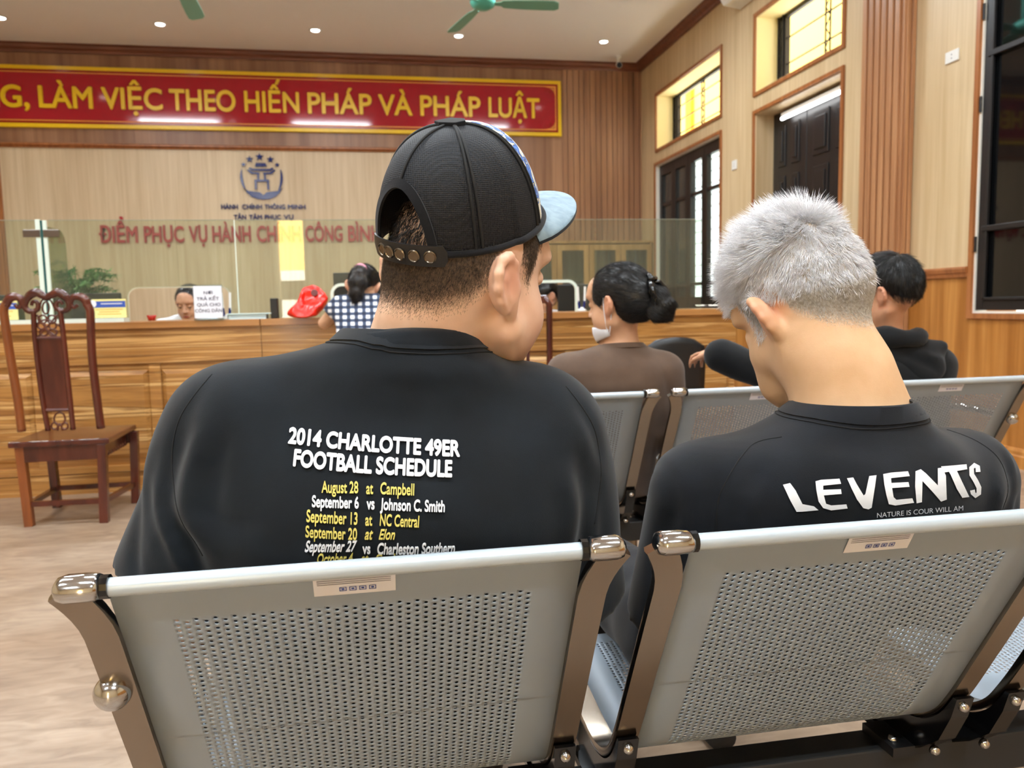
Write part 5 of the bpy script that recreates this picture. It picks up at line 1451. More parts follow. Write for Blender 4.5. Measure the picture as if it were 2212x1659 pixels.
    for s, xa, xb, ya, yb2, h, c, sl, bd in rows:
        A, B = onshirt(xa, ya), onshirt(xb, yb2); B = Vector((B.x, A.y, B.z)); ht = onshirt((xa+xb)/2, (ya+yb2)/2-h); lo_ = onshirt((xa+xb)/2, (ya+yb2)/2)
        V_, F_ = fit_text(s, 1.0, abs(ht.z-lo_.z)/max(1e-6, (B-A).length), bold=bd*1.8, depth=.0009)
        mb = MB(); w = (B-A); ln = w.length; w.normalize()
        mb.add([(x*ln+sl*y*ln, y*ln, z) for x, y, z in V_], F_); mb.basis = (A, w); groups[c].append(mb)
    for c, m in ((0, M['print_white']), (1, M['print_yellow'])):
        for mb in groups[c]:
            A, w = mb.basis; u = Vector((-w.z, 0, w.x))
            me = decal([mb], SV, SQ, lambda x, y: (A.x+w.x*x+u.x*y, .4, A.z+w.z*x+u.z*y), off=.0022, start=0)[0]
            me.materials.append(m); o = bpy.data.objects.new('print', me); COL.objects.link(o); par(o, tee)
            me.polygons.foreach_set('use_smooth', [False]*len(me.polygons))
    tr = trousers('trousers', (-.34, .98, .04), (.42, 1.9, .72), hips, knees, feet, DENIM, t, ((.03, 1.22, .53), (.20, .17, .10)))
    shoes(feet, t, SHOE)
    # ---------------- cap
    MESHF, tt, b = newmat('black mesh fabric')
    tc = nd(tt, 'ShaderNodeTexCoord'); vo = nd(tt, 'ShaderNodeTexVoronoi'); vo.inputs['Scale'].default_value = 430; vo.inputs['Randomness'].default_value = .12
    tt.links.new(tc.outputs['Object'], vo.inputs['Vector']); rp = ramp(tt, [(.25, (3, 4, 6)), (.6, (20, 22, 28))]); tt.links.new(vo.outputs['Distance'], rp.inputs[0]); tt.links.new(rp.outputs[0], b.inputs['Base Color'])
    bp = nd(tt, 'ShaderNodeBump'); bp.inputs['Strength'].default_value = .6; bp.inputs['Distance'].default_value = .0012; tt.links.new(vo.outputs['Distance'], bp.inputs['Height']); tt.links.new(bp.outputs[0], b.inputs['Normal'])
    b.inputs['Roughness'].default_value = .6; b.inputs['Specular IOR Level'].default_value = .35
    PATT, tt, b = newmat('blue and cream print')
    tc = nd(tt, 'ShaderNodeTexCoord'); nz = nd(tt, 'ShaderNodeTexNoise'); nz.inputs['Scale'].default_value = 38; nz.inputs['Detail'].default_value = 4; nz.inputs['Distortion'].default_value = 1.6
    tt.links.new(tc.outputs['Object'], nz.inputs['Vector']); rp = ramp(tt, [(0, (18, 22, 34)), (.40, (60, 96, 168)), (.47, (84, 130, 206)), (.52, (20, 24, 36)), (.545, (226, 220, 196)), (.66, (236, 232, 214)), (.7, (40, 46, 60))], 'CONSTANT'); tt.links.new(nz.outputs[0], rp.inputs[0]); tt.links.new(rp.outputs[0], b.inputs['Base Color']); b.inputs['Roughness'].default_value = .7
    CAPB = cloth('black cap twill', (16, 17, 21), scale=700); UNDER = grain('pale blue brim lining', [(.3, (108, 130, 144)), (.7, (134, 156, 168))], (60, 60, 60), .6)
    SEAMC = mat('cap seam binding', (8, 9, 11), .7)
    RX, RY = .0855, .109; HC = .118
    def base_z(th):   # th: 0 face, 180 back
        return .004*math.cos(R(2*th))
    def crown(th, u, off=0):
        """u 0 at the edge, 1 at the button"""
        a = R(th); ph = u*math.pi/2
        rr = math.cos(ph)**.78 if u < 1 else 0; zz = math.sin(ph)**1.05
        b0 = base_z(th); tk = 1-.035*(1-u)**2*(1 if math.cos(a) < 0 else 0)
        return ((RX+off)*rr*math.sin(a)*tk, (RY+off)*rr*math.cos(a)*tk, b0+(HC-b0+off)*zz)
    def wpt(p): return tuple(cf.pt(p))
    OW, OH = 30, .43       # half width of the rear opening (deg) and its height in u
    cp = thing('cap_holder', '', '') if False else None
    def incut(th, u):
        d = (180-abs((th+180) % 360-180))
        return (d/OW)**2+(u/OH)**2 < 1
    NT, NU = 180, 44
    mb = MB(); vs = [wpt(crown(360*i/NT, j/NU)) for j in range(NU) for i in range(NT)]+[wpt(crown(0, 1))]
    fs = []; mi = []
    for j in range(NU):
        for i in range(NT):
            th = 360*(i+.5)/NT; u = (j+.5)/NU
            if incut(th, u): continue
            fs.append((j*NT+i, j*NT+(i+1) % NT, (j+1)*NT+(i+1) % NT, (j+1)*NT+i) if j < NU-1 else (j*NT+i, j*NT+(i+1) % NT, NU*NT))
            d = min(th, 360-th); mi.append(1 if d < 65 else 0)
    for f, m_ in zip(fs, mi): pass
    mb.v = vs; mb.f = fs; mb.mi = mi
    cap = mb.build('cap', [MESHF, PATT], t, smooth=True, fix=False)
    md = cap.modifiers.new('thick', 'SOLIDIFY'); md.thickness = .0025; md.offset = 1
    # panel seams, edge binding, opening trim
    for th in (65, 120, 240, 295, 180):
        u0 = OH if th == 180 else 0
        for dth in ((-2.2, 2.2) if th != 180 else (0,)):
            mb = MB(); mb.tube([wpt(crown(th+dth*(1-u*.3), u, .0006)) for u in np.linspace(u0, .97, 26)],   .0021, 6); mb.build('panel_seam', SEAMC, cap, smooth=True)
    mb = MB(); mb.tube([wpt(crown(th, .012, .0016)) for th in np.linspace(-180+OW, 180-OW, 90)], .0042, 8); mb.build('edge_binding', CAPB, cap, smooth=True)
    A = np.linspace(0, math.pi, 40)
    mb = MB(); mb.sweep([wpt(crown(180+OW*math.cos(a), OH*math.sin(a), .0012)) for a in A], [(-.0055, -.0016), (.0055, -.0016), (.0055, .0016), (-.0055, .0016)], ups=[Vector(wpt(crown(180+OW*math.cos(a), OH*math.sin(a), .01)))-Vector(wpt(crown(180+OW*math.cos(a), OH*math.sin(a), 0))) for a in A]); mb.build('opening_trim', CAPB, cap, auto=50)
    mb = MB()
    T_ = np.linspace(180-OW-9, 180+OW+6, 30); vs = []; k = 0
    def strap(th, w, off=.004):
        p = np.array(crown(th, 0, off)); p[2] += .001+w; return wpt(p)
    for th in T_:
        e = min(1, (th-T_[0])/4+.45, (T_[-1]-th)/4+.45)
        for w, o in ((-.0115*e, .003), (-.0115*e, .0052), (0, .0064), (.0115*e, .0052), (.0115*e, .003)): vs.append(strap(th, w, o))
    n = len(T_); mb.add(vs, [(i*5+j, i*5+(j+1) % 5, (i+1)*5+(j+1) % 5, (i+1)*5+j) for i in range(n-1) for j in range(5)]+[(4, 3, 2, 1, 0), tuple((n-1)*5+j for j in range(5))])
    mb.build('strap', mat('black leather strap', (22, 21, 21), .45), cap, auto=50)
    SN = mat('dull brass snap', (120, 108, 92), .28, 1)
    for th in (152, 163, 174, 184, 193):
        c = Vector(strap(th, 0, .006)); o_ = (Vector(strap(th, 0, .02))-c).normalized(); rt = o_.to_track_quat('Z', 'Y').to_matrix()
        mb = MB(); mb.lathe([(0, 0), (.0078, 0), (.0078, .0012), (.0066, .0022), (.0058, .0012), (0, .0014)], (0, 0, 0), 22); mb.v = [tuple(c+rt @ Vector(v)) for v in mb.v]; mb.build('snap', SN, cap, auto=40)
    c = Vector(wpt(crown(0, 1))); f2 = Frame(hf.pt((0, 0, 0)), hf.R, hf.s)
    mb = MB(); z0 = crown(0, 1)[2]
    mb.poly([wpt((x, y, z0-.002)) for x, y in ((-.017, -.010), (-.006, -.014), (.013, -.009), (.017, .004), (.008, .013), (-.012, .011))], tuple(np.array(wpt((0, 0, .006)))-np.array(wpt((0, 0, 0))))); mb.build('top_tab', CAPB, cap, bevel=.001)
    # brim: flat visor with a pale lining
    def brim(th, u, dz=0):
        a = R(th); p = np.array(crown(th, 0, -.003)); L = .092*max(0, math.cos(a*1.36))**.45
        q = p+np.array([math.sin(a)*.22, math.cos(a)*.55+.45, 0])*u*L
        q[2] = p[2]-.0008-.006*(abs(q[0])/.09)**2+dz-.012*u; return wpt(q)
    B = np.linspace(-66, 66, 41); U = np.linspace(0, 1, 9); n1, n2 = len(B), len(U)
    for nm, d0, d1, m_ in (('brim', -.0035, 0, CAPB), ('brim_cover', .0002, .0008, UNDER)):
        um = 1 if nm == 'brim' else .99
        vs = [brim(b_, u*um, d0) for b_ in B for u in U]+[brim(b_, u*um, d1) for b_ in B for u in U]; N_ = n1*n2; fs = []
        for i in range(n1-1):
            for j in range(n2-1):
                q = (i*n2+j, (i+1)*n2+j, (i+1)*n2+j+1, i*n2+j+1); fs += [q, tuple(N_+x for x in q[::-1])]
            fs.append((i*n2+n2-1, (i+1)*n2+n2-1, N_+(i+1)*n2+n2-1, N_+i*n2+n2-1))
        mb = MB(); mb.add(vs, fs); mb.build(nm, m_, cap, auto=60)
    return t
big_man()
# ------------------------------------------------------------------ the man with silver hair
from mathutils.geometry import tessellate_polygon
def stroke(P, w):
    """outline of a brush stroke along P"""
    L = []; Rr = []
    for i, p in enumerate(P):
        a, b = P[max(0, i-1)], P[min(len(P)-1, i+1)]; d = Vector((b[0]-a[0], b[1]-a[1])).normalized()
        L.append((p[0]-d.y*w, p[1]+d.x*w)); Rr.append((p[0]+d.y*w, p[1]-d.x*w))
    return L+Rr[::-1]
def px_decal(polys, bv, name, m, parent, off=.0018, xf=None):
    """flat print: polygons measured on the photograph, laid on the cloth and kept just above it"""
    b = bmesh.new()
    for P in polys:
        vs = [b.verts.new((x, y, 0)) for x, y in P]
        for tr_ in tessellate_polygon([[Vector((x, y, 0)) for x, y in P]]): 
            if len(set(tr_)) == 3 and b.faces.get([vs[i] for i in tr_]) is None: b.faces.new([vs[i] for i in tr_])
    for _ in range(4):
        e = [e for e in b.edges if e.calc_length() > 14]
        if not e: break
        bmesh.ops.subdivide_edges(b, edges=e, cuts=1); bmesh.ops.triangulate(b, faces=[f for f in b.faces if len(f.verts) > 3])
    dead = []
    for v in b.verts:
        d = (at(v.co.x, v.co.y, 1.0)-cam.location).normalized(); h = bv.ray_cast(cam.location, d)
        if h[0] is None: dead.append(v)
        else: n = h[1]; n = n if n.dot(d) < 0 else -n; v.co = h[0]+n*off
    bmesh.ops.delete(b, geom=dead, context='VERTS')
    me = bpy.data.meshes.new(name); b.to_mesh(me); b.free(); me.materials.append(m)
    o = bpy.data.objects.new(name, me); COL.objects.link(o); par(o, parent); return o
def silver_man():
    t = thing('person', 'young man with spiky silver hair and black t-shirt, head bowed, seated at right', 'person', (.64, 1.2, 0))
    hf = head_frame((.634, 1.085, 1.076), -9, 32, -18, 1.04)
    F = Field(axis(.30, 1.0, .011, [(.50, .78, .0035)]), axis(.84, 1.95, .013, [(.94, 1.24, .0037)]), axis(.04, 1.24, .012, [(.93, 1.225, .0036)]))
    head(F, hf, fat=.10, flare=30, lean=6, esc=1.05)
    F.add(cone((.655, 1.01, .88), (.638, 1.035, 1.03), .060, .056), k=.03); F.add(cone((.64, 1.03, 1.0), (.632, 1.05, 1.06), .055, .052), k=.03)
    j1, j2, j3 = at(1668, 768, 1.125), at(1694, 826, 1.125), at(1738, 872, 1.115)
    F.add(cone(j1, j2, .030, .030), k=.035); F.add(cone(j2, j3, .030, .024), k=.03)
    F.add(cone((.675, 1.01, .90), (.652, 1.03, 1.0), .062, .054), k=.03); F.add(cone((.69, 1.015, .975), (.735, 1.02, .905), .034, .036), k=.05)
    F.add(loft([(.42, .64, 1.26, .15, .12), (.60, .64, 1.18, .15, .12), (.80, .645, 1.04, .15, .10), (.88, .65, 1.01, .11, .07), (.91, .655, 1.01, .08, .06)]), k=.03)
    for sg, s_, e_, w_ in ((-1, (.46, 1.03, .80), (.445, 1.13, .61), (.54, 1.36, .60)), (1, (.84, 1.03, .80), (.90, 1.11, .61), (.74, 1.36, .60))):
        F.add(cone(s_, e_, .048, .040), k=.03); F.add(cone(e_, w_, .040, .028), k=.015)
        hand(F, Frame(w_, aim((0, 0, 0), (-sg*.45, .85, .12)) @ np.array(Matrix.Rotation(R(-sg*70), 3, 'Y'))), .5, -sg)
    hips = [(.505, 1.20, .515), (.76, 1.24, .51)]; knees = [(.48, 1.68, .50), (.80, 1.68, .50)]; feet = [(.50, 1.76, .09), (.80, 1.76, .09)]
    legs(F, hips, knees, feet, .075, .055, .042)
    V, Q = F.mesh(); L = hf.inv(V); az = np.abs(polar(L[:, 0], L[:, 1])); z = L[:, 2]
    HLA = [0, 55, 70, 84, 100, 118, 140, 165, 180]; HLZ = [.062, .052, -.025, .0, .010, -.020, -.066, -.088, -.092]
    hl = np.interp(az, HLA, HLZ); insk = (np.abs(L[:, 0]) < .086) & (z < .15) & (z > -.12)
    earz = (np.abs(L[:, 0]) > .0755) & (np.abs(z) < .05) & (L[:, 1] < .012) & (L[:, 1] > -.05)
    stub = np.clip((z-hl)/.045, 0, 1)*insk*(~earz)*(az > 50); flush = (np.abs(L[:, 0]) > .072)*np.exp(-((L[:, 1]+.014)**2+(z-.002)**2)/.026**2)*.75
    skinobj('body', V, Q, SKIN2, t, dict(stubble=stub*.9, flush=flush))
    wh = np.array([.012, -.078, .078])
    def step(a): return np.interp(a, [0, 60, 90, 120, 150, 180], [.05, .040, .022, .004, -.028, -.044])
    def geo(P, N):
        l = hf.inv(P); a = np.abs(polar(l[:, 0], l[:, 1])); n = N @ hf.R
        fl = l-wh; fl -= (fl*n).sum(1)[:, None]*n; fl /= np.maximum(np.linalg.norm(fl, axis=1), 1e-6)[:, None]
        return l, a, n, fl
    def ez(l): return (np.abs(l[:, 0]) > .0745) & (np.abs(l[:, 2]) < .045) & (l[:, 1] < .012) & (l[:, 1] > -.05)
    def wl(c, n):
        l = hf.inv(c); a = np.abs(polar(l[:, 0], l[:, 1])); up = np.where(a < 60, .058, step(a))
        return (l[:, 2] > up)*(l[:, 2] < .14)*(np.abs(l[:, 0]) < .09)*(np.clip((l[:, 2]-up)/.02, .35, 1))
    P, N = sample_surface(V, Q, 30000, wl, 5); l, a, n, fl = geo(P, N)
    top = np.clip((l[:, 2]-.045)/.05, 0, 1); front = np.clip((l[:, 1]+.02)/.08, 0, 1)
    up = np.array([0, .15, 1.0])
    # tufts: strands share a direction with their neighbours
    tf = np.floor(l/.012); hsh = np.sin(tf @ np.array([12.99, 78.23, 37.7]))*43758.5; ang = (hsh-np.floor(hsh)-.5)[:, None]*2
    h2 = np.sin(tf @ np.array([39.3, 11.1, 83.1]))*24634.6; a2 = (h2-np.floor(h2)-.5)[:, None]*2
    jt = np.concatenate([ang, a2, ang*a2], 1)*.28
    D0 = n*(.36+.62*top)[:, None]+fl*.6+jt; D1 = n*(.12+.55*top)[:, None]+fl*(.95-.3*top)[:, None]+up*(.35*top)[:, None]+jt*1.7
    Ln = .016+.028*top-.006*front
    SIL = hairmat('silver hair', (250, 248, 251), (255, 254, 254), .5, .5, .12); SIL2 = hairmat('faded silver stubble', (204, 194, 178), (250, 246, 240), .5, .4)
    strands('hair', P, D0 @ hf.R.T, D1 @ hf.R.T, Ln, .00042, SIL, t, 4, 6, .17)
    def wf(c, n):
        l = hf.inv(c); a = np.abs(polar(l[:, 0], l[:, 1])); h = np.interp(a, HLA, HLZ)
        return (l[:, 2] > h-.004)*(l[:, 2] < step(a)+.012)*(a > 56)*(np.abs(l[:, 0]) < .09)*(~ez(l))*np.clip((l[:, 2]-h+.003)/.035, .05, 1)
    P, N = sample_surface(V, Q, 24000, wf, 7); l, a, n, fl = geo(P, N); h = np.interp(a, HLA, HLZ); g = np.clip((l[:, 2]-h)/.085, 0, 1)
    dn = np.array([0, -.2, -1.0])
    strands('hair', P, (n*.55+fl*.5+dn*.4) @ hf.R.T, (n*.12+fl*.6+dn*.6) @ hf.R.T, .0025+.0115*g, .00024, SIL2, t, 2, 8, .2)
    # fringe and sideburn, brushed forward on the face side
    P, N = sample_surface(V, Q, 2600, lambda c, n: (lambda l: (np.abs(polar(l[:, 0], l[:, 1])) < 74)*(np.abs(polar(l[:, 0], l[:, 1])) > 0)*(l[:, 2] > .045)*(l[:, 2] < .085)*1.0)(hf.inv(c)), 9)
    l, a, n, fl = geo(P, N)
    strands('hair', P, (n*.8+np.array([0, .5, .5])) @ hf.R.T, (n*.6+np.array([0, .5, -.3])) @ hf.R.T, .015, .00034, SIL, t, 4, 10, .2)
    P, N = sample_surface(V, Q, 1100, lambda c, n: (lambda l, a: (a > 58)*(a < 80)*(l[:, 2] > -.022)*(l[:, 2] < .05)*(np.abs(l[:, 0]) < .085)*1.0)(hf.inv(c), np.abs(polar(hf.inv(c)[:, 0], hf.inv(c)[:, 1]))), 12)
    l, a, n, fl = geo(P, N)
    strands('hair', P, (n*.5+np.array([0, .3, -.6])) @ hf.R.T, (n*.15+np.array([0, .3, -.9])) @ hf.R.T, .010, .0003, SIL, t, 3, 13, .25)
    # shirt
    S = Field(axis(.28, 1.02, .0062), axis(.84, 1.42, .0075), axis(.40, .96, .0062))
    S.add(loft([(.41, .64, 1.265, .195, .15), (.50, .64, 1.24, .20, .155), (.60, .64, 1.18, .205, .155), (.70, .64, 1.10, .21, .15), (.79, .645, 1.03, .21, .145), (.84, .645, 1.01, .20, .13), (.875, .648, 1.005, .17, .112), (.90, .652, 1.005, .125, .094), (.916, .660, 1.003, .100, .088), (.926, .664, 1.001, .090, .085)], 2.25), k=.01)
    hl_ = (np.array((.44, 1.13, .60)), np.array((-.2, .3, -.93))); hr_ = (np.array((.91, 1.11, .60)), np.array((.2, .3, -.93)))
    S.add(cone((.448, 1.02, .808), (.442, 1.12, .54), .074, .078, clip=hl_), k=.07)
    S.add(cone((.862, 1.02, .806), (.912, 1.09, .54), .074, .082, clip=hr_), k=.07)
    fold(S, (([(.44, .94, .86), (.425, .93, .81), (.43, .92, .75), (.425, .93, .69)], .008, .012), ([(.47, .92, .85), (.462, .91, .80), (.472, .90, .74)], -.006, .013),
                    ([(.47, .91, .78), (.50, .90, .72), (.53, .90, .67)], .006, .012), ([(.40, .96, .83), (.385, .97, .77), (.38, .98, .70)], .005, .011),
                    ([(.87, .94, .86), (.885, .93, .80), (.88, .93, .73)], .008, .012), ([(.84, .92, .84), (.845, .91, .78), (.83, .91, .72)], -.006, .014),
                    ([(.56, .915, .895), (.65, .90, .882), (.74, .91, .893)], .003, .012), ([(.52, .90, .80), (.64, .885, .775), (.78, .90, .785)], .003, .016),
            ([(.50, .9, .87), (.47, .9, .84), (.452, .9, .79)], .004, .009), ([(.45, .9, .73), (.475, .9, .77), (.50, .9, .80)], -.005, .010), ([(.86, .9, .80), (.875, .9, .76), (.87, .9, .70)], .006, .010), ([(.91, .9, .80), (.905, .9, .74)], .005, .010), ([(.58, .9, .86), (.60, .9, .82), (.60, .9, .78)], .002, .018)), 1.0)
    S.op(ripple((.28, .84, .4), (1.02, 1.4, .95), .0015, 38, 12), 0, 'push')
    SV, SQ = S.mesh(); SV = relax(SV, SQ, 2); tee = skinobj('t_shirt', SV, SQ, TEE2, t)
    collar('collar', (.664, 1.0, .936), .083, .0825, .02, .021, .006, TEE2, tee, roll=-.0, flare=.010, bv=BVHTree.FromPolygons([tuple(v) for v in SV], [tuple(f) for f in SQ]))
    bv = BVHTree.FromPolygons([tuple(v) for v in SV], [tuple(f) for f in SQ])
    def seam(pts, r=.0010):
        out = [h[0] for h in (bv.ray_cast(Vector((p.x, .5, p.y)), Vector((0, 1, 0))) for p in smooth_path([(x, z, 0) for x, z in pts], 10)) if h[0] is not None]
        if len(out) > 2: mb = MB(); mb.tube(out, r, 6); mb.build('seam', SEAM, tee, smooth=True)
    seam([(.535, .898), (.49, .885), (.455, .86), (.435, .82), (.44, .76), (.47, .71)]); seam([(.80, .895), (.84, .875), (.865, .84), (.865, .78)])
    LET = {'L': [(1073, 213), (1107, 205), (1133, 240), (1165, 302), (1218, 312), (1240, 330), (1165, 337), (1137, 338), (1110, 290)],
           'E': [(1226, 197), (1252, 190), (1338, 184), (1346, 208), (1262, 217), (1262, 236), (1345, 233), (1348, 255), (1265, 262), (1275, 300), (1300, 308), (1370, 303), (1376, 322), (1300, 331), (1262, 320), (1240, 290), (1230, 240)],
           'V': [(1373, 182), (1403, 178), (1420, 210), (1452, 262), (1460, 255), (1478, 172), (1512, 168), (1505, 220), (1490, 318), (1475, 326), (1450, 320), (1420, 280), (1395, 230)],
           'E2': [(1543, 163), (1580, 156), (1660, 150), (1668, 172), (1580, 182), (1582, 204), (1662, 200), (1667, 222), (1585, 228), (1592, 270), (1605, 282), (1680, 275), (1688, 296), (1600, 308), (1570, 302), (1558, 260), (1548, 210)],
           'N': [(1695, 150), (1720, 140), (1745, 160), (1800, 215), (1800, 135), (1822, 132), (1838, 170), (1842, 280), (1815, 290), (1780, 250), (1728, 195), (1725, 293), (1700, 298), (1693, 220)],
           'T': [(1815, 127), (1935, 117), (1938, 140), (1890, 148), (1910, 190), (1948, 268), (1915, 272), (1890, 232), (1860, 165), (1852, 152), (1830, 155)],
           'S': stroke([(1989, 153), (1987, 130), (1972, 122), (1958, 134), (1959, 165), (1978, 195), (1993, 225), (1992, 252), (1977, 262), (1965, 250), (1962, 236)], 11.5)}
    px_decal([[(x/2.186+1200, y/2.186+950) for x, y in P] for P in LET.values()], bv, 'print', M['print_white'], tee)
    V_, F_ = fit_text("NATURE IS COUR WILL AM", 1.0, .055, bold=0, depth=0)
    A, B = (1893, 1117), (2078, 1101)
    px_decal([[(A[0]+V_[i][0]*(B[0]-A[0])+V_[i][1]*3, A[1]+V_[i][0]*(B[1]-A[1])-V_[i][1]*(B[0]-A[0])) for i in f] for f in F_ ], bv, 'print', M['print_white'], tee)
    trousers('trousers', (.34, 1.02, .04), (.94, 1.94, .70), hips, knees, feet, DENIM, t, ((.635, 1.22, .53), (.20, .15, .11)), .10, .072, .06)
    shoes(feet, t, SHOE)
silver_man()
# ------------------------------------------------------------------ people farther off
def figure(name, label, loc, hf, neck, torso, sleeves, skin, tee, res=(.013, .0055), hands=(), legs_=None, pants=None, creases=(), fat=0.0, shirt_res=.009, ears=True, flare=24, female=False, rip=.0018, base_arms=True, upto=None, skirt=None, n=2.25):
    """sleeves: (shoulder, elbow, end, r0, r1, r2, clip) ; neck: (a, b, ra, rb)"""
    t = thing('person', label, 'person', loc)
    T = np.array(torso); lo = np.array([(T[:, 1]-T[:, 3]).min(), (T[:, 2]-T[:, 4]).min(), T[:, 0].min()]); hi = np.array([(T[:, 1]+T[:, 3]).max(), (T[:, 2]+T[:, 4]).max(), T[:, 0].max()])
    pts = [p for s in sleeves for p in s[:3] if p is not None]+[tuple(p) for h in hands for p in (np.array(h[0])-.22, np.array(h[0])+.22)]
    for p in pts: lo = np.minimum(lo, np.array(p)-.12); hi = np.maximum(hi, np.array(p)+.12)
    slo, shi = lo.copy(), hi.copy()
    hc = hf.t; lo = np.minimum(lo, hc-.16); hi = np.maximum(hi, hc+.17)
    if legs_: 
        for q in legs_: 
            for p in q: lo = np.minimum(lo, np.array(p)-.1); hi = np.maximum(hi, np.array(p)+.1)
    fine = [[(hc[i]-.125*hf.s, hc[i]+.13*hf.s, res[1])] for i in range(3)]
    for h in hands:
        for i in range(3): fine[i].append((h[0][i]-.12, h[0][i]+.12, .0075))
    F = Field(*[axis(lo[i], hi[i], res[0], fine[i]) for i in range(3)])
    head(F, hf, fat=fat, ears=ears, flare=flare)
    F.add(cone(*neck), k=.03)
    F.add(loft([(z, x, y, a*.82, b*.8) for z, x, y, a, b in torso[:-1]]), k=.03)
    for s in sleeves:
        a, e, w = s[:3]; F.add(cone(a, e, s[3]*.62, s[4]*.62), k=.03)
        if w is not None: F.add(cone(e, w, s[4]*.62, s[5]*.7), k=.015)
    for p, rot, sg in hands: hand(F, Frame(p, rot), .6, sg)
    if legs_: legs(F, *legs_, .07, .05, .04)
    V, Q = F.mesh(); L = hf.inv(V)
    earz = (np.abs(L[:, 0]) > .0755) & (np.abs(L[:, 2]) < .05) & (L[:, 1] < .012) & (L[:, 1] > -.05)
    body = skinobj('body', V, Q, skin, t, dict(stubble=np.zeros(len(V)), flush=earz*.4))
    S = Field(*[axis(slo[i]-.03, shi[i]+.03, shirt_res) for i in range(3)])
    S.add(loft(torso, n), k=.01)
    for s in sleeves:
        a, e, w, r0, r1, r2, clip = s; S.add(cone(a, e, r0, r1, clip=clip if w is None or clip is not None and len(s) > 7 else None), k=.05)
        if w is not None and clip is not False and r2: S.add(cone(e, w, r1, r2), k=.02)
    if creases: fold(S, creases, .8)
    if rip: S.op(ripple(slo-.03, shi+.03, rip, 34, len(label)), 0, 'push')
    SV, SQ = S.mesh(); SV = relax(SV, SQ, 2)
    if legs_: trousers('trousers', np.array(lo)-.02, (hi[0]+.02, hi[1]+.02, torso[0][0]+.25), *legs_, pants or DENIM, t, ((torso[0][1], torso[0][2], torso[0][0]+.02), (torso[0][3]*.88, torso[0][4]*.8, .08)), .082, .065, .058); shoes(legs_[2], t, SHOE)
    return t, hf, V, Q, SV, SQ, body
def capped(hf, V, Q, t, name, m, test, off, res=.006):
    """hair mass: skull region grown outward"""
    T, N, A = tri_normals(V, Q)
HBLK = hairmat('black hair', (9, 8, 8), (22, 18, 17), .32, .6); HBRN = hairmat('dark brown hair', (18, 13, 11), (40, 30, 25), .35, .6)
def hairmass(t, hf, prims, m, cuts=(), h=.0045, lo=(-.14, -.19, -.16), hi=(.14, .15, .16)):
    """solid hair volume in head space, meshed finely"""
    F = Field(axis(lo[0], hi[0], h), axis(lo[1], hi[1], h), axis(lo[2], hi[2], h))
    for p, k in prims: F.add(p, k=k)
    for p, k in cuts: F.cut(p, k=k)
    V, Q = F.mesh(); P = (V*hf.s) @ hf.R.T+hf.t
    o = skinobj('hair', P, Q, m, t); return P, Q
def comb(t, hf, P, Q, m, n, toward, L, seed, rad=.0006, lift=.15, w=None):
    """strands combed over a hair mass toward a local point"""
    S, N = sample_surface(P, Q, n, (lambda c, nn: w(hf.inv(c))) if w else (lambda c, nn: np.ones(len(c))), seed)
    l = hf.inv(S); nn = N @ hf.R; f = np.array(toward)-l; f -= (f*nn).sum(1)[:, None]*nn; f /= np.maximum(np.linalg.norm(f, axis=1), 1e-6)[:, None]
    strands('hair', S, (f+nn*lift) @ hf.R.T, (f+nn*lift*-.3) @ hf.R.T, L, rad, m, t, 3, seed, .10)

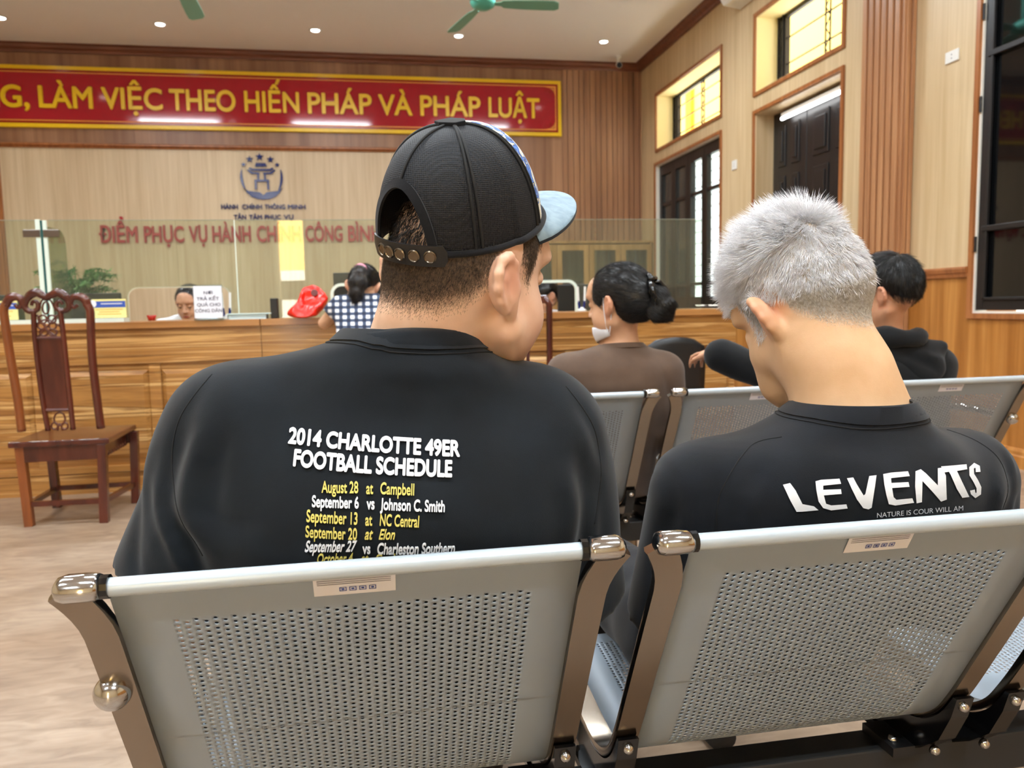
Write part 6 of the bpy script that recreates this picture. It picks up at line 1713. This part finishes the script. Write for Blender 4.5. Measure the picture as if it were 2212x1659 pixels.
# ---- woman in brown, mask under her chin
def brown_woman():
    skin = skinmat('light tan skin', (214, 168, 136), (204, 156, 122)); BR = cloth('taupe jersey', (90, 72, 60), c2=(102, 82, 68), scale=500)
    hf = head_frame((.795, 2.47, 1.083), -42, 6, -4, 1.0)
    tor = [(.41, .80, 2.66, .17, .13), (.52, .80, 2.63, .17, .135), (.64, .795, 2.57, .17, .13), (.76, .79, 2.50, .185, .125), (.83, .785, 2.475, .195, .115), (.88, .782, 2.47, .185, .098), (.915, .785, 2.475, .145, .08), (.938, .80, 2.48, .092, .066), (.948, .81, 2.48, .07, .058)]
    legs_ = ([(.72, 2.66, .49), (.88, 2.66, .49)], [(.70, 3.06, .50), (.90, 3.06, .50)], [(.70, 3.12, .09), (.90, 3.12, .09)])
    hr = (.86, 2.86, .58); hl = (.72, 2.86, .60)
    sl = [((.625, 2.49, .858), (.585, 2.56, .66), hl, .062, .056, .042, None), ((.955, 2.48, .85), (1.005, 2.53, .63), hr, .064, .060, .045, None)]
    t, hf, V, Q, SV, SQ, body = figure('person', 'woman in a brown long sleeved top, hair clipped up, white mask under her chin', (.8, 2.6, 0), hf, ((.815, 2.475, .90), (.80, 2.475, 1.03), .056, .052), tor, sl, skin, BR,
        hands=[(hr, aim((0, 0, 0), (-.4, .9, -.1)), -1), (hl, aim((0, 0, 0), (.4, .9, -.1)), 1)], legs_=legs_,
        creases=[([(.92, 2.40, .85), (.95, 2.40, .78), (.97, 2.41, .70)], .007, .014), ([(.96, 2.42, .80), (.985, 2.43, .72), (.99, 2.44, .64)], .006, .013), ([(.68, 2.37, .80), (.78, 2.37, .78), (.90, 2.38, .795)], .005, .014), ([(.66, 2.38, .855), (.74, 2.37, .84), (.83, 2.37, .845)], .004, .014), ([(.62, 2.42, .83), (.615, 2.43, .76), (.61, 2.44, .70)], .006, .012), ([(.85, 2.37, .885), (.80, 2.37, .86), (.70, 2.37, .87)], .003, .012)], shirt_res=.0075)
    tee = skinobj('long_sleeved_top', SV, SQ, BR, t)
    collar('collar', (.812, 2.478, .947), .070, .064, .10, .014, .005, BR, tee, flare=.006)
    # hair drawn back to a twisted bun
    P, Qh = hairmass(t, hf, [(ell((0, -.018, .034), (.086, .104, .092)), .01), (ell((0, -.06, -.015), (.072, .062, .062)), .03), (ell((0, -.098, .005), (.052, .045, .05)), .03)], HBLK,
        cuts=[(ell((0, .135, -.045), (.12, .098, .125)), .012), (ell((.085, .0, -.022), (.034, .030, .042)), .008), (ell((-.085, .0, -.022), (.034, .030, .042)), .008), (ell((0, -.03, -.12), (.10, .10, .050)), .015)], lo=(-.14, -.19, -.16), hi=(.14, .15, .16))
    comb(t, hf, P, Qh, HBLK, 9000, (0, -.135, .0), .030, 3, .0005, .03)
    comb(t, hf, P, Qh, HBRN, 900, (0, -.13, .01), .045, 4, .00035, .05)
    F = Field(axis(-.09, .09, .0045), axis(-.27, -.08, .0045), axis(-.12, .07, .0045))
    for p in ([(0, -.112, .008, .030), (.004, -.138, -.006, .036), (.006, -.160, -.034, .032), (.004, -.168, -.060, .016)], [(-.012, -.115, -.03, .026), (-.010, -.140, -.050, .026), (0, -.155, -.066, .016)]):
        for q in chain(p): F.add(q, k=.012)
    Vb, Qb = F.mesh(); Pb = (Vb*hf.s) @ hf.R.T+hf.t; skinobj('bun', Pb, Qb, HBLK, t); comb(t, hf, Pb, Qb, HBLK, 3000, (.01, -.19, -.09), .026, 6, .0006, .05); comb(t, hf, Pb, Qb, HBRN, 700, (.01, -.19, -.09), .028, 7, .0005, .06)
    # claw clip
    mb = MB()
    for sx in (-1, 1):
        mb.tube([hf.pt((sx*.010, -.122, .050)), hf.pt((sx*.030, -.140, .044)), hf.pt((sx*.044, -.152, .022)), hf.pt((sx*.043, -.160, -.006))], [.007, .0095, .008, .004], 8)
        for k in range(4): mb.tube([hf.pt((sx*(.020+.006*k), -.132-.007*k, .048-.01*k)), hf.pt((sx*(.046+.001*k), -.142-.006*k, .010-.012*k))], [.004, .0018], 6)
    mb.tube([hf.pt((-.02, -.133, .058)), hf.pt((.02, -.133, .058))], .009, 10); mb.tube([hf.pt((0, -.118, .074)), hf.pt((0, -.136, .052))], .010, 8)
    mb.build('claw_clip', M['black_gloss'], t, smooth=True)
    # mask pulled under the chin
    MK = cloth('white mask fabric', (226, 226, 232), c2=(238, 238, 242), scale=500); vs = []; nu, nv = 17, 7
    for i in range(nu):
        a = R(-88+176*i/(nu-1))
        for j in range(nv):
            v = j/(nv-1); wz = .030*math.cos(a*.85)**.6
            r = 1.0+.05*math.sin(v*math.pi)
            vs.append(hf.pt((.070*math.sin(a)*r*(1-.12*v), .006+.096*math.cos(a)*r*(1-.10*v), -.092+.010*abs(math.sin(a))+wz*(1-2*v)*.9-.008)))
    mb = MB(); mb.add(vs, [(i*nv+j, (i+1)*nv+j, (i+1)*nv+j+1, i*nv+j+1) for i in range(nu-1) for j in range(nv-1)]); mk = mb.build('face_mask', MK, t, smooth=True)
    md = mk.modifiers.new('thick', 'SOLIDIFY'); md.thickness = .002
    for sx in (-1, 1):
        mb = MB(); mb.tube(smooth_path([hf.pt((sx*.069, .014, -.082)), hf.pt((sx*.078, .010, -.045)), hf.pt((sx*.079, .006, .018)), hf.pt((sx*.084, -.014, .026)), hf.pt((sx*.085, -.024, -.002)), hf.pt((sx*.077, -.010, -.05)), hf.pt((sx*.069, .006, -.096))], 4), .0017, 6); mb.build('ear_loop', MK, mk, smooth=True)
brown_woman()

# ---- young man in a black hooded top, arm along the bench back
def hoodie_man():
    skin = skinmat('warm tan skin', (208, 156, 124), (198, 144, 110), red=(206, 124, 100)); HD = cloth('black fleece', (15, 16, 18), c2=(22, 23, 25), scale=420)
    hf = head_frame((1.785, 2.50, 1.095), -34, 14, -4, 1.0)
    tor = [(.41, 1.83, 2.68, .18, .14), (.52, 1.83, 2.65, .185, .145), (.64, 1.83, 2.59, .19, .145), (.75, 1.825, 2.53, .195, .14), (.82, 1.82, 2.50, .20, .125), (.87, 1.815, 2.495, .185, .11), (.905, 1.81, 2.50, .145, .092), (.93, 1.80, 2.505, .10, .08), (.945, 1.80, 2.505, .08, .07)]
    hand_l = (1.20, 2.60, .900)
    legs_ = ([(1.75, 2.68, .49), (1.92, 2.68, .49)], [(1.70, 3.10, .50), (1.96, 3.10, .50)], [(1.70, 3.16, .09), (1.96, 3.16, .09)])
    hr = (1.80, 2.92, .60)
    sl = [((1.65, 2.52, .845), (1.405, 2.50, .795), (1.195, 2.562, .893), .066, .054, .060, None), ((1.98, 2.50, .835), (2.04, 2.58, .63), hr, .066, .06, .048, None)]
    t, hf, V, Q, SV, SQ, body = figure('person', 'young man in a black hooded top, left arm stretched along the bench back', (1.83, 2.6, 0), hf, ((1.80, 2.51, .90), (1.785, 2.51, 1.03), .058, .055), tor, sl, skin, HD,
        hands=[(hand_l, aim((0, 0, 0), (-.12, .95, -.1)), -1), (hr, aim((0, 0, 0), (-.4, .9, -.1)), -1)], legs_=legs_, rip=.0035,
        creases=[([(1.70, 2.38, .90), (1.80, 2.37, .85), (1.90, 2.38, .82)], .008, .015), ([(1.95, 2.40, .87), (1.93, 2.39, .80), (1.95, 2.40, .74)], .007, .014), ([(1.50, 2.45, .82), (1.46, 2.44, .86), (1.44, 2.45, .89)], .008, .014), ([(1.33, 2.44, .80), (1.31, 2.45, .86)], .008, .012), ([(1.40, 2.44, .79), (1.42, 2.43, .85)], .006, .012)])
    top = skinobj('hooded_top', SV, SQ, HD, t)
    # loose hood lying round the neck
    mb = MB(); ring = []; N_ = 28
    pts = []
    for i in range(N_):
        a = 2*math.pi*i/N_; rr = 1+.10*math.sin(3*a+.6)
        pts.append((1.80+.098*rr*math.cos(a), 2.495+.088*rr*math.sin(a)-.012, .925-.030*math.sin(a)+.014*math.cos(2*a)))
    rad = [.026+.010*(math.sin(a*1.0+4.4)*.5+.5)+.005*math.sin(5*a) for a in np.linspace(0, 2*math.pi, N_)]
    mb.tube(pts, rad, 12, closed=True); mb.build('hood', HD, top, smooth=True)
    F = Field(axis(1.62, 2.0, .008), axis(2.33, 2.52, .008), axis(.72, .97, .008))
    F.add(ell((1.83, 2.42, .875), (.125, .040, .060)), k=.01); F.add(ell((1.86, 2.40, .83), (.085, .034, .05)), k=.03); F.add(cone((1.70, 2.43, .925), (1.95, 2.43, .905), .026, .024), k=.02)
    for p, d, w in (([(1.74, 2.38, .91), (1.83, 2.37, .86), (1.92, 2.37, .82)], .010, .012), ([(1.78, 2.38, .92), (1.87, 2.37, .88), (1.94, 2.38, .86)], -.006, .012), ([(1.74, 2.38, .86), (1.80, 2.37, .82)], .007, .010)): F.op(crease(p, d, w), 0, 'push')
    Vh, Qh = F.mesh(); skinobj('hood', relax(Vh, Qh, 2), Qh, HD, top)
    mb = MB(); mb.tube(smooth_path([(1.83, 2.44, .945), (1.86, 2.455, .950), (1.885, 2.47, .942)], 5), .007, 8); mb.build('lining_edge', mat('rust lining', (128, 70, 44), .8), top, smooth=True)
    P, Qh = hairmass(t, hf, [(ell((0, -.012, .048), (.086, .104, .088)), .01), (ell((0, -.062, .012), (.074, .058, .065)), .03)], HBLK,
        cuts=[(ell((0, .14, -.05), (.12, .10, .13)), .012), (ell((.088, .0, -.03), (.04, .045, .055)), .01), (ell((-.088, .0, -.03), (.04, .045, .055)), .01), (ell((0, -.04, -.105), (.10, .10, .065)), .02)])
    S, N = sample_surface(P, Qh, 7000, lambda c, n: np.ones(len(c)), 21); l = hf.inv(S); nn = N @ hf.R
    f = np.array([0, .02, .12])-l; g = l-np.array([0, -.06, .10]); g -= (g*nn).sum(1)[:, None]*nn; g /= np.maximum(np.linalg.norm(g, axis=1), 1e-6)[:, None]
    tf = np.floor(l/.018); hs = np.sin(tf @ np.array([12.9, 78.2, 37.7]))*43758.5; aa = (hs-np.floor(hs)-.5)[:, None]*.9
    strands('hair', S, (nn*.35+g+aa*.3) @ hf.R.T, (nn*-.05+g*1.0+aa*.5) @ hf.R.T, .030+.012*np.clip(l[:, 2]/.1, 0, 1), .0007, HBLK, t, 4, 22, .16)
    S, N = sample_surface(V, Q, 5000, lambda c, n: (lambda l: (np.abs(polar(l[:, 0], l[:, 1])) > 62)*(l[:, 2] > np.interp(np.abs(polar(l[:, 0], l[:, 1])), [60, 85, 105, 130, 180], [-.02, .025, .02, -.04, -.065]))*(l[:, 2] < .05)*(np.abs(l[:, 0]) < .08))(hf.inv(c)), 24)
    l = hf.inv(S); nn = N @ hf.R; dn = np.array([0, -.3, -1.])
    strands('hair', S, (nn*.5+dn*.7) @ hf.R.T, (nn*.1+dn) @ hf.R.T, .007, .00035, HBRN, t, 2, 25, .2)
hoodie_man()

# ---- woman in checks leaning on the counter
def check_woman():
    skin = skinmat('pale tan skin', (214, 172, 140), (202, 158, 126))
    CK, tt, b = newmat('navy and white gingham')
    tc = nd(tt, 'ShaderNodeTexCoord'); sp = nd(tt, 'ShaderNodeSeparateXYZ'); tt.links.new(tc.outputs['Object'], sp.inputs[0])
    def stripe(sock, per, mix=None):
        m1 = nd(tt, 'ShaderNodeMath', operation='MULTIPLY'); m1.inputs[1].default_value = 1/per; tt.links.new(sock, m1.inputs[0])
        m2 = nd(tt, 'ShaderNodeMath', operation='FRACT'); tt.links.new(m1.outputs[0], m2.inputs[0])
        m3 = nd(tt, 'ShaderNodeMath', operation='GREATER_THAN'); m3.inputs[1].default_value = .48; tt.links.new(m2.outputs[0], m3.inputs[0]); return m3.outputs[0]
    s1 = stripe(sp.outputs['X'], .042); s2 = stripe(sp.outputs['Z'], .036)
    ad = nd(tt, 'ShaderNodeMath', operation='ADD'); tt.links.new(s1, ad.inputs[0]); tt.links.new(s2, ad.inputs[1])
    dv = nd(tt, 'ShaderNodeMath', operation='MULTIPLY'); dv.inputs[1].default_value = .5; tt.links.new(ad.outputs[0], dv.inputs[0])
    rp = ramp(tt, [(0, (36, 44, 66)), (.35, (70, 82, 106)), (.8, (236, 238, 242))], 'CONSTANT'); tt.links.new(dv.outputs[0], rp.inputs[0]); tt.links.new(rp.outputs[0], b.inputs['Base Color']); b.inputs['Roughness'].default_value = .9
    hf = head_frame((-.03, 4.66, 1.205), 14, 30, 8, 1.0)
    tor = [(.80, -.02, 4.42, .16, .12), (.88, -.02, 4.44, .16, .12), (.96, -.025, 4.48, .165, .12), (1.04, -.03, 4.53, .17, .115), (1.10, -.03, 4.57, .165, .10), (1.145, -.03, 4.60, .12, .08), (1.168, -.03, 4.62, .075, .06)]
    legs_ = ([(-.10, 4.42, .80), (.07, 4.42, .80)], [(-.11, 4.50, .46), (.08, 4.50, .46)], [(-.11, 4.46, .09), (.08, 4.46, .09)])
    cl = (np.array((-.215, 4.63, 1.055)), np.array((-.5, .25, -.8)))
    cl = (cl[0], cl[1]/np.linalg.norm(cl[1]))
    cr = (np.array((.16, 4.64, 1.05)), np.array((.5, .25, -.8))/1.0)
    sl = [((-.165, 4.585, 1.105), (-.262, 4.69, 1.0), None, .055, .058, 0, cl), ((.115, 4.585, 1.10), (.21, 4.70, 1.0), None, .055, .058, 0, cr)]
    t, hf, V, Q, SV, SQ, body = figure('person', 'woman in a navy checked blouse with tied back hair, leaning on the counter', (-.02, 4.45, 0), hf, ((-.03, 4.62, 1.12), (-.035, 4.64, 1.19), .05, .048), tor, sl, skin, None, legs_=legs_, shirt_res=.009, rip=.003)
    skinobj('blouse', SV, SQ, CK, t)
    F = Field(axis(-.42, .36, .010), axis(4.55, 5.06, .010), axis(.95, 1.14, .010))
    P, Qh = hairmass(t, hf, [(ell((0, -.015, .036), (.086, .104, .090)), .01), (ell((0, -.07, .0), (.066, .055, .06)), .03)], HBLK,
        cuts=[(ell((0, .135, -.045), (.12, .098, .125)), .012), (ell((.085, .0, -.03), (.034, .034, .045)), .008), (ell((-.085, .0, -.03), (.034, .034, .045)), .008)], h=.006)
    comb(t, hf, P, Qh, HBLK, 3000, (0, -.125, .03), .035, 31, .0008, .03)
    F = Field(axis(-.09, .09, .006), axis(-.20, -.06, .006), axis(-.22, .08, .006))
    for q in chain([(0, -.11, .045, .022), (.01, -.140, .01, .036), (.02, -.15, -.06, .045), (.02, -.135, -.12, .036), (.015, -.12, -.16, .014)]): F.add(q, k=.02)
    Vb, Qb = F.mesh(); Pb = (Vb*hf.s) @ hf.R.T+hf.t; skinobj('ponytail', Pb, Qb, HBRN, t); comb(t, hf, Pb, Qb, HBRN, 1500, (.02, -.14, -.25), .04, 33, .0009, .1)
    mb = MB(); mb.tube([hf.pt((.03*math.cos(a), -.118-.008*math.sin(a), .04+.028*math.sin(a))) for a in np.linspace(0, 2*math.pi, 15)[:-1]], .010, 8, closed=True); mb.build('scrunchie', mat('pink hair tie', (226, 150, 170), .7), t, smooth=True)
    # forearms resting on the counter
    Fa = Field(axis(-.42, .42, .010), axis(4.55, 5.32, .010), axis(.92, 1.16, .007))
    return t
def arms_on_counter(): pass
check_woman()

# ---- clerks behind the counter
def clerk(label, hf, x, y, skin, face_cam, dz=0):
    WT_ = cloth('white office shirt', (222, 226, 232), c2=(236, 238, 242), scale=400); s = 1 if not face_cam else -1
    tor = [(.60+dz, x, y+.02*s, .17, .12), (.72+dz, x, y, .175, .12), (.84+dz, x, y, .19, .115), (.92+dz, x, y, .19, .10), (.965+dz, x, y+.005*s, .14, .08), (.99+dz, x, y+.01*s, .08, .062)]
    sl = [((x-.185, y, .90+dz), (x-.24, y+.10*s, .74+dz), (x-.10, y+.24*s, .80), .062, .055, .042, None), ((x+.185, y, .90+dz), (x+.24, y+.10*s, .74+dz), (x+.10, y+.24*s, .80), .062, .055, .042, None)]
    hy = .28*s
    t, hf, V, Q, SV, SQ, body = figure('person', label, (x, y, .0), hf, ((x, y+.01*s, .95+dz), (float(hf.t[0]), float(hf.t[1])-.01*s, float(hf.t[2])-.05), .05, .048), tor, sl, skin, WT_, legs_=([(x-.09, y+.02, .52), (x+.09, y+.02, .52)], [(x-.1, y+.10*s, .50), (x+.1, y+.10*s, .50)], [(x-.1, y+.12*s, .09), (x+.1, y+.12*s, .09)]), shirt_res=.010, rip=.003)
    skinobj('shirt', SV, SQ, WT_, t)
    return t, hf, V, Q
skinc = skinmat('clerk skin', (216, 170, 142), (204, 156, 128), hair=(150, 60, 56))
h1 = head_frame((-1.283, 6.05, 1.145), 190, 18, 0, 1.06)
t, h1, V, Q = clerk('clerk in a white shirt with short parted hair, looking down behind the paper sign', h1, -1.34, 6.22, skinc, True, .075)
P, Qh = hairmass(t, h1, [(ell((0, -.015, .038), (.086, .104, .088)), .01), (ell((0, -.07, -.02), (.068, .058, .062)), .03)], HBLK, cuts=[(ell((0, .135, -.045), (.088, .098, .100)), .012), (ell((.085, .0, -.03), (.034, .034, .045)), .008), (ell((-.085, .0, -.03), (.034, .034, .045)), .008)], h=.006)
comb(t, h1, P, Qh, HBLK, 2500, (0, -.13, -.02), .04, 41, .0009, .03)
for sx in (-1, 1):
    mb = MB(); mb.tube([h1.pt((sx*.016, .094, .028)), h1.pt((sx*.032, .093, .033)), h1.pt((sx*.048, .080, .028))], [.003, .0036, .002], 6); mb.build('eyebrow', HBLK, t, smooth=True)
    mb = MB(); mb.tube([h1.pt((sx*.020, .0915, .002)), h1.pt((sx*.032, .0925, -.003)), h1.pt((sx*.045, .086, .001))], .0022, 6); mb.build('eyelash', HBLK, t, smooth=True)
mb = MB(); mb.tube([h1.pt((-.02, .0935, -.067)), h1.pt((0, .0985, -.066)), h1.pt((.02, .0935, -.067))], [.002, .0052, .002], 8); mb.build('lips', mat('red lips', (170, 62, 60), .4), t, smooth=True)
h2 = head_frame((1.375, 6.10, 1.145), -100, 20, 0, 1.0)
t, h2, V, Q = clerk('clerk in a white shirt bent low at the right service opening', h2, 1.30, 5.86, skinc, False, -.02) if False else clerk('clerk in a white shirt bent low at the right service opening', h2, 1.30, 6.22, skinc, True, .07)
P, Qh = hairmass(t, h2, [(ell((0, -.012, .042), (.086, .104, .088)), .01), (ell((0, -.065, .0), (.072, .058, .065)), .03)], HBLK, cuts=[(ell((0, .14, -.05), (.12, .10, .13)), .012), (ell((.088, .0, -.03), (.04, .045, .055)), .01), (ell((-.088, .0, -.03), (.04, .045, .055)), .01)], h=.006)
comb(t, h2, P, Qh, HBLK, 2000, (0, -.13, -.04), .03, 44, .0009, .1)
def staff_chair(x, y, lab):
    t = thing('staff_chair', lab, 'chair', (x, y, 0))
    mb = MB(); mb.box((x-.23, y+.16, .56), (x+.23, y+.20, 1.0)); mb.build('backrest', M['black_plastic'], t, bevel=.03)
    mb = MB(); mb.box((x-.23, y-.24, .42), (x+.23, y+.2, .47)); mb.build('seat', M['black_plastic'], t, bevel=.02)
    mb = MB(); mb.bar((x, y+.19, .45), (x, y+.19, .6), .06, .015, up=(0, 1, 0)); mb.build('back_bracket', M['black_plastic'], t)
    mb = MB(); mb.tube([(x, y, .05), (x, y, .42)], .025); mb.build('gas_lift', M['chrome'], t)
    mb = MB()
    for k in range(5): mb.bar((x, y, .07), (x+.26*math.cos(R(72*k)), y+.26*math.sin(R(72*k)), .03), .035, .03)
    mb.build('base', M['black_plastic'], t)
staff_chair(-1.46, 6.36, 'black staff chair behind the clerk with the parted hair'); staff_chair(1.42, 6.36, 'black staff chair behind the clerk at the right opening')
